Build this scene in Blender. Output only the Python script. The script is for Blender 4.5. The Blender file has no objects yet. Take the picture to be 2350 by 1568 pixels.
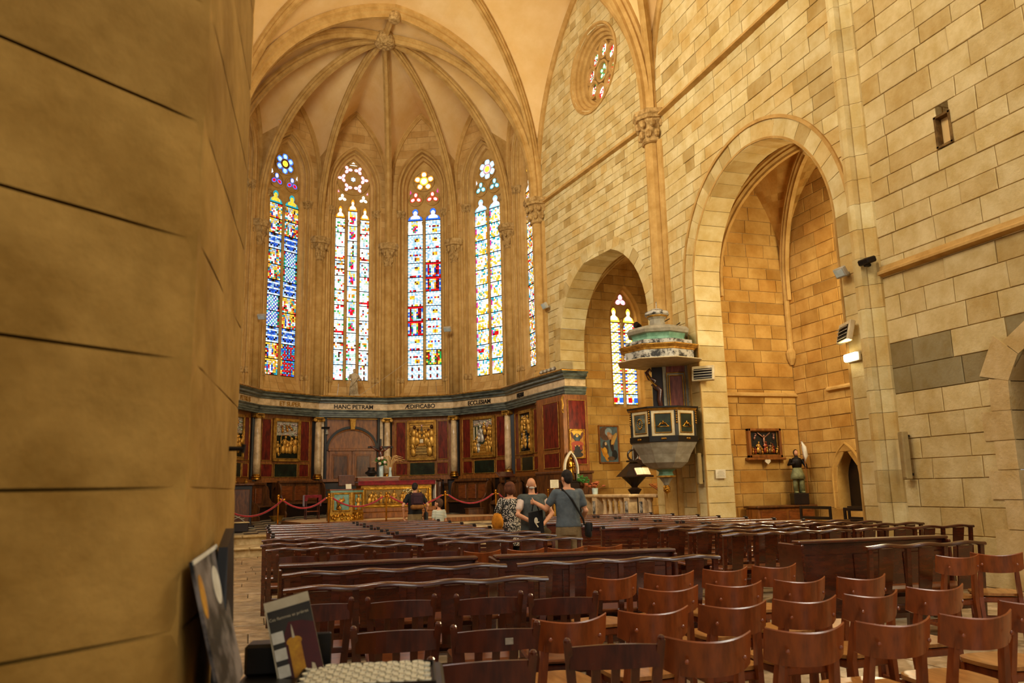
import bpy, math, random
from mathutils import Vector, Matrix, noise
V = Vector
random.seed(7)
PI = math.pi
scn = bpy.context.scene
COL = scn.collection

# ------------------------------------------------------------------ camera
CAM = V((0.0, 0.0, 1.5))
cd = bpy.data.cameras.new('camera'); cam = bpy.data.objects.new('camera', cd); COL.objects.link(cam)
cd.sensor_width = 36.0; cd.lens = 28.0; cd.clip_start = 0.05; cd.clip_end = 300
RT, DN, FW = V((0.951501, -0.306757, -0.023373)), V((0.033928, 0.180141, -0.983056)), V((0.305769, 0.934585, 0.181812))
cam.matrix_world = Matrix(((RT.x, -DN.x, -FW.x, CAM.x), (RT.y, -DN.y, -FW.y, CAM.y), (RT.z, -DN.z, -FW.z, CAM.z), (0, 0, 0, 1)))
cd.dof.use_dof = True; cd.dof.focus_distance = 11.0; cd.dof.aperture_fstop = 3.5
scn.camera = cam

# ------------------------------------------------------------------ daylight
w = bpy.data.worlds.new('daylight'); scn.world = w; w.use_nodes = True
bg = w.node_tree.nodes['Background']; bg.inputs[0].default_value = (1.0, 0.95, 0.86, 1); bg.inputs[1].default_value = 0.4
def area(name, loc, to, sx, sy, power, col=(1, .93, .8)):
    l = bpy.data.lights.new(name, 'AREA'); l.shape = 'RECTANGLE'; l.size = sx; l.size_y = sy; l.energy = power; l.color = col
    o = bpy.data.objects.new(name, l); COL.objects.link(o); o.location = loc
    o.rotation_euler = (V(to) - V(loc)).to_track_quat('-Z', 'Y').to_euler(); o['kind'] = 'helper'
    return o
# tall clear windows of the unseen north side, then added fill lights
area('north_window_daylight', (-1.6, 5.5, 11.5), (9.8, 14, 7.0), 2.4, 6.0, 600, (1, .95, .85))
area('north_window_daylight', (-1.6, 10.5, 11.8), (9.5, 20, 9.5), 2.6, 6.5, 1400, (1, .97, .84))
area('north_window_daylight', (-1.6, 15.0, 12.0), (6.0, 28, 14.0), 2.6, 6.0, 2200, (1, .97, .84))
area('chapel_fill_light', (11.5, 11.1, 5.6), (10.9, 16.2, 4.0), 1.2, 2.4, 210, (1, .88, .58))  # added to brighten the chapel and the arch jamb; no window built
area('south_fill_light', (9.6, 3.2, 10.5), (0, 4.5, 2.0), 2.2, 5.0, 650, (1, .97, .84))  # added out of view to lift the pier's right face and the chairs
area('west_fill_light', (6.5, -9.0, 8.5), (6.5, 20, 9.5), 6.0, 8.0, 450, (1, .95, .85))  # added soft fill from behind the camera; the west end has no window
scn.view_settings.view_transform = 'Standard'; scn.view_settings.look = 'None'
scn.view_settings.exposure = 0.13; scn.view_settings.gamma = 1.0; scn.view_settings.use_curve_mapping = False
cy = scn.cycles
cy.adaptive_threshold = .02; cy.max_bounces = 6; cy.diffuse_bounces = 4; cy.glossy_bounces = 3; cy.transmission_bounces = 4; cy.transparent_max_bounces = 8
cy.caustics_reflective = False; cy.caustics_refractive = False; cy.sample_clamp_indirect = 6.0

# ------------------------------------------------------------------ materials
def lin(c):
    if isinstance(c, str):
        c = [int(c[i:i + 2], 16) / 255 for i in (0, 2, 4)]
        return tuple(x / 12.92 if x <= .04045 else ((x + .055) / 1.055) ** 2.4 for x in c)
    return tuple(c[:3])
MATS = {}
def mat(name, c1, c2=None, rough=.6, metal=0., scale=5., stretch=(1, 1, 1), bump=0., bscale=None, isl=0., hues=None, spec=.4, coat=0., attr=None, detail=5, emit=0., mixr=(.35, .65), sheen=0.):
    """procedural surface: noise between two colours, optional per-piece variation, fine relief"""
    m = bpy.data.materials.new(name); m.use_nodes = True; MATS[name] = m
    nt = m.node_tree; N = nt.nodes; L = nt.links; b = N['Principled BSDF']
    b.inputs['Roughness'].default_value = rough; b.inputs['Metallic'].default_value = metal
    b.inputs['Specular IOR Level'].default_value = spec; b.inputs['Coat Weight'].default_value = coat; b.inputs['Coat Roughness'].default_value = .18
    if sheen: b.inputs['Sheen Weight'].default_value = sheen
    c1 = lin(c1); c2 = lin(c2) if c2 is not None else tuple(x * .72 for x in c1)
    tc = N.new('ShaderNodeTexCoord'); mp = N.new('ShaderNodeMapping'); mp.inputs['Scale'].default_value = stretch
    L.new(tc.outputs['Object'], mp.inputs['Vector'])
    nz = N.new('ShaderNodeTexNoise'); nz.inputs['Scale'].default_value = scale; nz.inputs['Detail'].default_value = detail; nz.inputs['Roughness'].default_value = .62
    L.new(mp.outputs[0], nz.inputs['Vector'])
    rp = N.new('ShaderNodeValToRGB'); L.new(nz.outputs['Fac'], rp.inputs[0])
    rp.color_ramp.elements[0].position = mixr[0]; rp.color_ramp.elements[1].position = mixr[1]
    rp.color_ramp.elements[0].color = c2 + (1,); rp.color_ramp.elements[1].color = c1 + (1,)
    out = rp.outputs[0]
    if attr:
        at = N.new('ShaderNodeVertexColor'); at.layer_name = attr
        mx = N.new('ShaderNodeMix'); mx.data_type = 'RGBA'; mx.blend_type = 'MULTIPLY'; mx.inputs[0].default_value = 1
        L.new(at.outputs[0], mx.inputs[6]); L.new(out, mx.inputs[7]); out = mx.outputs[2]
    if isl:
        ge = N.new('ShaderNodeNewGeometry'); oi = N.new('ShaderNodeObjectInfo')
        ad = N.new('ShaderNodeMath'); ad.operation = 'ADD'; L.new(ge.outputs['Random Per Island'], ad.inputs[0]); L.new(oi.outputs['Random'], ad.inputs[1])
        fr = N.new('ShaderNodeMath'); fr.operation = 'FRACT'; L.new(ad.outputs[0], fr.inputs[0])
        r2 = N.new('ShaderNodeValToRGB'); L.new(fr.outputs[0], r2.inputs[0])
        hs = hues or [(1 - isl, 1 - isl * 1.05, 1 - isl * 1.2), (1, 1, 1), (1 + isl * .5, 1 + isl * .5, 1 + isl * .5)]
        e = r2.color_ramp.elements
        while len(e) < len(hs): e.new(.5)
        for i, h in enumerate(hs): e[i].position = i / (len(hs) - 1); e[i].color = tuple(h) + (1,)
        mx = N.new('ShaderNodeMix'); mx.data_type = 'RGBA'; mx.blend_type = 'MULTIPLY'; mx.inputs[0].default_value = 1; mx.clamp_result = False
        L.new(out, mx.inputs[6]); L.new(r2.outputs[0], mx.inputs[7]); out = mx.outputs[2]
    L.new(out, b.inputs['Base Color'])
    if emit:
        L.new(out, b.inputs['Emission Color']); b.inputs['Emission Strength'].default_value = emit
    if bump:
        n2 = N.new('ShaderNodeTexNoise'); n2.inputs['Scale'].default_value = bscale or scale * 5; n2.inputs['Detail'].default_value = 4
        L.new(mp.outputs[0], n2.inputs['Vector'])
        bp = N.new('ShaderNodeBump'); bp.inputs['Strength'].default_value = bump; bp.inputs['Distance'].default_value = .02
        L.new(n2.outputs['Fac'], bp.inputs['Height']); L.new(bp.outputs[0], b.inputs['Normal'])
    return m
HUES = [(.70, .60, .44), (.90, .86, .78), (1.0, .98, .95), (1.05, 1.03, 1.0), (.93, .80, .60), (1.0, .97, .92), (1.1, 1.1, 1.08)]
mat('stone', 'dac894', 'c6ab6c', .88, scale=2.2, bump=.35, bscale=30, isl=.2, hues=HUES, spec=.2)
mat('stone_near', 'dac08c', 'c4a468', .88, scale=2.5, bump=.45, bscale=22, isl=.15, hues=[(.85, .77, .63), (.95, .93, .9), (1, 1, 1), (1.05, 1.04, 1.02)], spec=.2)
mat('stone_apse', 'd0a868', 'b98f4e', .88, scale=2.0, bump=.3, bscale=25, isl=.12, hues=[(.82, .74, .62), (.95, .93, .9), (1, 1, 1), (1.04, 1.03, 1)], spec=.2)
mat('stone_rib', 'c9a05c', 'b08644', .85, scale=3.0, bump=.25, bscale=25, spec=.2)
mat('stone_chapel', 'cfa45a', 'ad7f38', .9, scale=1.6, bump=.35, bscale=25, isl=.2, hues=HUES, spec=.2)
mat('mortar', 'c2a46a', '9c7c48', .95, scale=6, bump=.4, spec=.1)
mat('mortar_dark', '8a6a3c', '5e4424', .95, scale=6, bump=.4, spec=.1)
mat('plaster', 'f0cd90', 'e0b46c', .92, scale=.8, bump=.12, bscale=9, spec=.15, mixr=(.3, .75))
mat('carved', 'c8a365', '8d6a36', .85, scale=9, bump=.6, bscale=26, spec=.2)
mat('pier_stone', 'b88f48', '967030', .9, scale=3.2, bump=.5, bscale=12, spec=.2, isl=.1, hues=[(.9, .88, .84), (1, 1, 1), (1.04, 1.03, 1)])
mat('flag', 'c9ae86', '8f7650', .45, scale=5, bump=.25, isl=.2, hues=[(.72, .70, .68), (.95, .93, .9), (1.05, 1.03, 1), (.85, .78, .7)], spec=.5)
mat('floor_bed', '6b573b', '463622', .9, scale=8, bump=.3)
mat('step_stone', 'd8c193', 'a98d58', .6, scale=4, bump=.25, spec=.4)
mat('platform', 'e0c090', 'd0a870', .5, scale=3, spec=.4)
mat('tile_dark', '4b4438', '2f2a22', .35, scale=6, spec=.5)
mat('tile_light', 'b9a988', '9b8a68', .35, scale=6, spec=.5)
mat('wood', '6a2e12', '3a1507', .32, scale=3, stretch=(1, 1, 9), bump=.08, spec=.5, coat=.25)
mat('wood_pew', '5a260e', '3a1606', .24, scale=2.5, stretch=(2, 8, 8), bump=.05, spec=.55, coat=.9, isl=.12)
mat('wood_seat', '8a4a1e', '5a2a0e', .28, scale=2.5, stretch=(2, 8, 8), spec=.55, coat=.5)
mat('wood_chair', '95491a', '6e3210', .33, scale=3, stretch=(6, 6, 1.5), spec=.5, coat=.35, isl=.12)
mat('wood_chair_seat', 'c58a48', '96602a', .30, scale=2.5, stretch=(6, 1.2, 6), spec=.5, coat=.35, isl=.1)
mat('wood_dark_chair', '5a2610', '361508', .30, scale=3, stretch=(6, 6, 1.5), spec=.5, coat=.45, isl=.12)
mat('wood_panel', '9a5c22', '6a3a12', .42, scale=3, stretch=(5, 5, 1.2), spec=.45, coat=.2)
mat('wood_stall', '6e4018', '3c200a', .42, scale=3, stretch=(5, 5, 1.2), spec=.45, coat=.2)
mat('wood_black', '241308', '0f0804', .4, scale=4, spec=.45)
mat('red_marble', '7a2415', '3e0e08', .28, scale=4, stretch=(3, 3, .8), spec=.5)
mat('green_marble', '1f2a1c', '0d130c', .25, scale=5, spec=.5)
mat('grey_marble', '6d7264', '2e332c', .3, scale=4, stretch=(1, 1, 3), spec=.5)
mat('cream_marble', 'dcbd8c', 'a8865a', .28, scale=5, spec=.5, mixr=(.28, .6))
mat('gold', 'd9a441', '8a5a18', .33, 1.0, scale=9, bump=.3, bscale=30)
mat('gold_soft', 'c8963c', '8c5f1e', .45, .6, scale=8, bump=.25, bscale=30)
mat('brass', 'e0a640', 'c08022', .16, 1.0, scale=3)
mat('silver_relief', 'c9c0ac', '8b8270', .4, .3, scale=10, bump=.5, bscale=18)
mat('iron', '2a2018', '15100b', .5, .6, scale=8)
mat('lead', '1c1712', '0e0b08', .6, .3, scale=8)
mat('red_cloth', '8c0f18', '5e060c', .8, scale=9, sheen=.4)
mat('velvet_rope', 'b80c1e', '7c0612', .7, scale=20, sheen=.5)
mat('white_cloth', 'e9e0cc', 'd6cbb2', .85, scale=6)
mat('white_paper', 'e6dabd', 'd6c8a4', .8, scale=9)
mat('black_paint', '17130e', '0b0906', .4, scale=8)
mat('grey_plastic', 'b9b09a', 'a39a83', .45, scale=5)
mat('speaker', 'a99058', '94794a', .6, scale=5, bump=.1, bscale=80)
mat('glassware', 'c9d6d2', 'a9bab6', .08, scale=4, spec=.7)
mat('leaf', '3f7a2a', '24521a', .5, scale=8)
mat('dry_grass', 'd9b57a', 'b88a4c', .8, scale=12)
mat('petal', 'ecd9c4', 'd9b090', .6, scale=9)
mat('terracotta', 'b5653a', '93482a', .7, scale=9)
mat('statue_stone', 'cdb892', '9d8660', .75, scale=7, bump=.3, spec=.25)
mat('skin', 'd39a74', 'c0835c', .55, scale=9, spec=.35)
def glow(name, strength, attr='col'):
    m = bpy.data.materials.new(name); m.use_nodes = True; nt = m.node_tree; nt.nodes.clear(); MATS[name] = m
    o = nt.nodes.new('ShaderNodeOutputMaterial'); e = nt.nodes.new('ShaderNodeEmission'); e.inputs[1].default_value = strength
    a = nt.nodes.new('ShaderNodeVertexColor'); a.layer_name = attr
    tc = nt.nodes.new('ShaderNodeTexCoord'); nz = nt.nodes.new('ShaderNodeTexNoise'); nz.inputs['Scale'].default_value = 14; nz.inputs['Detail'].default_value = 3
    mr = nt.nodes.new('ShaderNodeMapRange'); mr.inputs['From Min'].default_value = .3; mr.inputs['From Max'].default_value = .7; mr.inputs['To Min'].default_value = .6; mr.inputs['To Max'].default_value = 1.25
    nt.links.new(tc.outputs['Object'], nz.inputs['Vector']); nt.links.new(nz.outputs['Fac'], mr.inputs['Value'])
    mx = nt.nodes.new('ShaderNodeMix'); mx.data_type = 'RGBA'; mx.blend_type = 'MULTIPLY'; mx.inputs[0].default_value = 1; mx.clamp_result = False
    nt.links.new(a.outputs[0], mx.inputs[6]); nt.links.new(mr.outputs[0], mx.inputs[7])
    nt.links.new(mx.outputs[2], e.inputs[0]); nt.links.new(e.outputs[0], o.inputs[0])
    return m
glow('stained_glass', 1.35)
glow('lamp_glow', 9.0)
mat('painted', (1, 1, 1), (.62, .62, .62), .5, scale=8, attr='col', bump=.2, bscale=30)
mat('gilded', (1, 1, 1), (.6, .58, .55), .38, .55, scale=9, attr='col', bump=.3, bscale=30)
mat('cloth_col', (1, 1, 1), (.75, .75, .75), .85, scale=14, attr='col', bump=.25, bscale=20)

# ------------------------------------------------------------------ mesh helpers
def circ(n, r=1., a0=0., a1=2 * PI, closed=True):
    return [(r * math.cos(a0 + (a1 - a0) * i / (n if closed else n - 1)), r * math.sin(a0 + (a1 - a0) * i / (n if closed else n - 1))) for i in range(n)]
class MB:
    def __init__(s, M=None): s.v = []; s.f = []; s.c = []; s.M = M; s.col = None
    def add(s, vs, fs):
        n = len(s.v)
        s.v += [(s.M @ V(p)) if s.M is not None else V(p) for p in vs]
        for f in fs: s.f.append(tuple(i + n for i in f)); s.c.append(s.col)
        return s
    def box(s, c, d, R=None):
        x, y, z = d[0] / 2, d[1] / 2, d[2] / 2
        P = [V((a, b, e)) for e in (-z, z) for b in (-y, y) for a in (-x, x)]
        if R is not None: P = [R @ p for p in P]
        return s.add([p + V(c) for p in P], [(0, 2, 3, 1), (4, 5, 7, 6), (0, 1, 5, 4), (2, 6, 7, 3), (0, 4, 6, 2), (1, 3, 7, 5)])
    def bbox(s, c, d, b=.01, R=None):
        """box with chamfered edges"""
        x, y, z = d[0] / 2, d[1] / 2, d[2] / 2; b = min(b, x * .9, y * .9, z * .9)
        P = []
        for sx in (-1, 1):
            for sy in (-1, 1):
                for sz in (-1, 1):
                    P += [V((sx * (x - b), sy * (y - b), sz * z)), V((sx * (x - b), sy * y, sz * (z - b))), V((sx * x, sy * (y - b), sz * (z - b)))]
        if R is not None: P = [R @ p for p in P]
        i = lambda sx, sy, sz, k: ((sx > 0) * 4 + (sy > 0) * 2 + (sz > 0)) * 3 + k
        F = []
        for sg in (-1, 1):
            F.append([i(-1, -1, sg, 0), i(1, -1, sg, 0), i(1, 1, sg, 0), i(-1, 1, sg, 0)][::sg])
            F.append([i(-1, sg, -1, 1), i(1, sg, -1, 1), i(1, sg, 1, 1), i(-1, sg, 1, 1)][::-sg])
            F.append([i(sg, -1, -1, 2), i(sg, 1, -1, 2), i(sg, 1, 1, 2), i(sg, -1, 1, 2)][::sg])
        for a in (-1, 1):
            for c_ in (-1, 1):
                F.append([i(-1, a, c_, 0), i(-1, a, c_, 1), i(1, a, c_, 1), i(1, a, c_, 0)][::-a * c_])
                F.append([i(a, -1, c_, 0), i(a, -1, c_, 2), i(a, 1, c_, 2), i(a, 1, c_, 0)][::a * c_])
                F.append([i(a, c_, -1, 1), i(a, c_, -1, 2), i(a, c_, 1, 2), i(a, c_, 1, 1)][::-a * c_])
        for sx in (-1, 1):
            for sy in (-1, 1):
                for sz in (-1, 1): F.append([i(sx, sy, sz, 0), i(sx, sy, sz, 1), i(sx, sy, sz, 2)][::-sx * sy * sz])
        return s.add([p + V(c) for p in P], [tuple(f) for f in F])
    def hexa(s, P): return s.add(P, [(3, 2, 1, 0), (4, 5, 6, 7), (0, 1, 5, 4), (1, 2, 6, 5), (2, 3, 7, 6), (3, 0, 4, 7)])
    def prism(s, poly, O, U, W, D):
        """polygon (u,w) in the plane O,U,W pushed along D"""
        O, U, W, D = V(O), V(U), V(W), V(D); n = len(poly)
        a = [O + U * p[0] + W * p[1] for p in poly]
        return s.add(a + [p + D for p in a], [tuple(range(n))[::-1], tuple(range(n, 2 * n))] + [(i, (i + 1) % n, n + (i + 1) % n, n + i) for i in range(n)])
    def face(s, pts): return s.add(pts, [tuple(range(len(pts)))])
    def lathe(s, prof, c=(0, 0, 0), n=16, sx=1., sy=1., M=None, a0=0., cap=True):
        c = V(c); P = []
        for r, z in prof:
            for i in range(n):
                a = a0 + 2 * PI * i / n; p = V((r * math.cos(a) * sx, r * math.sin(a) * sy, z))
                P.append((M @ p if M is not None else p) + c)
        F = [(j * n + i, j * n + (i + 1) % n, (j + 1) * n + (i + 1) % n, (j + 1) * n + i) for j in range(len(prof) - 1) for i in range(n)]
        if cap: F += [tuple(range(n))[::-1], tuple(range((len(prof) - 1) * n, len(prof) * n))]
        return s.add(P, F)
    def ball(s, c, r, n=10, m=6, R=None):
        if not isinstance(r, (tuple, list)): r = (r, r, r)
        prof = [(max(math.sin(PI * j / m), .02), -math.cos(PI * j / m)) for j in range(m + 1)]
        M = Matrix.Diagonal(V(r)); M = (R @ M) if R is not None else M
        return s.lathe(prof, c, n, M=M)
    def sweep(s, prof, pts, ups=None, closed=False, cap=True, scl=None, pclosed=True):
        """profile (a,b) carried along pts; b along the up vector, a sideways"""
        pts = [V(p) for p in pts]; n = len(prof); m = len(pts); P = []
        for i, p in enumerate(pts):
            q0 = pts[(i - 1) % m] if (closed or i > 0) else p; q1 = pts[(i + 1) % m] if (closed or i < m - 1) else p
            T = (q1 - q0).normalized()
            up = V(ups[i]) if isinstance(ups, list) else V(ups if ups is not None else (0, 0, 1))
            if abs(T.dot(up)) > .98 and ups is None: up = V((0, 1, 0))
            S = T.cross(up).normalized(); U = S.cross(T).normalized(); k = scl[i] if scl else 1.
            P += [p + S * (a * k) + U * (b * k) for a, b in prof]
        F = []
        for i in range(m if closed else m - 1):
            j = (i + 1) % m
            for e in range(n if pclosed else n - 1): g = (e + 1) % n; F.append((i * n + e, i * n + g, j * n + g, j * n + e))
        if not closed and cap and pclosed: F += [tuple(range(n))[::-1], tuple(range((m - 1) * n, m * n))]
        return s.add(P, F)
    def tube(s, pts, r, n=8, up=None):
        sc = None
        if isinstance(r, (list, tuple)): sc = list(r); r = 1.
        return s.sweep(circ(n, r), pts, up, scl=sc)
    def obj(s, name, m, parent=None, smooth=False, label=None):
        me = bpy.data.meshes.new(name); me.from_pydata([tuple(p) for p in s.v], [], s.f); me.update()
        if any(c is not None for c in s.c):
            at = me.color_attributes.new('col', 'FLOAT_COLOR', 'CORNER'); d = []
            for f, c in zip(s.f, s.c): d += (list(c or (1, 1, 1))[:3] + [1.]) * len(f)
            at.data.foreach_set('color', d)
        if smooth: me.polygons.foreach_set('use_smooth', [True] * len(me.polygons)); me.update()
        o = bpy.data.objects.new(name, me); COL.objects.link(o)
        if m: me.materials.append(MATS[m])
        if parent is not None: o.parent = parent
        if label: o['label'] = label
        return o
def smooth_by_angle(o, deg=40):
    me = o.data
    me.polygons.foreach_set('use_smooth', [True] * len(me.polygons))
    try: me.set_sharp_from_angle(angle=math.radians(deg))
    except Exception: pass
    return o
def tag(o, label=None, cat=None, group=None, kind=None):
    if label: o['label'] = label
    if cat: o['category'] = cat
    if group: o['group'] = group
    if kind: o['kind'] = kind
    return o
def thing(name, label, cat, loc=(0, 0, 0), rz=0., group=None):
    o = bpy.data.objects.new(name, None); COL.objects.link(o); o.location = loc; o.rotation_euler = (0, 0, rz); o.empty_display_size = .1
    return tag(o, label, cat, group)
def struct(o, label=None, cat=None): return tag(o, label, cat, None, 'structure')
def copy_tree(o, parent=None):
    c = o.copy(); COL.objects.link(c); c.parent = parent
    for ch in o.children: copy_tree(ch, c)
    return c
def smoothstep(x): x = max(0., min(1., x)); return x * x * (3 - 2 * x)
def rz(a): return Matrix.Rotation(a, 3, 'Z')
def frame(O, U, N):
    """4x4 of a wall frame: x along U, y along N (towards the viewer), z up"""
    U, N = V(U), V(N)
    return Matrix(((U.x, N.x, 0, O[0]), (U.y, N.y, 0, O[1]), (0, 0, 1, O[2] if len(O) > 2 else 0), (0, 0, 0, 1)))

# ================================================================== the building
AX, AY, AR, AL = 3.88, 25.2, 5.24, 10.88          # apse centre, radius, angle of a vertex
A0 = V((AX, AY, 0)); AH = math.radians(AL - 15)
AXD = V((math.sin(AH), math.cos(AH), 0)); LAT = V((math.cos(AH), -math.sin(AH), 0))    # church axis (east) and its right-hand side
Z = V((0, 0, 1))
def vtx(k, R=AR, z=0.):
    a = math.radians(AL + 30 * (k - 2)); return V((AX + R * math.sin(a), AY + R * math.cos(a), z))
def bay(k):
    a = math.radians(AL + 30 * (k - 1.5)); n = V((math.sin(a), math.cos(a), 0)); t = V((math.cos(a), -math.sin(a), 0)); return n, t
def mirror(p):
    d = V((p[0], p[1], 0)) - A0; s = d.dot(LAT); q = V((p[0], p[1], p[2] if len(p) > 2 else 0)) - LAT * (2 * s); return q
AP = AR * math.cos(math.radians(15)); SPR = 11.1
C5 = vtx(5); CM2 = vtx(-2); SH = V((9.8, 17.45, 0)); SHL = V((-1.25, 16.6, 0)); P2 = V((9.8, 3.0, 0)); P2L = V((-1.9, 3.0, 0))
D1 = (SH - C5).normalized(); N1 = V((D1.y, -D1.x, 0)); N1 = N1 if N1.x < 0 else -N1      # chancel wall: along, and towards the nave
def inview(p):
    d = V(p) - CAM; z = d.dot(FW)
    if z < .1: return None
    return d.dot(RT) / z * 1828 + 1175, d.dot(DN) / z * 1828 + 784, d.length

class Arch:
    def __init__(s, c, hw, sp, zb, rise=None):
        s.c, s.hw, s.sp, s.zb = c, hw, sp, zb; rise = rise or hw
        s.rho = (hw * hw + rise * rise) / (2 * hw); s.top = sp + rise
    def half(s, z):
        if z < s.zb - 1e-6 or z > s.top: return None
        if z <= s.sp: return s.hw
        return math.sqrt(max(0, s.rho ** 2 - (z - s.sp) ** 2)) - (s.rho - s.hw)
    def iv(s, z):
        h = s.half(z); return None if h is None else (s.c - h, s.c + h)
    def path(s, n=12, jn=1):
        L = [(s.c - s.hw, s.zb + (s.sp - s.zb) * i / jn) for i in range(jn)]
        am = math.atan2(s.top - s.sp, s.rho - s.hw)
        arc = [(s.c - s.hw + s.rho - s.rho * math.cos(am * i / n), s.sp + s.rho * math.sin(am * i / n)) for i in range(n + 1)]
        return L + arc + [(2 * s.c - u, z) for u, z in reversed(L + arc[:-1])]
class Hole:
    def __init__(s, c, zc, r): s.c, s.zc, s.r = c, zc, r
    def iv(s, z):
        d = s.r ** 2 - (z - s.zc) ** 2; return None if d <= 0 else (s.c - math.sqrt(d), s.c + math.sqrt(d))
    def path(s, n=32): return [(s.c + s.r * math.sin(2 * PI * i / n), s.zc + s.r * math.cos(2 * PI * i / n)) for i in range(n)]
class Rect:
    def __init__(s, u0, u1, z0, z1): s.u0, s.u1, s.z0, s.z1 = u0, u1, z0, z1
    def iv(s, z): return (s.u0, s.u1) if s.z0 - 1e-6 <= z <= s.z1 else None

def offs(path, closed=False):
    """outward (left of travel) mitred normals of a path in the wall plane"""
    m = len(path); R = []
    for i in range(m):
        a = path[(i - 1) % m] if closed or i else path[i]; b = path[i]; c = path[(i + 1) % m] if closed or i < m - 1 else path[i]
        def nn(p, q):
            d = V((q[0] - p[0], q[1] - p[1])); return V((-d.y, d.x)).normalized() if d.length > 1e-9 else None
        n1, n2 = nn(a, b), nn(b, c); n1 = n1 or n2; n2 = n2 or n1; s = (n1 + n2)
        s = s.normalized() if s.length > 1e-6 else n1
        R.append(s / max(.35, s.dot(n1)))
    return R
def arch_sweep(mb, path, prof, closed=False, pclosed=False):
    """profile points (offset outwards, depth towards viewer) along a path; mb.M is the wall frame"""
    nm = offs(path, closed); n = len(prof); m = len(path)
    P = [(p[0] + q.x * a, d, p[1] + q.y * a) for p, q in zip(path, nm) for a, d in prof]
    F = []
    for i in range(m if closed else m - 1):
        j = (i + 1) % m
        for e in range(n if pclosed else n - 1): g = (e + 1) % n; F.append((i * n + e, i * n + g, j * n + g, j * n + e))
    return mb.add(P, F)
def roll(a, d, r, n=8): return [(a + r * math.cos(2 * PI * i / n), d + r * math.sin(2 * PI * i / n)) for i in range(n)]

def stone_block(mb, M, q, proud, ch=.012, back=-.02):
    """q: four (u,z) corners, counter-clockwise"""
    cu = sum(p[0] for p in q) / 4; cz = sum(p[1] for p in q) / 4
    ins = []
    for u, z in q:
        du, dz = cu - u, cz - z; l = math.hypot(du, dz) or 1; ins.append((u + du / l * ch * 1.4, z + dz / l * ch * 1.4))
    P = [(u, back, z) for u, z in q] + [(u, proud - ch * .7, z) for u, z in q] + [(u, proud, z) for u, z in ins]
    P = [M @ V(p) for p in P]
    mb.add(P, [(0, 1, 5, 4), (1, 2, 6, 5), (2, 3, 7, 6), (3, 0, 4, 7), (4, 5, 9, 8), (5, 6, 10, 9), (6, 7, 11, 10), (7, 4, 8, 11), (8, 9, 10, 11)])
def lay(stones, parent, M, material, limit, rnd, pr=(.0, .016), ch=.012, name='stone', tint=None):
    """stones: quads. The largest in the picture become objects of their own, the rest one mesh."""
    R = []
    for q in stones:
        c = M @ V((sum(p[0] for p in q) / 4, 0, sum(p[1] for p in q) / 4)); iv = inview(c)
        ar = abs((q[1][0] - q[0][0]) * (q[2][1] - q[1][1]))
        w_ = ar / iv[2] ** 2 if iv and -60 < iv[0] < 2410 and -60 < iv[1] < 1630 else ar * 1e-6
        R.append((w_, q))
    R.sort(key=lambda t: -t[0])
    rest = MB()
    for i, (w_, q) in enumerate(R):
        mb = MB() if i < limit and w_ > 2e-5 else rest
        if tint: mb.col = tint((sum(p[0] for p in q) / 4, sum(p[1] for p in q) / 4))
        stone_block(mb, M, q, rnd.uniform(*pr), ch)
        if mb is not rest: mb.obj(name, material, parent)
    if rest.v: tag(rest.obj(name + '_field', material, parent), kind='stuff')
def ashlar(parent_name, M, u0, u1, z0, z1, ch, ln, ops, material, seed, limit=300, mortar='mortar', label=None, gap=.007, pr=(0., .016), chm=.012, tint=None, parent=None):
    rnd = random.Random(seed); mor = MB(M); S = []; z = z0; row = 0
    while z < z1 - .01:
        zt = min(z1, z + rnd.uniform(*ch)); zt = z1 if z1 - zt < ch[0] * .5 else zt; zm = (z + zt) / 2
        ivs = [(u0, u0, u1, u1)]
        for op in ops:
            m_ = op.iv(zm)
            if m_ is None: continue
            b = op.iv(z) or m_; t = op.iv(zt) or ((m_[0] + m_[1]) / 2,) * 2; nw = []
            if isinstance(op, Rect): b = t = m_
            for Lb, Lt, Rb, Rt in ivs:
                if m_[1] <= (Lb + Lt) / 2 or m_[0] >= (Rb + Rt) / 2: nw.append((Lb, Lt, Rb, Rt)); continue
                if m_[0] > (Lb + Lt) / 2 + .03: nw.append((Lb, Lt, b[0], t[0]))
                if m_[1] < (Rb + Rt) / 2 - .03: nw.append((b[1], t[1], Rb, Rt))
            ivs = nw
        for Lb, Lt, Rb, Rt in ivs:
            mor.face([(Lb, -.012, z), (Rb, -.012, z), (Rt, -.012, zt), (Lt, -.012, zt)])
            cuts = [(Lb, Lt)]; u = max(Lb, Lt); end = min(Rb, Rt); first = True
            while True:
                l = rnd.uniform(*ln) * (rnd.uniform(.45, .9) if first else 1); first = False
                if u + l > end - ln[0] * .55: break
                u += l; j = rnd.uniform(-.006, .006); cuts.append((u + j, u - j))
            cuts.append((Rb, Rt))
            for (a, b), (c, d) in zip(cuts, cuts[1:]):
                S.append([(a + gap, z + gap), (c - gap, z + gap), (d - gap, zt - gap), (b + gap, zt - gap)])
        z = zt; row += 1
    if parent is None:
        parent = mor.obj(parent_name, mortar); struct(parent, label)
    else: mor.obj(parent_name, mortar, parent)
    lay(S, parent, M, material, limit, rnd, pr, chm, tint=tint)
    return parent
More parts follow.
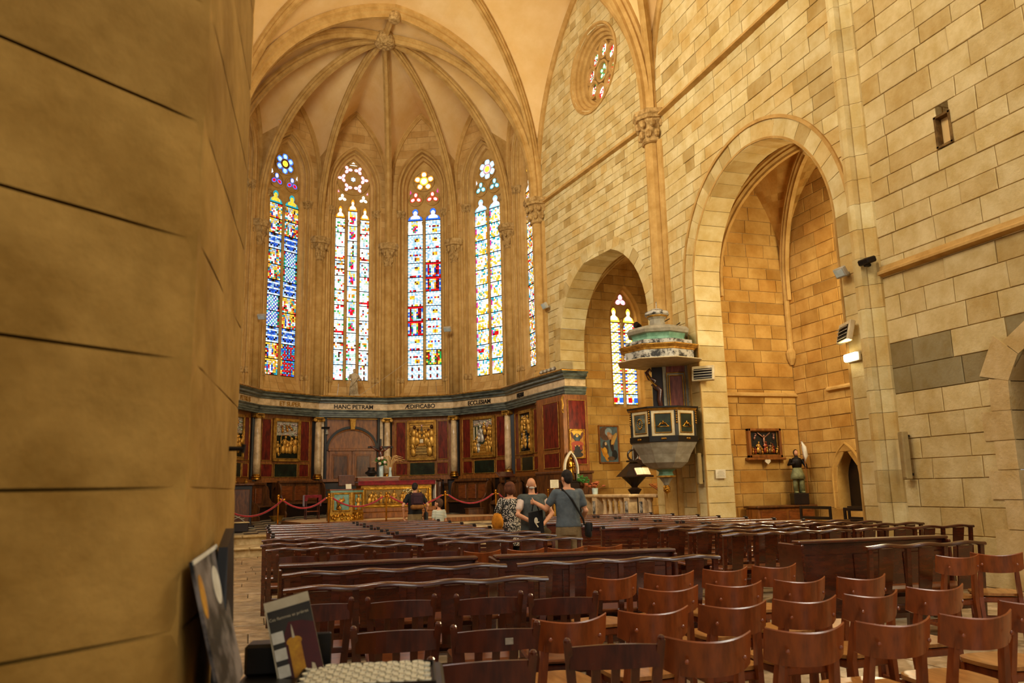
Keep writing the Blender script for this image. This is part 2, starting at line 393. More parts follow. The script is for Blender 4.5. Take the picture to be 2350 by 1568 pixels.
def voussoirs(parent, M, path, w_, depth, material, ln=.34, proud=.012, rnd=None, name='voussoir', quoin=.18):
    """arch stones that run through the thickness of the wall, ring and soffit in one"""
    rnd = rnd or random.Random(3); nm = offs(path)
    cum = [0.]
    for a, b in zip(path, path[1:]): cum.append(cum[-1] + math.hypot(b[0] - a[0], b[1] - a[1]))
    n = max(2, round(cum[-1] / ln))
    def at(s):
        for i in range(len(path) - 1):
            if cum[i + 1] >= s - 1e-9:
                t = (s - cum[i]) / max(1e-9, cum[i + 1] - cum[i]); p = [path[i][k] + (path[i + 1][k] - path[i][k]) * t for k in (0, 1)]; q = nm[i].lerp(nm[i + 1], t); return p, q
        return list(path[-1]), nm[-1]
    g = .006
    for k in range(n):
        p0, q0 = at(cum[-1] * k / n + g); p1, q1 = at(cum[-1] * (k + 1) / n - g)
        ww = w_ + (quoin if k % 2 else 0) * (abs(q0.x) > .97) + rnd.uniform(-.03, .03); pr = proud + rnd.uniform(-.006, .006); e = rnd.uniform(0, .006)
        mb = MB(M); P = []
        for d in (-depth, pr):
            for p, q, a in ((p0, q0, -e), (p1, q1, -e), (p1, q1, ww), (p0, q0, ww)): P.append((p[0] + q.x * a, d, p[1] + q.y * a))
        mb.hexa(P); mb.obj(name, material, parent)

# ---------------------------------------------------------------- floors and steps
FLZ = .46
mb = MB()
mb.face([(-6, -12, -.02), (16, -12, -.02), (16, 24, -.02), (-6, 24, -.02)])
floor = struct(mb.obj('floor', 'floor_bed'), 'worn stone flags of the nave floor')
def flags():
    rnd = random.Random(5); S = []; y = 1.2
    while y < 21.8:
        h = rnd.uniform(.42, .62); x = -2.6 + rnd.uniform(-.4, 0)
        while x < 10.2:
            l = rnd.uniform(.5, 1.05)
            if x + l > -1.6 or y < 16: S.append([(x + .006, y + .006), (x + l - .006, y + .006), (x + l - .006, y + h - .006), (x + .006, y + h - .006)])
            x += l
        y += h
    M = Matrix(((1, 0, 0, 0), (0, 0, 1, 0), (0, 1, 0, 0), (0, 0, 0, 1)))
    R = sorted(S, key=lambda q: (0 if q[0][0] < .9 and q[0][1] > 2.5 else 1 if q[0][0] < 5.8 else 2, (q[0][0]) ** 2 + q[0][1] ** 2))
    rest = MB()
    for i, q in enumerate(R):
        m_ = MB() if i < 290 else rest
        stone_block(m_, M, q, rnd.uniform(-.004, .004), .008)
        m_.f = [f[::-1] for f in m_.f]
        if m_ is not rest: m_.obj('flagstone', 'flag', floor)
    tag(rest.obj('flagstone_field', 'flag', floor), kind='stuff')
flags()
# two steps to the chancel, square to the church axis
MC = frame(A0, LAT, -AXD)                                             # x right, y towards the nave, z up
def chx(x, y, z=0.): return MC @ V((x, y, z))
st = MB(MC); st.box((0, .2, .115), (11.4, 7.0, .23)); step1 = struct(st.obj('floor_step_lower', 'step_stone'), 'lower pale stone step up to the chancel')
st = MB(MC)
sl = .046
st.hexa([(-5.7, 2.45, .23), (5.7, 2.45, .23), (5.7, 2.45, FLZ), (-5.7, 2.45, FLZ), (-5.7, -5.4, .23), (5.7, -5.4, .23), (5.7, -5.4, FLZ + .37), (-5.7, -5.4, FLZ + .37)])
chfl = struct(st.obj('floor_chancel', 'step_stone'), 'chancel floor of worn grey and pale squares')
st = MB(MC)
for i in range(5): st.bbox((-5.2 + i * 2.1, 3.66, .205), (2.08, .3, .06), .02)
st.obj('step_nosing', 'step_stone', step1)
st = MB(MC)
for i in range(6): st.bbox((-5.2 + i * 1.9, 2.42, .435), (1.88, .3, .06), .02)
st.obj('step_nosing', 'step_stone', chfl)
def chz(y): return FLZ + (2.45 - y) * .37 / 7.85                      # the chancel floor rises gently to the east
tl = {0: MB(MC), 1: MB(MC)}
for i in range(-14, 15):
    for j in range(0, 18):
        x, y = i * .38, 2.2 - j * .38
        if x * x + y * y > 22 and y < 0: continue
        q = MB(MC); q.add([(x + .003, y - .377, chz(y - .377) + .006), (x + .377, y - .377, chz(y - .377) + .006), (x + .377, y - .003, chz(y) + .006), (x + .003, y - .003, chz(y) + .006)], [(3, 2, 1, 0)])
        mid = chx(x + .19, y - .19, .6); iv = inview(mid)
        if iv and 500 < iv[0] < 720 and x < -2.2: q.obj('floor_tile', 'tile_dark' if (i + j) % 2 else 'tile_light', chfl)
        else: tl[(i + j) % 2].v += q.v; n0 = len(tl[(i + j) % 2].v) - 4; tl[(i + j) % 2].f.append((n0 + 3, n0 + 2, n0 + 1, n0)); tl[(i + j) % 2].c.append(None)
tag(tl[0].obj('floor_tile_field', 'tile_light', chfl), kind='stuff'); tag(tl[1].obj('floor_tile_field', 'tile_dark', chfl), kind='stuff')
# altar platform
PZ = .69
st = MB(MC); poly = [(-2.6, 1.5), (3.1, 1.5), (4.0, .6), (2.4, -2.0), (-2.0, -2.4), (-2.9, -.6)]
st.prism(poly, (0, 0, .45), (1, 0, 0), (0, 1, 0), (0, 0, PZ - .45))
struct(st.obj('floor_platform', 'platform'), 'low pale altar platform in front of the apse')
st = MB(MC)
for a, b in zip(poly, poly[1:] + poly[:1]):
    d = V((b[0] - a[0], b[1] - a[1], 0)); st.box(((a[0] + b[0]) / 2, (a[1] + b[1]) / 2, PZ - .05), (d.length + .04, .08, .12), rz(math.atan2(d.y, d.x)))
st.obj('edge_board', 'wood_panel', bpy.data.objects['floor_platform'])

# ---------------------------------------------------------------- nave wall, right hand
MW = frame((9.8, 0, 0), (0, -1, 0), (-1, 0, 0))                        # u = -Y
bigA = Arch(-13.58, 2.4, 6.1, 0, 2.42)
def band_tint(uz):
    u, z = uz; y = -u
    if (8.9 < y < 10.7 and 2.95 < z < 3.5) or (7.2 < y < 8.55 and 2.95 < z < 3.6): return (.46, .47, .48)
    if y < 8.4 and z > 3.9 and z < 4.9: return (.9, .88, .82)
    return (1, 1, 1)
mat('stone_tint', 'dac48e', 'c4a86a', .88, scale=2.5, bump=.45, bscale=22, isl=.15, hues=[(.85, .77, .63), (.95, .93, .9), (1, 1, 1), (1.05, 1.04, 1.02)], spec=.2, attr='col')
wallR = ashlar('wall_right', MW, -17.45, -10.72, 0, 17.5, (.26, .36), (.38, .85), [bigA], 'stone', 11, 300, gap=.005, chm=.009, label='right nave wall of ashlar round the tall chapel arch')
voussoirs(wallR, MW, bigA.path(14, 14), .40, .66, 'stone', .36, .02, quoin=.12)
mb = MB(MW); arch_sweep(mb, bigA.path(28, 6), [(.015, -.02), (.0, .035), (.04, .045), (.05, .02)], False); arch_sweep(mb, bigA.path(28, 6), [(.40, .01), (.40, .05), (.47, .05), (.47, 0)])
mb.obj('arch_moulding', 'stone_rib', wallR)
nearOps = [Arch(-7.25, .95, 2.6, 0, .75), Rect(-8.80, -8.56, 6.46, 6.92)]
wallN = ashlar('wall_right_west', MW, -10.28, 3.0, 0, 17.5, (.30, .42), (.5, 1.0), nearOps, 'stone_tint', 13, 260, label='near right nave wall of large worn blocks', mortar='mortar', chm=.011, gap=.005, tint=band_tint)
# putlog hole with brick lining
mb = MB(MW); mb.box((-8.68, -.09, 6.69), (.22, .02, .44)); mb.obj('rubble_fill', 'plaster', wallN)
for (u, z, a, b) in ((-8.81, 6.69, .035, .5), (-8.55, 6.69, .035, .5), (-8.68, 6.93, .3, .035), (-8.68, 6.45, .3, .035)):
    mb = MB(MW); mb.box((u, -.03, z), (a, .12, b)); mb.obj('brick', 'mortar_dark', wallN)
# dark doorway in the near wall
voussoirs(wallN, MW, nearOps[0].path(8, 6), .3, .5, 'stone_near', .4, .02)
mb = MB(MW); mb.prism(Arch(-7.25, .97, 2.6, 0, .77).path(10), (0, -.45, 0), (1, 0, 0), (0, 0, 1), (0, -.06, 0)); d0 = struct(mb.obj('door_1', 'wood_black'), 'dark wooden door in the near right wall')
for i in range(5):
    mb = MB(MW); mb.bbox((-7.98 + i * .37, -.42, 1.3), (.35, .05, 2.6), .01); mb.obj('plank', 'wood_black', d0)
mb = MB(MW); mb.tube([(-8.0, -.36, 1.3), (-7.9, -.33, 1.3), (-7.7, -.33, 1.3), (-7.6, -.36, 1.3)], .015); mb.obj('door_handle', 'iron', d0)

# string courses and pilaster
def string_course(name, M, u0, u1, z, label, h=.16, p=.14):
    mb = MB(M); pr = [(0, 0), (p, .03), (p, .07), (p * .6, .1), (p * .45, h), (0, h)]
    mb.add([(u, a, z + b) for u in (u0, u1) for a, b in pr], [(i, i + 1, i + 7, i + 6) for i in range(5)] + [tuple(range(6)), tuple(range(6, 12))[::-1]])
    return struct(mb.obj(name, 'stone_rib'), label)
string_course('trim_1', MW, -17.3, 3, SPR - .22, 'high moulded string course along the right nave wall')
string_course('trim_2', MW, -10.2, 3, 4.78, 'low weathered string course on the near right wall', .17, .12)
def pilaster(M, u, w_, z0, z1, name, label):
    mb = MB(M); pr = [(-w_ / 2 - .08, 0), (-w_ / 2 - .08, .05), (-w_ / 2 - .03, .06), (-w_ / 2, .10), (-w_ * .34, .16), (-w_ * .3, .12), (-w_ * .26, .17), (-.09, .24), (0, .26), (.09, .24), (w_ * .26, .17), (w_ * .3, .12), (w_ * .34, .16), (w_ / 2, .10), (w_ / 2 + .03, .06), (w_ / 2 + .08, .05), (w_ / 2 + .08, 0)]
    root = None; rnd = random.Random(4); z = z0
    while z < z1:
        zt = min(z1, z + rnd.uniform(.34, .52)); m_ = MB(M); n = len(pr); e = rnd.uniform(-.004, .004)
        m_.add([(u + a, b + e, zz) for zz in (z + .003, zt - .003) for a, b in pr], [(i + 1, i, i + n, i + n + 1) for i in range(n - 1)] + [tuple(range(n)), tuple(range(n, 2 * n))[::-1]])
        if root is None: root = m_.obj(name, 'stone'); struct(root, label)
        else: m_.obj('drum', 'stone', root)
        z = zt
    return root
pilaster(MW, -10.5, .42, 0, 17.5, 'column_pilaster', 'clustered half-column rising between the chapel arch and the near wall')

# ---------------------------------------------------------------- chancel wall with the round window
ML = frame(C5, D1, N1)                                                # u from the apse towards the nave
chA = Arch(3.6, 2.45, 5.85, 0, 2.42); rose = Hole(3.86, 14.0, 1.28)
wallC = ashlar('wall_right_chancel', ML, 0, 6.80, 0, 17.6, (.2, .27), (.28, .55), [chA, rose], 'stone', 17, 300, label='right chancel wall of small ashlar with round window above chapel arch', chm=.009, gap=.005)
voussoirs(wallC, ML, chA.path(14, 16), .34, .85, 'stone', .34, .015, quoin=.08)
string_course('trim_3', ML, .25, 6.6, SPR - .22, 'high moulded string course under the round window', .16, .12)

# ---------------------------------------------------------------- left side (mostly behind the near pier)
MLl = frame(CM2, (SHL - CM2).normalized(), V(((SHL - CM2).y * -1, (SHL - CM2).x, 0)).normalized())
if MLl.col[1].x < 0: MLl = frame(CM2, (SHL - CM2).normalized(), V(((SHL - CM2).y, -(SHL - CM2).x, 0)).normalized())
ashlar('wall_left_chancel', MLl, 0, (SHL - CM2).length, 0, 17.6, (.24, .32), (.4, .8), [], 'stone', 23, 0, label='left chancel wall')
dl = (P2L - SHL).normalized(); MLn = frame(SHL, dl, (-dl.y, dl.x, 0))
if MLn.col[1].x < 0: MLn = frame(SHL, dl, (dl.y, -dl.x, 0))
ashlar('wall_left', MLn, 0, 9.5, 0, 17.6, (.3, .4), (.5, 1.0), [Arch(4.6, 2.4, 5.8, 0, 2.4)], 'stone', 29, 0, label='left nave wall')

# ---------------------------------------------------------------- near pier beside the camera
PC, PE, PL = V((-.145, 2.1, 0)), V((-.055, 3.25, 0)), V((-1.95, .585, 0))
def pier():
    root = struct(bpy.data.objects.new('column_near_pier', None), 'big blurred stone pier close to the camera'); COL.objects.link(root)
    rnd = random.Random(31); z = 0.
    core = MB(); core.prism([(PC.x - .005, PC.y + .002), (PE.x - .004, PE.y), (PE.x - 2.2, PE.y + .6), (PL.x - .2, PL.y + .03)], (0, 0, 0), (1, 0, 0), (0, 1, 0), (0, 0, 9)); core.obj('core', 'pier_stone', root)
    zs = [0, .38, .74, 1.19, 1.52, 1.83, 2.14, 2.46, 2.80, 3.15, 3.5, 3.85, 4.2, 4.6, 5.0, 5.4]
    for z, zt in zip(zs, zs[1:]):
        # left face: one or two blocks, right face one block; corner softened
        mb = MB(); n = 18; g = .004
        base = [PL, PC, PE]; pts = []
        for i in range(n + 1): pts.append(PL.lerp(PC, i / n))
        for i in range(1, 9): pts.append(PC.lerp(PE, i / 8))
        rows = 9; P = []
        for r in range(rows + 1):
            zz = z + g + (zt - z - 2 * g) * r / rows
            edge = .0025 * (1 - min(1, min(r, rows - r) / 1.2))
            for i, p in enumerate(pts):
                d = (PC - PL).normalized() if i <= n else (PE - PC).normalized(); nr = V((d.y, -d.x, 0))
                if i == n: nr = (V(((PC - PL).y, -(PC - PL).x, 0)).normalized() + V(((PE - PC).y, -(PE - PC).x, 0)).normalized()).normalized()
                k = noise.noise(V((p.x * 2.2, p.y * 2.2, zz * 2.2))) * .0035 + noise.noise(V((p.x * 7, p.y * 7, zz * 7))) * .003
                cr = .005 if i == n else 0
                q = p + nr * (k - edge - cr) ; P.append((q.x, q.y, zz))
        m_ = len(pts)
        mb.add(P, [(r * m_ + i, r * m_ + i + 1, (r + 1) * m_ + i + 1, (r + 1) * m_ + i) for r in range(rows) for i in range(m_ - 1)])
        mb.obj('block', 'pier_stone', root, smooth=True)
    mb = MB(); e = PE.lerp(PC, .25); mb.tube([(e.x - .02, e.y, 1.66), (e.x + .05, e.y, 1.66)], .008); mb.tube([(e.x + .045, e.y, 1.645), (e.x + .05, e.y, 1.675)], .007); mb.obj('iron_hook', 'iron', root)
pier()

# ---------------------------------------------------------------- vaults
RIB = [(-.13, .03), (-.13, -.05), (-.085, -.085), (-.1, -.135), (-.05, -.185), (-.05, -.25), (.05, -.25), (.05, -.185), (.1, -.135), (.085, -.085), (.13, -.05), (.13, .03)]
BIG = [(a * 1.5, b * 1.45) for a, b in RIB]; THIN = [(a * .7, b * .6) for a, b in RIB]
def arc3(P, Q, n=18, t0=0., stilt=0.):
    """curve from P, starting upright, to the crown Q; returns points and outward vectors"""
    P, Q = V(P), V(Q); h = Q.z - P.z - stilt; d = V((Q.x - P.x, Q.y - P.y, 0)); a = d.length; d.normalize()
    pts, ups = [], []
    if stilt: pts.append(P.copy()); ups.append(-d)
    B = P + Z * stilt
    for i in range(n + 1):
        t = t0 + (1 - t0) * i / n
        if h >= a:
            rho = (a * a + h * h) / (2 * a); th = t * math.atan2(h, rho - a); x = rho - rho * math.cos(th); z = rho * math.sin(th); u = -d * math.cos(th) + Z * math.sin(th)
        else:
            th = t * PI / 2; x = a * (1 - math.cos(th)); z = h * math.sin(th); u = (-d * (math.cos(th) / a) + Z * (math.sin(th) / h)).normalized()
        pts.append(B + d * x + Z * z); ups.append(u)
    return pts, ups
def rib(P, Q, prof, name='column_rib', label=None, parent=None, stilt=0., mirrorQ=None):
    pts, ups = arc3(P, Q, stilt=stilt)
    mb = MB(); mb.sweep(prof, pts, ups); o = mb.obj(name, 'stone_rib', parent)
    return o
def web(curA, curB, plaster, springer, zs, m=5):
    n = len(curA)
    for i in range(n - 1):
        for j in range(m):
            a = curA[i].lerp(curB[i], j / m); b = curA[i].lerp(curB[i], (j + 1) / m); c = curA[i + 1].lerp(curB[i + 1], (j + 1) / m); d = curA[i + 1].lerp(curB[i + 1], j / m)
            (springer if (a.z + b.z + c.z + d.z) / 4 < zs else plaster).face([a, b, c, d])
BOSS = V((AX, AY, 17.0)); KEYT = chx(0, AR * math.cos(math.radians(75)), 17.2)
vault = struct(bpy.data.objects.new('ceiling_vault_apse', None), 'ribbed stone and plaster vault of the apse'); COL.objects.link(vault)
pl, sp = MB(), MB()
FSP, FTOP = 13.5, 16.55
def formeret(k, n=18):
    """right half (from vertex k+1) and left half (from vertex k) curves of the wall arch of bay k"""
    nrm, t = bay(k); R = []
    ap = AP - .02; hw = AP * math.tan(math.radians(15))
    for sgn in (-1, 1):
        P = A0 + nrm * ap + t * (sgn * hw) + Z * SPR; Q = A0 + nrm * ap + Z * FTOP
        s1 = FSP - SPR; pts, ups = arc3(P, Q, n, stilt=s1)
        pts2 = [pts[0].lerp(pts[1], min(1., i * s1 / 1.2 / (n * .35))) for i in range(0)] + pts
        R.append((pts2, ups))
    return R
def resample(pts, n):
    L = [0.]
    for a, b in zip(pts, pts[1:]): L.append(L[-1] + (b - a).length)
    R = []
    for i in range(n + 1):
        s = L[-1] * i / n
        for j in range(len(pts) - 1):
            if L[j + 1] >= s - 1e-9: R.append(pts[j].lerp(pts[j + 1], (s - L[j]) / max(1e-9, L[j + 1] - L[j]))); break
    return R
NV = 22
for k in range(-2, 6):
    P = vtx(k, AR - .05, SPR)
    if k in (-2, 5): continue
    rib(P, BOSS, RIB, 'rib', parent=vault, stilt=.5)
for k in (-2, 5): rib(vtx(k, AR - .1, SPR), BOSS, RIB, 'rib', parent=vault, stilt=.4)
for k in range(-2, 5):
    (l, lu), (r, ru) = formeret(k)
    for (pts, ups), kk in (((l, lu), k), ((r, ru), k + 1)):
        rp, _ = arc3(vtx(kk, AR - .02, SPR), BOSS + Z * .08, 30, stilt=.5 if kk not in (-2, 5) else .4)
        # rows at equal share of height up to the crown, so that courses lie nearly level
        def byz(p, n, top):
            R = []
            for i in range(n + 1):
                zz = SPR + (top - SPR) * (math.sin(i / n * PI / 2)); q = p[-1]
                for a, b in zip(p, p[1:]):
                    if b.z >= zz - 1e-9: q = a.lerp(b, (zz - a.z) / max(1e-9, b.z - a.z)); break
                R.append(q)
            return R
        web(byz(rp, NV, rp[-1].z), byz(pts, NV, FTOP), pl, sp, 14.45)
        nrm, t = bay(k); mb = MB(); mb.sweep(THIN, [p - nrm * .0 for p in pts], [nrm * -1 if False else u for u in ups]); mb.obj('wall_rib', 'stone_rib', vault)
# boss
mb = MB(); mb.lathe([(.05, -.42), (.26, -.40), (.34, -.34), (.36, -.24), (.34, -.1), (.28, .1)], BOSS, 20); mb.obj('boss', 'carved', vault, smooth=False)
mb = MB()
for i in range(8): mb.ball(BOSS + V((.17 * math.cos(i * PI / 4), .17 * math.sin(i * PI / 4), -.41)), (.07, .07, .03), 8, 4)
mb.ball(BOSS + V((0, 0, -.42)), (.09, .09, .04), 8, 4); mb.obj('boss_carving', 'carved', vault)
# arch between apse and chancel bay
for P in (C5, CM2): rib(V((P.x, P.y, SPR)) - AXD * .05, KEYT - AXD * .05, BIG, 'transverse_arch', parent=vault, stilt=.3)
mb = MB(); mb.sweep([(a * .8, b * .8) for a, b in RIB], [BOSS + V((0, 0, -.02)), KEYT + Z * -.05], [Z, Z]); mb.obj('ridge_rib', 'stone_rib', vault)
mb = MB(); mb.lathe([(.05, -.5), (.18, -.48), (.22, -.4), (.2, -.2)], KEYT - AXD * .05, 14); mb.obj('boss', 'carved', vault)
for P in (C5, CM2):   # cell between the last apse rib and the transverse arch
    a, _ = arc3(V((P.x, P.y, SPR)), BOSS + Z * .08, 30, stilt=.4); b, _ = arc3(V((P.x, P.y, SPR)), KEYT + Z * .06, 30, stilt=.3)
    web(byz(a, NV, a[-1].z), byz(b, NV, b[-1].z), pl, sp, 14.2)
pl.obj('plaster_cell', 'plaster', vault, smooth=True); sp.obj('springer_stone', 'stone_rib', vault, smooth=False)
def crossvault(name, label, corners, zsp, ztop, zkey, big=BIG, diag=RIB, zs=13.2, keyrib=None, thin=THIN, stilt=.3, mats=('plaster', 'stone_rib')):
    """corners in order round the bay; wall or transverse arches between neighbours, diagonals to the key"""
    root = struct(bpy.data.objects.new(name, None), label); COL.objects.link(root)
    C = [V((c[0], c[1], zsp)) for c in corners]; K = sum(C, V((0, 0, 0))) / 4; K.z = zkey; p_, s_ = MB(), MB()
    for i in range(4):
        a, b = C[i], C[(i + 1) % 4]; M_ = (a + b) / 2; M_.z = ztop
        rib(a, K, diag, 'diagonal_rib', parent=root, stilt=stilt)
        for P in (a, b):
            c1, _ = arc3(P, K + Z * .06, 30, stilt=stilt); c2, _ = arc3(P, M_, 30, stilt=stilt)
            web(byz2(c1, zsp), byz2(c2, zsp), p_, s_, zs)
    p_.obj('plaster_cell', mats[0], root, smooth=True); s_.obj('springer_stone', mats[1], root)
    mb = MB(); mb.lathe([(.05, -.42), (.26, -.4), (.32, -.3), (.28, 0)], K, 16); mb.obj('boss', 'carved', root)
    return root, C, K
def byz2(p, zsp, n=NV):
    top = p[-1].z; R = []
    for i in range(n + 1):
        zz = zsp + (top - zsp) * math.sin(i / n * PI / 2); q = p[-1]
        for a, b in zip(p, p[1:]):
            if b.z >= zz - 1e-9: q = a.lerp(b, (zz - a.z) / max(1e-9, b.z - a.z)); break
        R.append(q)
    return R
v2, C_, K_ = crossvault('ceiling_vault_chancel', 'ribbed vault of the chancel bay', [C5, SH, SHL, CM2], SPR, 17.2, 17.6)
for P, Q in ((C5, SH), (SH, C5)):
    m_ = (C5 + SH) / 2; m_.z = 17.15; pts, ups = arc3(V((P.x, P.y, SPR)) + N1 * .03, m_ + N1 * .03, stilt=.4); mb = MB(); mb.sweep(THIN, pts, ups); mb.obj('wall_rib', 'stone_rib', v2)
for P in (SH, SHL):
    m_ = (SH + SHL) / 2; m_.z = 17.2; rib(V((P.x, P.y, SPR)), m_, BIG, 'transverse_arch', parent=v2, stilt=.3)
v3, C_, K_ = crossvault('ceiling_vault_nave', 'ribbed vault of the nave', [SH, P2, P2L, SHL], SPR, 17.2, 17.8)
m_ = (SH + P2) / 2; m_.z = 17.15
pts, ups = arc3(V((SH.x - .03, SH.y, SPR)), m_, stilt=.4); mb = MB(); mb.sweep(THIN, pts, ups); mb.obj('wall_rib', 'stone_rib', v3)
mb = MB(); mb.face([(-6, -12, 17.9), (-6, 3.2, 17.9), (16, 3.2, 17.9), (16, -12, 17.9)]); struct(mb.obj('ceiling', 'plaster'), 'plain ceiling over the west end')

# ---------------------------------------------------------------- responds and capitals
def leafcap(mb, c, r0, r1, z0, z1, n=8, a0=0, half=None):
    """capital: bell with two rows of leaf lumps under a moulded abacus"""
    c = V(c); h = z1 - z0
    mb.lathe([(r0, 0), (r0 * 1.15, .03), (r0 * 1.0, .06), (r0 * 1.1, h * .35), (r1 * .92, h * .68), (r1 * .92, h * .72), (r1 * 1.08, h * .74), (r1 * 1.12, h * .82), (r1 * 1.2, h * .86), (r1 * 1.2, h)], c + Z * z0, 8, a0=a0)
    for row in range(2):
        for i in range(n):
            a = 2 * PI * (i + row * .5) / n + a0; r = (r0 * 1.15 if row == 0 else r1 * .9)
            mb.ball(c + V((math.cos(a) * r, math.sin(a) * r, z0 + h * (.28 + .3 * row))), (r0 * .32, r0 * .32, h * .14), 6, 4)
def corbel_respond(k):
    p = vtx(k, AR - .04); d = (A0 - p).normalized(); a0 = math.atan2(d.y, d.x)
    root = struct(bpy.data.objects.new('column_apse', None), 'slender apse shaft with carved corbel capital'); COL.objects.link(root)
    mb = MB(); leafcap(mb, p, .17, .36, 10.2, SPR, 7, a0); mb.obj('capital', 'carved', root)
    mb = MB(); mb.lathe([(.15, 4.9), (.15, 10.2)], p + d * .02, 12); o = mb.obj('shaft', 'stone_rib', root, smooth=True)
    mb = MB()
    for s in (-1, 1): mb.lathe([(.09, 4.9), (.09, SPR - .3)], p + d * .0 + V((-d.y, d.x, 0)) * (s * .2), 8)
    mb.obj('side_shaft', 'stone_rib', root, smooth=True)
for k in range(-1, 5): corbel_respond(k)
def cluster(P, d, name, label, zb, r=.2):
    P = V(P); d = V(d).normalized(); s = V((-d.y, d.x, 0)); a0 = math.atan2(d.y, d.x)
    root = struct(bpy.data.objects.new(name, None), label); COL.objects.link(root)
    for off, rr, e in ((0, r, .10), (-.26, .1, .02), (.26, .1, .02), (-.38, .06, -.04), (.38, .06, -.04)):
        mb = MB(); q = P + d * e + s * off; mb.lathe([(rr * 1.5, zb), (rr * 1.5, zb + .25), (rr * 1.15, zb + .32), (rr * 1.25, zb + .38), (rr, zb + .42), (rr, 10.3)], q, 12); mb.obj('shaft', 'stone_rib', root, smooth=False)
    mb = MB(); leafcap(mb, P + d * .08, .27, .42, 10.25, SPR, 9, a0); mb.obj('capital', 'carved', root)
    return root
cluster(C5, (A0 - C5) - AXD * 2.2, 'column_chancel_arch', 'clustered respond with leaf capital between apse and chancel wall', 4.9)
cluster(CM2, (A0 - CM2) - AXD * 2.2, 'column_chancel_arch', 'clustered respond left of the apse', 0)
cluster(SH, (-1, -.06, 0), 'column_crossing', 'tall clustered shaft with leaf capital behind the pulpit', 0)
cluster(SHL, (1, 0, 0), 'column_crossing', 'left clustered shaft', 0)

# ================================================================== stained glass
def L_(h): return lin(h)
PAL = dict(w='fffdf2', c='fff3d0', y='ffc93a', o='f08a1c', r='d8141c', d='7a0a10', b='2a5fd8', l='9cc8f4', t='2aa0b0', g='2a9a4a', m='d83a9a', k='2a1a12', s='e8f0ff', p='f6a0b0', n='5a3018', u='1838a0', e='b8e0c0', f='f2c8a0')
PAL = {k: L_(v) for k, v in PAL.items()}
GAIN = 1.35
def figure_grid(nx, ny, rnd, bg, robe, robe2, border=None):
    """a small standing figure: halo, face, robe"""
    G = [[rnd.choice(bg) for _ in range(nx)] for _ in range(ny)]; cx = nx // 2
    for j in range(ny):
        for i in range(nx):
            a = abs(i - cx + .5)
            if border and i in (0, nx - 1): G[j][i] = rnd.choice(border)
            elif j == ny - 2 and a < 1.2: G[j][i] = 'f'
            elif j >= ny - 3 and a < 2.2: G[j][i] = rnd.choice('yl')
            elif 1 <= j < ny - 3 and a < 1.3: G[j][i] = rnd.choice(robe)
            elif 1 <= j < ny - 3 and a < 2.3: G[j][i] = rnd.choice(robe2)
    return G
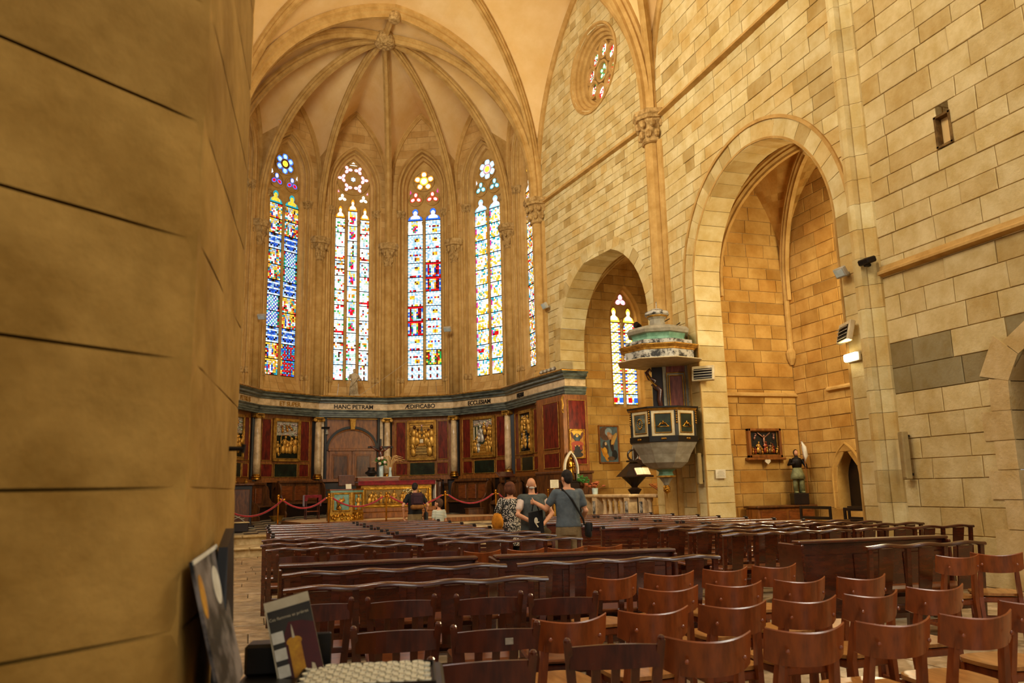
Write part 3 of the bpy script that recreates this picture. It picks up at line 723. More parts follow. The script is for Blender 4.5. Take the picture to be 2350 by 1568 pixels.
def panel_grid(kind, nx, ny, rnd):
    """rows from bottom to top of palette keys"""
    C = rnd.choice
    if kind == 'F': return figure_grid(nx, ny, rnd, 'yyorwtyk', 'wwrc', 'rgbwu', 'ytrw')
    if kind == 'D':
        return [[('k' if abs(abs(i - (nx - 1) / 2) / (nx / 2) + abs(j - (ny - 1) / 2) / (ny / 2) - .98) < .12 else C('bbblu') if abs(i - (nx - 1) / 2) < nx * .3 else C('bl')) if j % 3 else ('s' if i % 4 else 'l') for i in range(nx)] for j in range(ny)]
    if kind == 'T': return [[('s' if (i + j) % 2 else C('ttbu')) if 0 < i < nx - 1 else C('grtk') for i in range(nx)] for j in range(ny)]
    if kind == 'R': return [[('t' if (i % 2 and j % 2) else C('rrdrb')) if 0 < i < nx - 1 else C('rtby') for i in range(nx)] for j in range(ny)]
    if kind == 'P':
        G = [[C('wwwwcswsle') for _ in range(nx)] for _ in range(ny)]
        t = C([0, 1, 1, 2, 3, 4, 5, 5])
        for _ in range(5): G[rnd.randrange(ny)][rnd.randrange(nx)] = C('rroglny')
        if t == 0: G[1] = [C('rrrdo') for _ in range(nx)]; G[2] = [C('wrwe') for _ in range(nx)]
        elif t == 1:
            for i in range(nx):
                G[2][i] = C('rogww'); G[3][i] = C('wonw'); G[ny - 2][i] = C('lonw')
        elif t == 2: G[ny // 2] = [C('eegw') for _ in range(nx)]; G[0] = [C('lsw') for _ in range(nx)]; G[ny - 1] = [C('rrww') for _ in range(nx)]
        elif t == 3: G[1] = [C('lls') for _ in range(nx)]; G[3] = [C('oywn') for _ in range(nx)]; G[5] = [C('rwwg') for _ in range(nx)]
        elif t == 4:
            for j in range(ny): G[j][nx // 2] = C('ngkew'); G[j][0] = C('lsw'); G[j][nx - 1] = C('lsw')
        else:
            for j in range(0, ny, 2): G[j] = [C('wwrlog') if (i + j) % 3 == 0 else 'w' for i in range(nx)]
        return G
    if kind == 'G': return figure_grid(nx, ny, rnd, 'wwwcsw', 'rrmg', 'gbwrw')
    if kind == 'Y':
        G = [[('l' if (i + j) % 2 else 'w') if i in (0, nx - 1) or j in (0, ny - 1) else C('wwslcl') for i in range(nx)] for j in range(ny)]
        bx = C([1, nx // 2]); by = C([1, ny // 2])
        for j in range(by, min(ny - 1, by + 2)):
            for i in range(bx, min(nx - 1, bx + 3)): G[j][i] = C('yyoyn')
        for i in range(1, nx - 1): G[(by + 3) % (ny - 1)][i] = C('rrddw') if C([0, 1, 1]) else C('lbyw')
        return G
    if kind == 'H':
        G = figure_grid(nx, ny, rnd, 'dkdr', 'wcwl', 'ugo', 'lwb'); G[ny - 1] = ['r'] * nx; G[0] = [C('rbl') for _ in range(nx)]; return G
    if kind == 'V': return figure_grid(nx, ny, rnd, 'gyynro', 'yw', 'ng', 'gyn')
    if kind == 'Q':
        G = [['w' if (i + j) % 3 else 'l' for i in range(nx)] for j in range(ny)]
        for i, j in ((2, 1), (nx - 3, 1), (2, ny - 3), (nx - 3, ny - 3)): G[j][i] = 'd'; G[j + 1][i] = 'n'
        return G
    if kind == 'Z':
        G = [[C('wwwscy') if rnd.random() < .8 else C('ltc') for _ in range(nx)] for _ in range(ny)]
        for j in range(ny // 2): G[j][nx - 1] = C('oyo')
        for j in range(ny // 2, ny): G[j][0] = C('mmp')
        for j in range(1, 3):
            for i in range(1, nx - 2): G[j][i] = C('yycw')
        for _ in range(8): G[rnd.randrange(ny)][rnd.randrange(nx)] = C('yyotcl')
        if rnd.random() < .22:
            for i in range(1, nx - 4): G[ny // 2][i] = C('rrd'); G[ny // 2 + 1][i] = C('rrt')
        G[ny - 1] = [C('wltw') for _ in range(nx)]
        return G
    if kind == 'O': return [[C('wwcoyryltw') for _ in range(nx)] for _ in range(ny)]
    if kind == 'C': return [[(C('rb') if i in (0, nx - 1) and j % 2 else 'y' if (i * 2 + j) % 3 == 0 else 'w') for i in range(nx)] for j in range(ny)]
    if kind == 'B': return [[('r' if i < nx / 2 else 'b') if 1 <= j < 4 and i not in (0, nx // 2) else C('wyl') for i in range(nx)] for j in range(ny)]
    return [['w'] * nx for _ in range(ny)]
def glass_panel(parent, M, u0, u1, z0, z1, kind, nx, ny, rnd, d=-.395, gain=1.):
    G = panel_grid(kind, nx, ny, rnd); mb = MB(M); du, dz = (u1 - u0) / nx, (z1 - z0) / ny; g = .0045
    for j in range(ny):
        for i in range(nx):
            c = PAL[G[j][i]]; k = GAIN * gain * (1.25 if G[j][i] in 'wcs' else 1.) * rnd.uniform(.8, 1.1); mb.col = tuple(x * k for x in c)
            a, b, e, f = u0 + i * du + g, u0 + (i + 1) * du - g, z0 + j * dz + g, z0 + (j + 1) * dz - g
            if kind in 'DTRFC' and (i + j) % 2 == 0:      # leaded diamonds inside the cell
                mb.face([(a, d, e), (b, d, e), (b, d, f), (a, d, f)])
                mb.col = tuple(min(3, x * 1.5 + .12) for x in mb.col); m_ = .28
                mb.face([((a + b) / 2, d + .002, e + (f - e) * m_ * .4), (b - (b - a) * m_ * .4, d + .002, (e + f) / 2), ((a + b) / 2, d + .002, f - (f - e) * m_ * .4), (a + (b - a) * m_ * .4, d + .002, (e + f) / 2)])
            else: mb.face([(a, d, e), (b, d, e), (b, d, f), (a, d, f)])
    return mb.obj('glass_panel', 'stained_glass', parent)
def lobes(cx, cz, n, r, rl, rot=0., el=1.35):
    """outlines of n petals round a centre"""
    R = []
    for i in range(n):
        a = rot + 2 * PI * i / n; c, s = math.sin(a), math.cos(a); pts = []
        for j in range(14):
            t = 2 * PI * j / 14; x, y = rl * math.cos(t), rl * el * math.sin(t); pts.append((cx + c * r + x * s + y * c, cz + s * r - x * c + y * s))
        R.append(pts)
    return R
def light(parent, M, polys, cols, d=-.39, ring=.018, name='tracery_light', gain=1., stone='stone_rib'):
    mb = MB(M); rg = MB(M)
    for i, p in enumerate(polys):
        c = PAL[cols[1 % len(cols)]]; mb.col = tuple(x * GAIN * gain for x in c); dd = d + .0012 * i
        mb.face([(u, dd, z) for u, z in p])
        if ring:
            m_ = len(p); cu = sum(q[0] for q in p) / m_; cz = sum(q[1] for q in p) / m_
            mb.col = tuple(x * GAIN * gain for x in PAL[cols[(0 if i % 3 else len(cols) - 1) if len(cols) > 2 else 0]])
            mb.face([(cu + (u - cu) * .68, dd + .0006, cz + (z - cz) * .68) for u, z in p])
            rg.sweep(circ(6, ring), [(u + (u - cu) * .06, d - .01, z + (z - cz) * .06) for u, z in p], (0, 1, 0) if False else None, closed=True)
    o = mb.obj(name, 'stained_glass', parent)
    if rg.v: rg.obj('tracery_roll', stone, o, smooth=True)
    return o
def lancet_head(cx, w_, z0, zt):
    """cusped top of a lancet"""
    h = w_ / 2; sh = z0 + (zt - z0) * .42; P = [(cx - h, z0)]
    for i in range(5): t = i / 4 * PI / 2; P.append((cx - h + (h * .55) * (1 - math.cos(t)), z0 + (sh - z0) * math.sin(t)))
    top = [(cx + h * .42 * math.cos(t), sh + (zt - sh) * (.5 + .5 * math.sin(t))) for t in [PI * 1.25 - PI * 1.5 * i / 8 for i in range(9)]]
    P += top; P += [(2 * cx - u, z) for u, z in reversed(P[:6])]
    return P
def gothic_window(root, M, n_l, kinds, seed, hw=.67, zs=5.72, zl=12.2, scheme='T2', cols=('l', 'b'), depth=-.395, npan=11, heads=None, inner=None, gain=1., nx=8, ny=7, wl=None):
    """fills an opening: leaded panels between mullions, pierced head"""
    rnd = random.Random(seed); mw = .115 if n_l > 1 else 0
    lw = (2 * hw - mw * (n_l - 1)) / n_l
    back = MB(M); back.prism(inner.path(14), (0, depth - .03, 0), (1, 0, 0), (0, 0, 1), (0, -.14, 0)); back.obj('tracery', 'stone_rib', root)
    heads = heads or [zl + .5] * n_l
    for i in range(n_l):
        u0 = -hw + i * (lw + mw); u1 = u0 + lw
        ld = MB(M); ld.box(((u0 + u1) / 2, depth - .012, (zs + zl) / 2), (lw, .012, zl - zs)); ld.obj('lead_sheet', 'lead', root)
        br = MB(M); top = zl + (heads[i] - zl - .5)
        ph = (top - zs) / npan
        for j in range(npan):
            kd = kinds[i][npan - 1 - j] if len(kinds[i]) >= npan else kinds[i][(npan - 1 - j) % len(kinds[i])]
            glass_panel(root, M, u0 + .008, u1 - .008, zs + j * ph + .014, zs + (j + 1) * ph - .014, kd, nx, ny, rnd, depth, gain)
            br.box(((u0 + u1) / 2, depth + .012, zs + (j + 1) * ph), (lw, .022, .026))
        br.obj('saddle_bars', 'lead', root)
        light(root, M, [lancet_head((u0 + u1) / 2, lw - .02, top + .01, heads[i])], cols[0] + cols[1], depth + .004, .02, 'lancet_head', gain)
        if i < n_l - 1:
            mb = MB(M); uc = u1 + mw / 2; q = [(-mw / 2, -.1), (-mw / 2, 0), (-mw * .2, .07), (mw * .2, .07), (mw / 2, 0), (mw / 2, -.1)]
            mb.add([(uc + a, depth + b, zz) for zz in (zs - .25, top + .1) for a, b in q], [(k, k + 1, k + 7, k + 6) for k in range(5)] + [tuple(range(6)), tuple(range(6, 12))])
            mb.obj('mullion', 'stone_rib', root)
            mb = MB(M); leafcap(mb, (uc, depth + .03, 0), .05, .08, zl - .3, zl - .1, 5); mb.obj('mullion_capital', 'carved', root)
    return rnd
# --- scheme data for the apse bays: (lancets, panel kinds from the top, colours of the head)
WIN = {
    -2: (2, ['TDTDTDTDTDT', 'DTDTDTDTDTD'], 'lb'), -1: (2, ['TDRTDTTDRTD', 'DTDTRDTDTDT'], 'lb'),
    0: (2, ['FFDFFDTTDFF', 'FFDTTDFFDRR'], 'lb'),
    1: (3, ['PPPPPPPPPPP', 'GGPGGPGGPPP', 'PPPPPPPPPPP'], 'wp'),
    2: (2, ['GYYYYYHHYYQ', 'YYYHHYYYYVQ'], 'yo'),
    3: (2, ['ZZZZZZZZZZZ', 'ZZZZZZZZZZZ'], 'ls'), 4: (2, ['OOOOOOOOOOO', 'OOOOOOOOOOO'], 'wy')}
WLAB = {-2: 'blue stained glass window hidden at the far left of the apse', -1: 'narrow slice of blue stained glass beside the near pier', 0: 'two-light stained glass window in blue and jewel colours with star rosette',
        1: 'three-light pale stained glass window with ring of pink trefoils, above the statue', 2: 'two-light yellow, red and white stained glass window with orange rosette',
        3: 'two-light pale stained glass window with magenta and orange edging', 4: 'slim foreshortened stained glass window next to the chancel wall'}
for n_, k in enumerate(range(-2, 5)):
    nrm, t = bay(k); M = frame(A0 + nrm * AP, t, -nrm); hwall = AP * math.tan(math.radians(15))
    outer = Arch(0, .99, 13.4, 4.95, 1.65); inner = Arch(0, .68, 13.4, 5.6, 1.3)
    wl = ashlar('wall_apse', M, -hwall, hwall, 4.4, 17.2, (.24, .34), (.35, .7), [outer], 'stone_apse', 40 + k, 110 if k > -1 else 30 if k == -1 else 0, label='apse wall bay round ' + WLAB[k].split(' window')[0] + ' window', chm=.008, gap=.004, pr=(0, .008))
    bk = MB(M); bk.face([(-hwall, -.02, 0), (hwall, -.02, 0), (hwall, -.02, 4.5), (-hwall, -.02, 4.5)]); bk.obj('lower_wall', 'mortar', wl)
    # jamb mouldings, sloping sill, colonnettes
    pth = outer.path(14, 4); mb = MB(M)
    arch_sweep(mb, pth, [(.07, .0), (.07, .035), (.02, .04), (0, .0), (-.02, -.06), (-.09, -.07), (-.1, -.13), (-.13, -.18), (-.2, -.19), (-.22, -.27), (-.3, -.31), (-.32, -.42)])
    mb.obj('jamb_moulding', 'stone_apse', wl, smooth=False)
    mb = MB(M)
    for a, d in ((-.045, -.035), (-.165, -.155)): arch_sweep(mb, pth, roll(a, d, .048, 8), pclosed=True)
    mb.obj('roll_moulding', 'stone_rib', wl, smooth=True)
    mb = MB(M)
    for sg in (-1, 1):
        for a, d in ((.99 - .045, -.035), (.99 - .165, -.155)):
            leafcap(mb, (sg * a, d, 0), .065, .1, 12.2, 12.5, 6); mb.lathe([(.075, 5.6), (.075, 5.72), (.06, 5.76), (.06, 5.8)], (sg * a, d, 0), 8)
    mb.obj('colonnette_capital', 'carved', wl)
    mb = MB(M)
    nst = 5
    for j in range(3):
        for i in range(nst):
            f0, f1 = j / 3, (j + 1) / 3; ha, hb = .96 - .24 * f0, .96 - .24 * f1; ua0, ua1 = -ha + 2 * ha * i / nst, -ha + 2 * ha * (i + 1) / nst; ub0, ub1 = -hb + 2 * hb * i / nst, -hb + 2 * hb * (i + 1) / nst; g = .006
            P = [(ua0 + g, .02 - .42 * f0 - .01, 4.95 + .76 * f0), (ua1 - g, .02 - .42 * f0 - .01, 4.95 + .76 * f0), (ub1 - g, .02 - .42 * f1 + .01, 4.95 + .76 * f1 - .01), (ub0 + g, .02 - .42 * f1 + .01, 4.95 + .76 * f1 - .01)]
            s_ = MB(M); s_.add(P + [(a, b - .06, c - .05) for a, b, c in P], [(0, 1, 2, 3), (0, 4, 5, 1), (1, 5, 6, 2), (2, 6, 7, 3), (3, 7, 4, 0)]); s_.obj('sill_stone', 'stone_apse', wl)
    win = struct(bpy.data.objects.new('window_%d' % (n_ + 1), None), WLAB[k]); COL.objects.link(win)
    nl, kinds, hc = WIN[k]
    heads = [12.68, 12.68] if nl == 2 else [12.68, 13.0, 12.68]
    HC = {-2: 'lt', -1: 'lt', 0: 'yt', 1: 'co', 2: 'sb', 3: 'wl', 4: 'wc'}[k]
    gothic_window(win, M, nl, kinds, 60 + k, .67, 5.72, 12.2, cols=(HC[0], HC[1]), heads=heads, inner=inner, gain={0: .72, -1: .7, -2: .7, 1: 1.15, 2: 1.05, 3: 1., 4: .8}[k], nx=9 if nl == 2 else 6, ny=8)
    D = -.389
    if nl == 3:
        for i in range(6):
            a = 2 * PI * (i + .5) / 6; cx, cz = .43 * math.sin(a), 13.86 + .43 * math.cos(a)
            light(win, M, lobes(cx, cz, 3, .095, .064, a), 'wp', D, .014, gain=1.5)
        light(win, M, lobes(0, 13.84, 6, .05, .035), 'sl', D, .01, gain=1.3)
        light(win, M, [[(-.16, 14.42), (.16, 14.42), (0, 14.58)]], 'wc', D, .014, gain=1.3)
        for s in (-1, 1): light(win, M, lobes(s * .42, 13.02, 3, .09, .06, 0), 'wc', D, .014, gain=1.3); light(win, M, [[(s * .60, 13.25), (s * .53, 13.25), (s * .59, 13.36)]], 'rp', D, 0)
        rg = MB(M); rg.sweep(circ(6, .03), [(.64 * math.sin(2 * PI * i / 28), -.39, 13.84 + .64 * math.cos(2 * PI * i / 28)) for i in range(28)], None, closed=True); rg.obj('tracery_ring', 'stone_rib', win, smooth=True)
    else:
        cc = {0: ('lb', 'rbw', 'yk'), -1: ('lb', 'bl', 'yk'), -2: ('lb', 'bl', 'yk'), 2: ('wo', 'cr', 'cy'), 3: ('sl', 'st', 'yp'), 4: ('wc', 'wy', 'yw')}[k]
        light(win, M, lobes(0, 13.84, 5 if k == 2 else 6, .28, .125, .0, 1.1), cc[0], D, .016, gain=1.1)
        light(win, M, [[(.18 * math.sin(2 * PI * i / 18), 13.84 + .18 * math.cos(2 * PI * i / 18)) for i in range(18)]], cc[2], D + .012, .016, gain=1.1)
        for s in (-1, 1):
            light(win, M, lobes(s * .345, 13.13, 3, .14, .085, 0), cc[1], D, .014, gain=1.1)
            light(win, M, [[(s * .585, 13.28), (s * .49, 13.3), (s * .57, 13.5)]], 'rm' if k == 2 else 'ls', D, 0)
        rg = MB(M)
        for cx, cz, r in ((0, 13.84, .42), (-.34, 13.1, .29), (.34, 13.1, .29)): rg.sweep(circ(6, .028), [(cx + r * math.sin(2 * PI * i / 24), -.392, cz + r * math.cos(2 * PI * i / 24)) for i in range(24)], None, closed=True)
        rg.obj('tracery_ring', 'stone_rib', win, smooth=True)

# ---------------------------------------------------------------- round window of the chancel wall
rw = struct(bpy.data.objects.new('window_8', None), 'round rose window of eight petals high in the chancel wall'); COL.objects.link(rw)
mb = MB(ML); arch_sweep(mb, rose.path(40), [(.10, 0), (.10, .05), (.04, .06), (0, 0), (-.05, -.06), (-.06, -.12), (-.14, -.15), (-.16, -.22), (-.24, -.26), (-.26, -.34), (-.34, -.34), (-.35, -.42)], True); mb.obj('rose_moulding', 'stone_rib', rw, smooth=False)
mb = MB(ML); mb.prism(Hole(3.86, 14.0, .98).path(36), (0, -.42, 0), (1, 0, 0), (0, 0, 1), (0, -.05, 0)); mb.obj('tracery', 'stone_rib', rw)
for i in range(8):
    a = 2 * PI * i / 8 + .2; cx, cz = 3.86 + .66 * math.sin(a), 14.0 + .66 * math.cos(a); r_ = .235
    pts = [(cx + r_ * math.sin(2 * PI * j / 20), cz + r_ * math.cos(2 * PI * j / 20)) for j in range(20)]
    rg = MB(ML); arch_sweep(rg, pts, [(.05, -.42), (.05, -.30), (.0, -.28), (-.03, -.31), (-.03, -.42)], True); pt = rg.obj('petal_frame', 'stone_rib', rw, smooth=False)
    mb = MB(ML); rnd = random.Random(i)
    for j in range(20):
        for q in range(3):
            mb.col = tuple(x * 1.5 for x in PAL[rnd.choice('wwcsrgwwrk')]); r0, r1 = (r_ - .03) * q / 3, (r_ - .03) * (q + 1) / 3 - .006; t0, t1 = 2 * PI * j / 20 + .02, 2 * PI * (j + 1) / 20 - .02
            if j % 2 and q == 0: continue
            if q == 0: t1 += 2 * PI / 20
            mb.face([(cx + r0 * math.sin(t0), -.4, cz + r0 * math.cos(t0)), (cx + r1 * math.sin(t0), -.4, cz + r1 * math.cos(t0)), (cx + r1 * math.sin(t1), -.4, cz + r1 * math.cos(t1)), (cx + r0 * math.sin(t1), -.4, cz + r0 * math.cos(t1))])
    mb.obj('glass', 'stained_glass', pt)
pts = [(3.86 + .3 * math.sin(2 * PI * j / 20), 14 + .3 * math.cos(2 * PI * j / 20)) for j in range(20)]
rg = MB(ML); arch_sweep(rg, pts, [(.05, -.42), (.05, -.30), (.0, -.28), (-.03, -.31), (-.03, -.42)], True); pt = rg.obj('centre_frame', 'stone_rib', rw)
light(rw, ML, lobes(3.86, 14.0, 6, .16, .075), 'wgcrws', -.4, .016, 'centre_light')

# ---------------------------------------------------------------- chapel behind the chancel wall arch
NO = -N1                                                              # outwards
def c1(n, s, z=0.): return C5 + NO * n + D1 * s + Z * z
ME1 = frame(c1(0, .9), NO, D1)                                        # its east wall: u = distance outwards
cwA = Arch(2.62, .62, 6.9, 4.0, 1.25)
wc1 = ashlar('wall_chapel_east', ME1, .8, 5.2, 0, 9.6, (.24, .34), (.4, .75), [cwA], 'stone_chapel', 71, 150, label='east wall of the side chapel behind the pulpit', chm=.01)
mb = MB(ME1); arch_sweep(mb, cwA.path(14, 3), [(.03, 0), (0, 0), (-.04, -.07), (-.1, -.09), (-.11, -.3)]); mb.obj('jamb_moulding', 'stone_chapel', wc1)
mb = MB(ME1); mb.hexa([(2.0, 0, 3.6), (3.24, 0, 3.6), (3.24, -.3, 4.15), (2.0, -.3, 4.15), (2.0, .0, 3.5), (3.24, .0, 3.5), (3.24, -.32, 3.5), (2.0, -.32, 3.5)]); mb.obj('sill', 'stone_chapel', wc1)
w9 = struct(bpy.data.objects.new('window_9', None), 'bright yellow and white two-light window in the side chapel'); COL.objects.link(w9)
MW9 = frame(c1(2.62, .9), NO, D1)
gothic_window(w9, MW9, 2, ['CCCCCCCB'] * 2, 99, .51, 4.15, 7.0, cols=('w', 'y'), depth=-.26, npan=8, heads=[7.42, 7.42], inner=Arch(0, .51, 6.9, 4.1, 1.12), gain=1.25, nx=6, ny=6)
light(w9, MW9, lobes(0, 7.68, 3, .1, .085), 'wpc', -.255, .014, gain=1.3)
for P, Q, nm, sd in ((c1(5.2, .9), D1, 'wall_chapel_south', 72), ):
    ashlar(nm, frame(P, D1, N1), 0, 6.2, 0, 9.6, (.26, .36), (.45, .85), [], 'stone_chapel', sd, 0, label='far wall of the side chapel behind the pulpit')
ashlar('wall_chapel_west', frame(c1(.8, 6.3), NO, -D1), 0, 4.4, 0, 9.6, (.26, .36), (.45, .85), [], 'stone_chapel', 73, 0, label='west wall of the side chapel behind the pulpit')
crossvault('ceiling_vault_side_chapel', 'small dark ribbed vault of the side chapel', [c1(.85, .9), c1(.85, 6.3), c1(5.2, 6.3), c1(5.2, .9)], 6.2, 9.0, 9.3, zs=5, diag=THIN, stilt=.2, mats=('stone_chapel', 'stone_chapel'))
# ---------------------------------------------------------------- chapel behind the nave wall arch
SX, EY = 12.5, 16.2
wc2 = ashlar('wall_chapel_east_nave', frame((10.4, EY, 0), (1, 0, 0), (0, -1, 0)), 0, SX - 10.4, 0, 9.8, (.26, .36), (.45, .8), [], 'stone_chapel', 75, 120, label='east wall of the nave chapel with the framed relief', chm=.01)
nich = Arch(-14.65, .36, 1.55, .9, .62)
wc3 = ashlar('wall_chapel_south_nave', frame((SX, 0, 0), (0, -1, 0), (-1, 0, 0)), -EY, -10.6, 0, 9.8, (.26, .36), (.45, .85), [nich], 'stone_chapel', 76, 150, label='south wall of the nave chapel with the pointed niche', chm=.01)
MS = frame((SX, 0, 0), (0, -1, 0), (-1, 0, 0))
mb = MB(MS); arch_sweep(mb, nich.path(10, 2), [(.16, 0), (.16, .02), (.12, .03), (.1, 0), (.02, 0), (0, -.03), (-.02, -.45)]); mb.prism(nich.path(10), (0, -.42, 0), (1, 0, 0), (0, 0, 1), (0, -.03, 0)); mb.obj('niche_lining', 'stone_chapel', wc3)
mb = MB(MS); mb.prism(Arch(-14.65, .34, 1.55, .9, .6).path(10), (0, -.3, 0), (1, 0, 0), (0, 0, 1), (0, -.05, 0)); mb.obj('niche_shutter', 'wood_black', wc3)
string_course('trim_4', frame((10.4, EY, 0), (1, 0, 0), (0, -1, 0)), .1, SX - 10.4, 3.5, 'string course on the nave chapel east wall', .12, .09)
string_course('trim_5', MS, -15.0, -13.6, 3.5, 'short string course stub on the nave chapel south wall', .12, .1)
ashlar('wall_chapel_west_nave', frame((10.4, 10.75, 0), (-1, 0, 0), (0, 1, 0)), -2.1, 0, 0, 9.8, (.26, .36), (.45, .8), [], 'stone_chapel', 77, 0, label='west wall of the nave chapel')
crossvault('ceiling_vault_nave_chapel', 'ribbed vault of the nave chapel', [(10.46, 10.75), (10.46, EY), (SX, EY), (SX, 10.75)], 5.9, 9.2, 9.0, zs=5, diag=[(a * .9, b * .9) for a, b in RIB], stilt=.4, mats=('stone_chapel', 'stone_chapel'))
mb = MB(); mb.lathe([(.04, 4.3), (.11, 4.45), (.13, 4.6), (.07, 4.7), (.07, 6.3)], (SX - .06, EY - .06, 0), 10); mb.obj('corner_shaft', 'stone_rib', wc2)
mb = MB(); mb.face([(9.8, 10, -.01), (16, 10, -.01), (16, 26, -.01), (9.8, 26, -.01)]); mb.obj('chapel_paving', 'flag', floor)

# clear-glazed windows of the unseen north side (their daylight is set at the top)
for i_, (x_, y_, z_, to_) in enumerate(((-1.66, 5.5, 11.5, (9.8, 14, 7.0)), (-1.66, 10.5, 11.8, (9.5, 20, 9.5)), (-1.66, 15.0, 12.0, (6, 28, 14)))):
    nw = V((to_[0] - x_, to_[1] - y_, 0)).normalized(); Mn = frame((x_, y_, 0), (nw.y, -nw.x, 0), nw); wn = struct(bpy.data.objects.new('window_%d' % (10 + i_), None), 'tall clear window of the north side'); COL.objects.link(wn)
    an = Arch(0, 1.35, z_ + 1.6, z_ - 3.4, 1.9); mb = MB(Mn); arch_sweep(mb, an.path(10), [(.3, -.3), (.3, .0), (.1, .05), (0, 0), (-.06, -.2)]); mb.obj('frame', 'stone_rib', wn)
    mb = MB(Mn); mb.col = (1.5, 1.45, 1.3); mb.face([(u, -.15, z) for u, z in an.path(10)]); mb.obj('pane', 'stained_glass', wn)

# ================================================================== panelling round the apse
GOLD = L_('e0a848'); GOLD2 = L_('c98a30'); DGRN = L_('20281a'); SILV = L_('d8d0bc'); BRN = L_('5a3418'); PALE = L_('f0dcb0')
def drape(mb, u, y, z, h, c, lean=0., dep=.05, head=None, arm=0):
    """small carved figure on a relief: robe, torso, head, arms (local wall frame)"""
    mb.col = c
    R = Matrix.Rotation(lean, 3, 'Y')
    def P(a, b): q = R @ V((a, 0, b)); return (u + q.x, y, z + q.z)
    mb.ball(P(0, h * .24), (h * .17, dep, h * .27), 8, 5, R)
    mb.ball(P(0, h * .60), (h * .13, dep * 1.1, h * .2), 8, 5, R)
    mb.tube([P(-h * .1, h * .72), P(-h * .22, h * (.55 if arm < 1 else .8)), P(-h * .1, h * (.45 if arm < 1 else 1.0))], [h * .05, h * .045, h * .03], 5)
    mb.tube([P(h * .1, h * .72), P(h * .22, h * (.55 if arm < 2 else .8)), P(h * .12, h * (.45 if arm < 2 else 1.0))], [h * .05, h * .045, h * .03], 5)
    for k in (-.5, .1, .6): mb.tube([P(k * h * .16, h * .5), P(k * h * .24, h * .02)], h * .022, 4)
    mb.col = head or c; mb.ball(P(0, h * .88), (h * .075, dep * .9, h * .09), 7, 5)
    return mb
def cloud(mb, u0, u1, z0, z1, y, c, rnd, n=22):
    for _ in range(n):
        mb.col = tuple(x * rnd.uniform(.7, 1.05) for x in c); mb.ball((rnd.uniform(u0, u1), y, rnd.uniform(z0, z1)), (rnd.uniform(.03, .075), .035, rnd.uniform(.025, .05)), 7, 4)
def slab(mb, u0, u1, z0, z1, y, c, t=.02): mb.col = c; mb.box(((u0 + u1) / 2, y, (z0 + z1) / 2), (u1 - u0, t, z1 - z0)); return mb
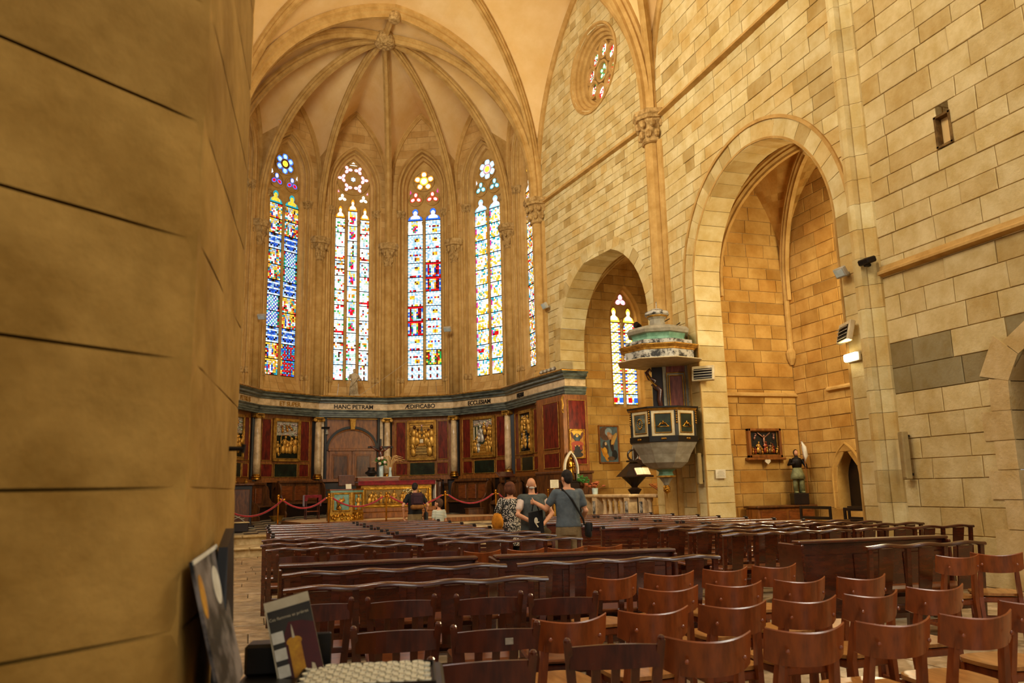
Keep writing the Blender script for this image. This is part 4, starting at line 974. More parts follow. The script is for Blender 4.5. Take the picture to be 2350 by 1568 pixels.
def relief(parent, M, kind, u0, u1, z0, z1, y):
    rnd = random.Random(kind); U = lambda t: u0 + (u1 - u0) * t; Zz = lambda t: z0 + (z1 - z0) * t; H = z1 - z0
    b = MB(M); f = MB(M)
    if kind == 0:       # clouds and angels over a lit doorway
        slab(b, u0, u1, z0, Zz(.62), y, DGRN); slab(b, u0, u1, Zz(.62), z1, y + .005, SILV); cloud(f, U(.05), U(.95), Zz(.62), Zz(.97), y + .02, SILV, rnd, 46)
        for t, s in ((.3, .75), (.52, .78), (.75, .82)): drape(f, U(t), y + .05, Zz(s) - .07, .26, GOLD2, rnd.uniform(-.9, .9), .04, arm=2)
        f.col = GOLD; f.tube([(U(.24), y + .03, Zz(.12)), (U(.24), y + .03, Zz(.58)), (U(.3), y + .03, Zz(.63)), (U(.64), y + .03, Zz(.63)), (U(.7), y + .03, Zz(.58)), (U(.7), y + .03, Zz(.12))], .018, 6)
        for t, h in ((.34, .5), (.5, .36), (.62, .46), (.1, .34), (.86, .5), (.15, .22)): drape(f, U(t), y + .04, Zz(.06 if t == .15 else .14), H * h, GOLD, rnd.uniform(-.25, .25), .05)
    elif kind == -1:
        slab(b, u0, u1, z0, Zz(.6), y, DGRN); slab(b, u0, u1, Zz(.6), z1, y + .005, SILV); cloud(f, U(.05), U(.95), Zz(.66), Zz(.97), y + .02, SILV, rnd, 46)
        for i in range(9): drape(f, U(.08 + i * .105), y + .04, Zz(.1 + .12 * (i % 3)), H * rnd.uniform(.26, .36), GOLD, rnd.uniform(-.4, .4), .05)
        for t in (.4, .6): drape(f, U(t), y + .05, Zz(.82), .2, GOLD2, rnd.uniform(-1, 1), .04, arm=2)
    elif kind == 2:     # interior with steps, all gilt
        slab(b, u0, u1, z0, z1, y, L_('a87a34'))
        for i in range(5): slab(b, U(.22 + .02 * i), U(.78 - .02 * i), Zz(.09 + .045 * i), Zz(.135 + .045 * i), y + .05 - .008 * i, L_('8a6a34') if i % 2 else L_('b08a44'), .03)
        slab(b, u0, u1, Zz(.88), Zz(.91), y + .02, GOLD, .03); slab(b, u0, u1, Zz(.96), Zz(.99), y + .02, GOLD, .03)
        slab(b, U(.36), U(.64), Zz(.33), Zz(.56), y + .02, GOLD2, .05); slab(b, U(.43), U(.57), Zz(.42), Zz(.53), y + .05, PALE, .03)
        f.col = L_('6a6048'); f.add([(U(.42), y + .03, Zz(.62)), (U(.6), y + .03, Zz(.62)), (U(.5), y + .05, Zz(.93))], [(0, 1, 2)]); f.col = L_('e0b0a0'); f.ball((U(.5), y + .03, Zz(.92)), (.04, .03, .06), 7, 5)
        for t, h, s in ((.12, .62, .33), (.27, .5, .36), (.17, .48, .04), (.34, .44, .38), (.66, .44, .38), (.75, .5, .34), (.88, .66, .3), (.84, .56, .04), (.42, .34, .52), (.6, .34, .52)): drape(f, U(t), y + .05, Zz(s), H * h, GOLD, rnd.uniform(-.12, .12), .06, head=BRN if h > .45 else GOLD)
        f.col = GOLD; f.tube([(U(.36), y + .08, Zz(.68)), (U(.45), y + .08, Zz(.58)), (U(.6), y + .08, Zz(.58)), (U(.72), y + .08, Zz(.68)), (U(.84), y + .08, Zz(.76))], .018, 6)
    elif kind == 3:     # columned hall, crowd on stairs
        slab(b, u0, u1, z0, z1, y, L_('566046')); slab(b, u0, u1, Zz(.82), z1, y + .01, SILV); cloud(f, U(.05), U(.95), Zz(.84), Zz(.97), y + .02, PALE, rnd, 24)
        for t in (.05, .2, .36): b.col = PALE; b.lathe([(.03, Zz(.4)), (.026, Zz(.8))], (U(t), y + .03, 0), 8)
        slab(b, U(.56), u1, Zz(.42), Zz(.74), y + .015, L_('5a2a16'), .03); slab(b, U(.6), U(.76), Zz(.74), Zz(.82), y + .02, L_('e0b0a0'))
        for i in range(6): slab(b, U(.3), U(.68), Zz(.06 + .04 * i), Zz(.1 + .04 * i), y + .06 - .008 * i, GOLD2 if i % 2 else GOLD, .03)
        slab(b, u0, u1, z0, Zz(.07), y + .05, GOLD2, .04)
        for t, h, s, c in ((.48, .5, .36, SILV), (.62, .36, .56, GOLD), (.78, .32, .54, GOLD), (.88, .3, .54, GOLD), (.28, .36, .36, SILV), (.08, .34, .1, GOLD), (.18, .38, .08, GOLD), (.3, .36, .06, SILV), (.2, .3, .3, GOLD), (.72, .4, .07, GOLD), (.84, .42, .07, GOLD), (.78, .34, .26, GOLD), (.92, .36, .2, GOLD)): drape(f, U(t), y + .05, Zz(s), H * h, c, rnd.uniform(-.25, .25), .05)
    else:               # tall scene with a medallion
        slab(b, u0, u1, z0, z1, y, L_('4a463c')); cloud(f, U(.1), U(.9), Zz(.1), Zz(.95), y + .015, SILV, rnd, 30)
        f.col = GOLD; f.sweep(circ(6, .018), [(U(.5) + .1 * math.sin(2 * PI * i / 16), y + .06, Zz(.82) + .14 * math.cos(2 * PI * i / 16)) for i in range(16)], None, closed=True)
        for t, h, s in ((.18, .44, .5), (.82, .5, .46), (.5, .2, .74), (.5, .22, .56), (.3, .36, .22), (.46, .4, .12), (.58, .36, .06), (.86, .34, .06), (.15, .3, .06)): drape(f, U(t), y + .05, Zz(s), H * h, GOLD, rnd.uniform(-.3, .3), .06)
        f.col = L_('1c2a30'); f.tube([(U(.2), y + .06, Zz(.08)), (U(.4), y + .08, Zz(.03)), (U(.66), y + .08, Zz(.06)), (U(.74), y + .06, Zz(.3)), (U(.68), y + .06, Zz(.5))], .03, 6)
    o = b.obj('relief_ground', 'gilded', parent); f.obj('relief_figures', 'gilded', o, smooth=True); return o
def gilt_frame(mb, u0, u1, z0, z1, y, w_=.03, t=.03):
    for a, b, c, d in ((u0, u1, z0, z0 + w_), (u0, u1, z1 - w_, z1), (u0, u0 + w_, z0, z1), (u1 - w_, u1, z0, z1)): mb.bbox(((a + b) / 2, y, (c + d) / 2), (b - a, t, d - c), .008)
def gilt_panel(parent, M, u0, u1, z0, z1, y, m, name, label=None, w_=.022):
    mb = MB(M); mb.box(((u0 + u1) / 2, y, (z0 + z1) / 2), (u1 - u0, .02, z1 - z0)); o = mb.obj(name, m, parent, label=label)
    mb = MB(M); gilt_frame(mb, u0, u1, z0, z1, y + .008, w_, .035); mb.obj('gilt_moulding', 'gold_soft', o); return o
ret = thing('apse_panelling', 'carved wood and marble panelling with columns curving round the apse', 'panelling', (AX, AY, 0))
INV = Matrix.Translation(-A0)
def RM(k): nrm, t = bay(k); return INV @ frame(A0 + nrm * AP, t, -nrm)
PE1 = C5 + D1 * 1.95                                                  # end of the run on the chancel wall
def ring(a, z):
    R = []
    for k in range(-2, 6):
        R.append(vtx(k, a / math.cos(math.radians(15)), z))
    ov = AP - a; R[-1] = C5 + N1 * (ov * .95) + AXD * 0.0; R[-1].z = z
    q = PE1 + N1 * (ov * .9) + D1 * (ov - .4); q.z = z; R.append(q); q = PE1 - N1 * .42 + D1 * (ov - .4); q.z = z; R.append(q)
    return [INV @ p for p in R]
def mould(prof, name, m):
    mb = MB(); rows = [ring(a, z) for a, z in prof]; n = len(rows[0])
    for r0, r1 in zip(rows, rows[1:]):
        for i in range(n - 1): mb.face([r0[i], r0[i + 1], r1[i + 1], r1[i]])
    return mb.obj(name, m, ret)
mould([(4.98, 4.24), (4.74, 4.24), (4.74, 4.3), (4.71, 4.31), (4.71, 4.37), (4.68, 4.38), (4.68, 4.45), (4.64, 4.48), (4.64, 4.51), (4.74, 4.51)], 'architrave', 'grey_marble')
mould([(4.74, 4.51), (4.74, 4.745)], 'frieze', 'cream_marble')
mould([(4.74, 4.51), (4.72, 4.515), (4.72, 4.53), (4.74, 4.53)], 'gilt_fillet', 'gold_soft')
mould([(4.74, 4.745), (4.68, 4.76), (4.68, 4.8), (4.60, 4.84), (4.60, 4.9), (4.53, 4.94), (4.51, 4.97)], 'cornice', 'grey_marble')
mould([(4.51, 4.97), (4.50, 5.0), (4.52, 5.02), (5.02, 5.03)], 'cornice_edge', 'gold_soft')
mould([(5.0, 1.9), (4.86, 1.9), (4.86, 2.0), (5.0, 2.01)], 'base_rail', 'wood_panel')
# letters of the frieze
def letters(txt, M, u, z, y, size, m, parent, name='letters', ext=.012, align='CENTER', bold=.0):
    cu = bpy.data.curves.new(name, 'FONT'); cu.body = txt; cu.size = size; cu.extrude = ext; cu.align_x = align; cu.offset = bold
    o = bpy.data.objects.new(name, cu); COL.objects.link(o); cu.materials.append(MATS[m])
    dg = bpy.context.evaluated_depsgraph_get(); me = bpy.data.meshes.new_from_object(o.evaluated_get(dg)); bpy.data.objects.remove(o)
    o = bpy.data.objects.new(name, me); COL.objects.link(o); o.parent = parent
    o.matrix_parent_inverse = Matrix.Identity(4); o.matrix_basis = M @ Matrix.Translation((u, y, z)) @ Matrix.Rotation(PI / 2, 4, 'X')
    return o
for k, s in ((-1, 'PETRUS'), (0, 'ET SUPER'), (1, 'HANC PETRAM'), (2, 'ÆDIFICABO'), (3, 'ECCLESIAM'), (4, 'MEAM')):
    letters(s, RM(k), .25 if k == -1 else 0, 4.555, AP - 4.735, .215, 'gold_soft' if k < 1 else 'iron', ret, bold=.004)
# columns with Ionic capitals
def ionic(k, R_=4.93, off=None):
    p = vtx(k, R_) if off is None else off; d = (A0 - V((p.x, p.y, 0))).normalized(); s = V((-d.y, d.x, 0)); c = INV @ V((p.x, p.y, 0))
    mb = MB(); mb.lathe([(.125, 2.16), (.128, 2.6), (.118, 3.5), (.105, 4.06)], c, 16); col = mb.obj('column', 'cream_marble', ret, smooth=True)
    mb = MB(); mb.lathe([(.17, 2.0), (.17, 2.05), (.155, 2.06), (.165, 2.09), (.155, 2.12), (.13, 2.13), (.14, 2.16), (.128, 2.18)], c, 16); mb.obj('column_base', 'gold', col)
    mb = MB(); mb.lathe([(.11, 4.05), (.125, 4.07), (.12, 4.1), (.14, 4.15)], c, 14)
    Fm = Matrix(((s.x, d.x, 0, c.x), (s.y, d.y, 0, c.y), (0, 0, 1, 0), (0, 0, 0, 1))); q = MB(Fm); q.bbox((0, 0, 4.2), (.34, .3, .05), .012)
    for sg in (-1, 1):
        pts = []
        for i in range(15): a = i * .75; r = .065 * (1 - i / 18); pts.append((sg * (.15 + r * math.sin(a)), .1, 4.125 + r * math.cos(a)))
        q.tube(pts, .018, 5, (0, 1, 0)); q.tube([(sg * .15, -.1, 4.125), (sg * .15, .12, 4.125)], .05, 8)
    mb.v += q.v; n0 = len(mb.v) - len(q.v); mb.f += [tuple(i + n0 for i in f) for f in q.f]; mb.c += q.c
    mb.obj('capital', 'gold_soft', col)
for k in range(-1, 5): ionic(k)
ionic(5, off=C5 + N1 * .17 - D1 * .05)
# dark strips beside the columns
mb = MB()
for k in range(-1, 5):
    p = INV @ vtx(k, 5.16); mb = MB(); mb.lathe([(.2, 1.95), (.2, 4.26)], p, 8); mb.obj('dark_pilaster', 'black_paint', ret)
for k in (-1, 0, 2, 3, 4):
    M = RM(k); o = MB(M); o.box((0, .06, 3.1), (2.3, .1, 2.32)); fr = o.obj('panel_frame', 'wood_panel', ret)
    gilt_panel(fr, M, -1.0, -.60, 2.64, 4.08, .12, 'red_marble', 'red_side_panel'); gilt_panel(fr, M, .62, 1.02, 2.64, 4.08, .12, 'red_marble', 'red_side_panel')
    gilt_panel(fr, M, -1.0, -.52, 2.08, 2.54, .12, 'red_marble', 'small_red_panel'); gilt_panel(fr, M, .58, 1.02, 2.08, 2.54, .12, 'red_marble', 'small_red_panel')
    gilt_panel(fr, M, -.46, .52, 2.07, 2.55, .12, 'green_marble', 'green_panel')
    mb = MB(M); gilt_frame(mb, -.55, .58, 2.62, 4.12, .16, .085, .08); gilt_frame(mb, -.47, .5, 2.7, 4.04, .19, .03, .06); pic = mb.obj('relief_frame', 'gold_soft', ret)
    relief(pic, M, k, -.45, .48, 2.73, 4.01, .13)
# doorway of the middle bay
M = RM(1); dr = struct(bpy.data.objects.new('door_2', None), 'tall arched double door of brown wood in the middle of the panelling'); COL.objects.link(dr); dr.location = (AX, AY, 0)
mb = MB(M); mb.box((0, .02, 2.5), (2.3, .04, 3.5)); mb.obj('surround', 'wood_panel', dr)
for s in (-1, 1):
    mb = MB(M); mb.bbox((s * .98, .08, 2.45), (.09, .12, 3.6), .01); mb.obj('dark_post', 'black_paint', dr)
    mb = MB(M); mb.bbox((s * 1.11, .07, 3.0), (.14, .12, 2.5), .01); mb.obj('pale_pilaster', 'cream_marble', dr)
    mb = MB(M); mb.box((s * .42, .07, 1.86), (.8, .05, 2.3)); lf = mb.obj('door_leaf', 'wood_panel', dr)
    for z0, z1 in ((1.95, 2.9), (1.05, 1.75)):
        mb = MB(M); gilt_frame(mb, s * .42 - .31, s * .42 + .31, z0, z1, .10, .04, .03); mb.obj('leaf_moulding', 'wood_panel', lf)
        mb = MB(M); mb.bbox((s * .42, .1, (z0 + z1) / 2), (.5, .03, z1 - z0 - .14), .012); mb.obj('leaf_panel', 'wood_stall', lf)
mb = MB(M); mb.bbox((0, .1, 3.06), (1.74, .08, .1), .015); mb.obj('transom', 'wood_panel', dr)
lun = [(.83 * math.cos(PI * i / 20), 3.11 + .66 * math.sin(PI * i / 20)) for i in range(21)]
mb = MB(M); mb.prism(lun, (0, .06, 0), (1, 0, 0), (0, 0, 1), (0, .02, 0)); ln = mb.obj('lunette', 'wood_panel', dr)
mb = MB(M); arch_sweep(mb, lun[::-1], [(.0, .12), (.04, .13), (.07, .1), (.07, .06)]); mb.obj('lunette_moulding', 'wood_panel', ln)
mb = MB(M); big = [(.93 * math.cos(PI * i / 24), 3.05 + .84 * math.sin(PI * i / 24)) for i in range(25)]; arch_sweep(mb, big[::-1], [(-.05, .06), (-.05, .14), (.04, .14), (.04, .06)]); mb.obj('dark_arch', 'black_paint', dr)
mb = MB(M); mb.hexa([(-.07, .12, 3.8), (.07, .12, 3.8), (.07, .22, 3.8), (-.07, .22, 3.8), (-.11, .1, 4.18), (.11, .1, 4.18), (.11, .26, 4.18), (-.11, .26, 4.18)]); mb.obj('keystone', 'gold_soft', dr)
mb = MB(M); mb.box((0, .1, 4.2), (2.1, .06, .03)); mb.obj('gilt_strip', 'gold_soft', dr)
mb = MB(M); mb.tube([(-.08, .12, 2.05), (-.08, .17, 2.05), (-.16, .17, 2.06)], .014); mb.obj('door_handle', 'brass', dr)
# end block standing in the chapel arch
ME = INV @ frame(PE1, -N1, D1)                                        # west face: u to the right, y towards the nave
blk = MB(ME); blk.box((0, -.9, 3.1), (.84, 1.8, 2.32)); blk = blk.obj('end_block', 'wood_panel', ret)
gilt_panel(blk, ME, -.28, .34, 2.16, 4.1, .02, 'red_marble', 'red_end_panel')
mb = MB(ME); mb.bbox((0, -.9, 1.3), (.95, 1.9, 1.3), .02); mb.bbox((0, -.88, 1.94), (1.02, 1.98, .08), .02); mb.obj('end_plinth', 'wood_stall', ret)
mb = MB(ME); mb.tube([(-.42, .02, 4.2), (-.47, .02, 4.1), (-.43, .02, 3.95), (-.46, .02, 3.8), (-.42, .02, 3.7)], .035, 6); mb.obj('gilt_scroll', 'gold_soft', ret)
MEs = INV @ frame(PE1 + N1 * .42, -D1, N1)
gilt_panel(blk, MEs, .25, 1.3, 2.66, 4.08, .02, 'red_marble', 'red_side_panel'); gilt_panel(blk, MEs, .25, 1.3, 2.08, 2.54, .02, 'red_marble', 'small_red_panel')
# dado under the panelling with a row of scrolled brackets
mb = MB()
for k in range(-2, 5):
    for i in range(2): pass
mould([(4.99, .4), (4.90, .5), (4.90, 1.85), (4.86, 1.9)], 'dado', 'wood_black')
for k in (-1, 0, 2, 3, 4):
    for i in range(5):
        M = RM(k); u = -.96 + i * .48; mb = MB(M)
        pr = [(.16, 1.02), (.2, 1.3), (.2, 1.5), (.26, 1.66), (.36, 1.76), (.36, 1.9), (.12, 1.9), (.12, 1.02)]
        mb.prism(pr, (u - .07, 0, 0), (0, 1, 0), (0, 0, 1), (.14, 0, 0)); mb.obj('bracket', 'wood_stall', ret)

# ---------------------------------------------------------------- choir benches in front of the panelling
def choir_bench(L, label):
    t = thing('choir_bench', label, 'bench', group='choir benches round the apse')
    mb = MB(); mb.box((0, -.2, .72), (L - .1, .05, .86)); mb.obj('backrest', 'wood_stall', t)
    mb = MB(); mb.bbox((0, -.16, 1.17), (L, .14, .09), .02); mb.obj('top_rail', 'wood_stall', t)
    n = max(2, round(L / .6))
    for i in range(n):
        u = -L / 2 + .1 + (L - .2) * (i + .5) / n; mb = MB(); mb.bbox((u, -.165, .78), ((L - .2) / n - .1, .03, .5), .012); mb.obj('back_panel', 'wood_seat', t)
    mb = MB(); mb.bbox((0, .05, .44), (L - .1, .5, .05), .012); mb.obj('seat', 'wood_stall', t)
    mb = MB(); mb.box((0, .2, .2), (L - .12, .04, .4)); mb.obj('seat_front', 'wood_black', t)
    pr = [(-.26, 0), (.34, 0), (.34, .1), (.3, .2), (.33, .4), (.26, .52), (.12, .58), (.04, .72), (.03, .92), (-.02, 1.08), (-.12, 1.14), (-.26, 1.14)]
    for s in (-1, 1):
        mb = MB(); mb.prism(pr, (s * L / 2 - .03, 0, 0), (0, 1, 0), (0, 0, 1), (.06, 0, 0)); mb.obj('scrolled_end', 'wood_stall', t)
    return t
for k, u, L, lab in ((-1, .55, 1.3, 'choir bench with scrolled ends at the far left of the apse'), (0, .3, 1.85, 'long choir bench behind the stool with the red cloth'), (2, .1, 1.5, 'choir bench mostly hidden behind the altar'), (3, -.15, 1.6, 'choir bench behind the rope, right of the altar'), (4, -.35, 1.5, 'choir bench nearest the chancel wall, behind the woman')):
    nrm, t_ = bay(k); p = A0 + nrm * 4.28 + t_ * u; o = choir_bench(L, lab); yy = -(p - A0).dot(AXD); o.location = (p.x, p.y, chz(yy) - .02)
    o.rotation_euler = (0, 0, math.atan2(t_.y, t_.x) + PI)
    o.rotation_euler = (0, 0, math.atan2(-t_.y, -t_.x))

# ================================================================== chancel furniture (MC frame: x right, y towards the nave)
RZC = math.atan2(LAT.y, LAT.x)
def cthing(name, label, cat, x, y, z, r=0., group=None): p = chx(x, y, z); return thing(name, label, cat, p, RZC + r, group)
# altar
t = cthing('altar', 'gilded relief altar with red frontal cloth and wooden steps', 'altar', .62, -1.0, PZ)
mb = MB(); mb.bbox((0, 0, .09), (2.75, 1.15, .18), .02); mb.bbox((0, -.02, .25), (2.55, 1.0, .14), .02); mb.obj('base', 'wood_panel', t)
mb = MB(); mb.box((0, 0, .66), (2.3, .8, .7)); bd = mb.obj('body', 'gold_soft', t)
mb = MB(); gilt_frame(mb, -1.12, 1.12, .34, .96, -.42, .07, .05); gilt_frame(mb, -1.02, 1.02, .42, .9, -.43, .025, .05); mb.obj('frontal_frame', 'gold', bd)
mb = MB(); f = MB(Matrix.Rotation(PI, 4, 'Z')); slab(mb, -1.0, 1.0, .43, .89, -.415, L_('8a6a34'))
rnd = random.Random(8)
for i in range(15): drape(f, 1.0 - .07 - i * .133, .45, .44 + rnd.uniform(0, .06), rnd.uniform(.3, .42), GOLD, rnd.uniform(-.5, .5), .04)
g = mb.obj('frontal_ground', 'gilded', bd); f.obj('frontal_figures', 'gilded', g, smooth=True)
mb = MB(); slab(mb, .2, .5, .46, .68, -.46, GOLD2, .05)
for i, (x, z) in enumerate(((.25, .8), (.35, .84), (.47, .82), (.3, .74))):
    mb.col = L_('e8d8a0'); mb.sweep(circ(6, .016), [(x + .05 * math.sin(2 * PI * j / 12), -.45, z + .05 * math.cos(2 * PI * j / 12)) for j in range(12)], None, closed=True)
mb.obj('frontal_emblem', 'gilded', bd)
mb = MB(); mb.bbox((0, 0, 1.06), (2.5, .95, .1), .015); mb.obj('mensa', 'wood_panel', t)
mb = MB(); mb.box((0, -.49, 1.09), (2.52, .02, .13)); mb.box((0, 0, 1.12), (2.52, 1.0, .012)); mb.obj('red_cloth', 'red_cloth', t)
mb = MB(); mb.bbox((1.275, 0, .84), (.03, .92, .58), .01); mb.obj('white_cloth', 'white_cloth', t)
mb = MB(); mb.bbox((-.52, .1, 1.21), (1.36, .34, .14), .012); g = mb.obj('gradine', 'wood_seat', t); mb = MB(); mb.bbox((-.52, .1, 1.285), (1.4, .38, .015), .005); mb.obj('gradine_cloth', 'white_cloth', g)
# vases and flowers on the gradine
ZV = PZ + 1.293; gx = lambda x: .62 - .52 + x
def vase(name, label, x, prof, m, y=-1.1):
    t = cthing(name, label, 'vase', gx(x), -1.1, ZV); mb = MB(); mb.lathe(prof, (0, 0, 0), 14); mb.obj('vessel', m, t, smooth=True); return t
vase('urn', 'dark squat urn on the altar shelf', -.2, [(.09, 0), (.1, .02), (.2, .11), (.21, .14), (.13, .19), (.1, .25), (.13, .3), (.1, .3)], 'iron')
t = vase('flower_vase', 'glass vase of white roses and green leaves on the altar', .12, [(.06, 0), (.07, .01), (.075, .35), (.07, .35)], 'glassware')
rnd = random.Random(2); mb = MB(); mp = MB()
for i in range(30):
    a = rnd.uniform(0, 2 * PI); r = rnd.uniform(.05, .17); z = rnd.uniform(.38, .66); p = V((r * math.cos(a), r * math.sin(a), z)); mb.tube([(0, 0, .3), p * .6 + V((0, 0, .15)), p], .006, 4); mb.ball(p, (.05, .02, .03), 6, 4, Matrix.Rotation(rnd.uniform(0, 3), 3, 'Z') @ Matrix.Rotation(rnd.uniform(-1, 1), 3, 'Y'))
for x, z in ((-.07, .42), (.09, .46), (.0, .6), (-.1, .58)): mp.ball((x, -.12, z), (.055, .05, .055), 8, 5)
mb.obj('foliage', 'leaf', t); mp.obj('rose', 'petal', t, smooth=True)
t = vase('grass_vase', 'slim glass vase of dry pampas grass on the altar', .42, [(.05, 0), (.06, .02), (.035, .2), (.045, .3), (.04, .3)], 'glassware')
mb = MB(); rnd = random.Random(3)
for i in range(26):
    a = rnd.uniform(-1.1, 1.1); e = rnd.uniform(-.2, .2); L = rnd.uniform(.45, .7); pts = [(0, 0, .05), (.1 * a, e * .3, .25 + L * .35), (.22 * a, e * .7, .25 + L * .62), (.42 * a * abs(a) + .1 * a, e, .25 + L * .66 - .1 * abs(a))]
    mb.tube(pts, [.004, .006, .02, .006], 5)
mb.obj('grass_plume', 'dry_grass', t)
# crucifix behind the altar
t = cthing('crucifix', 'dark standing crucifix behind the altar flowers', 'crucifix', .46, -2.3, chz(-2.3))
mb = MB(); mb.bbox((0, .0, 1.3), (.07, .06, 2.6), .01); mb.bbox((0, 0, 2.32), (.86, .06, .07), .01); mb.bbox((0, 0, .05), (.5, .4, .1), .02); mb.obj('cross', 'wood_black', t)
mb = MB()
mb.tube([(-.36, -.06, 2.36), (-.2, -.07, 2.26), (-.06, -.08, 2.17)], [.022, .03, .04], 7); mb.tube([(.36, -.06, 2.36), (.2, -.07, 2.26), (.06, -.08, 2.17)], [.022, .03, .04], 7)
mb.ball((0, -.08, 2.05), (.09, .06, .17), 9, 6); mb.ball((0, -.08, 1.86), (.085, .065, .12), 9, 6); mb.tube([(-.04, -.09, 1.82), (-.04, -.13, 1.6), (-.01, -.08, 1.34)], [.05, .042, .025], 7); mb.tube([(.04, -.09, 1.82), (.045, -.13, 1.6), (.01, -.08, 1.34)], [.05, .042, .025], 7); mb.ball((.01, -.1, 2.29), (.055, .06, .07), 9, 6)
mb.obj('figure', 'wood', t, smooth=True)
mb = MB(); mb.lathe([(.1, 0), (.105, .06), (.085, .14)], (0, -.09, 1.74), 9, sy=.75); mb.obj('loincloth', 'gold_soft', t)
# ambo
t = cthing('ambo', 'gilded blue-panelled reading desk at the left of the altar', 'ambo', -1.24, .72, PZ)
def hexface(k): return None
pr = [(-.5, -.3), (.12, -.36), (.48, -.12), (.48, .3), (-.5, .3)]
mb = MB(); mb.prism(pr, (0, 0, .24), (1, 0, 0), (0, 1, 0), (0, 0, .58)); bd = mb.obj('body', 'gold_soft', t)
mb = MB(); mb.prism([(x * 1.03, y * 1.03) for x, y in pr], (0, 0, 0), (1, 0, 0), (0, 1, 0), (0, 0, .24)); b2 = mb.obj('carved_base', 'gold', t)
mb = MB(); rnd = random.Random(6)
for i in range(30):
    s = rnd.random(); x = -.48 + .96 * s; y = (-.37 if x < .12 else -.37 + (x - .12) / .36 * .25); mb.ball((x, y - .01, rnd.uniform(.03, .21)), (.045, .03, .035), 7, 4)
mb.obj('base_carving', 'gold', b2, smooth=True)
mb = MB(); mb.prism([(x * 1.02, y * 1.02) for x, y in pr], (0, 0, .82), (1, 0, 0), (0, 1, 0), (0, 0, .06)); mb.obj('blue_band', 'painted', t)
for f_ in (0,): pass
mb = MB(); mb.prism([(x * 1.06, y * 1.06) for x, y in pr], (0, 0, .88), (1, 0, 0), (0, 1, 0), (0, 0, .035)); mb.obj('top', 'wood_seat', t)
mat('duck_blue', '7fa08e', '64846f', .6, scale=6)
bpy.data.objects[[o.name for o in t.children if o.name.startswith('blue_band')][0]].data.materials[0] = MATS['duck_blue']
for (x0, y0, x1, y1, kind) in ((-.43, -.307, .05, -.353, 0), (.17, -.327, .43, -.153, 1)):
    U_ = V((x1 - x0, y1 - y0, 0)); L = U_.length; U_.normalize(); Nn = V((U_.y, -U_.x, 0)); Mf = frame((x0, y0, 0), U_, Nn)
    mb = MB(Mf); mb.box((L / 2, .0, .54), (L - .04, .02, .46)); p_ = mb.obj('panel', 'duck_blue', t)
    mb = MB(Mf); gilt_frame(mb, -.01, L + .01, .28, .8, .012, .04, .03); mb.obj('panel_moulding', 'gold', p_)
    mb = MB(Mf)
    if kind == 0:
        mb.col = GOLD2; mb.tube([(L * .45, .03, .34), (L * .3, .03, .4), (L * .3, .04, .52), (L * .5, .04, .58), (L * .68, .04, .62)], [.06, .075, .07, .06, .03], 8); mb.tube([(L * .3, .03, .55), (L * .45, .03, .66)], [.03, .01], 6); mb.tube([(L * .55, .03, .6), (L * .62, .03, .7)], [.025, .008], 6)
    else: drape(mb, L / 2, .03, .31, .46, GOLD, 0, .05)
    mb.obj('panel_carving', 'gilded', p_, smooth=True)
t = cthing('paper_sheet', 'white paper sheet propped on the reading desk', 'paper', -1.13, .5, PZ + .915); mb = MB(); mb.bbox((0, 0, .075), (.17, .012, .15), .003, Matrix.Rotation(-.25, 3, 'X')); mb.obj('sheet', 'white_paper', t)
mb = MB(); mb.bbox((0, .035, .045), (.02, .07, .09), .003); mb.obj('support', 'white_paper', t)
t = cthing('music_stand', 'dark wooden book stand between reading desk and altar', 'lectern', -1.1, .0, PZ); mb = MB(); mb.bbox((0, 0, 1.17), (.5, .05, .34), .015, Matrix.Rotation(-.3, 3, 'X')); mb.obj('desk', 'wood_dark_chair', t); mb = MB(); mb.lathe([(.16, 0), (.16, .03), (.03, .05), (.025, 1.1)], (0, .03, 0), 10); mb.obj('post', 'wood_black', t)
# stool with red cloth
t = cthing('side_stool', 'small wooden stand draped with a red cloth', 'stool', -1.88, -1.7, max(PZ, chz(-1.7)))
for x in (-.2, .2):
    for y in (-.18, .18): mb = MB(); mb.bbox((x, y, .36), (.035, .035, .72), .006); mb.obj('leg', 'wood_dark_chair', t)
mb = MB(); mb.bbox((0, 0, .25), (.4, .36, .03), .006); mb.obj('lower_shelf', 'wood_seat', t)
mb = MB(); mb.bbox((0, 0, .73), (.46, .42, .03), .006); mb.obj('top', 'wood_dark_chair', t)
mb = MB(); mb.bbox((0, 0, .755), (.5, .46, .02), .008)
for s in (-1, 1): mb.bbox((s * .255, 0, .58), (.015, .44, .35), .006); mb.bbox((s * .22, -.22, .66), (.1, .015, .18), .006)
mb.box((0, -.225, .715), (.5, .012, .08)); mb.obj('cloth', 'red_cloth', t)
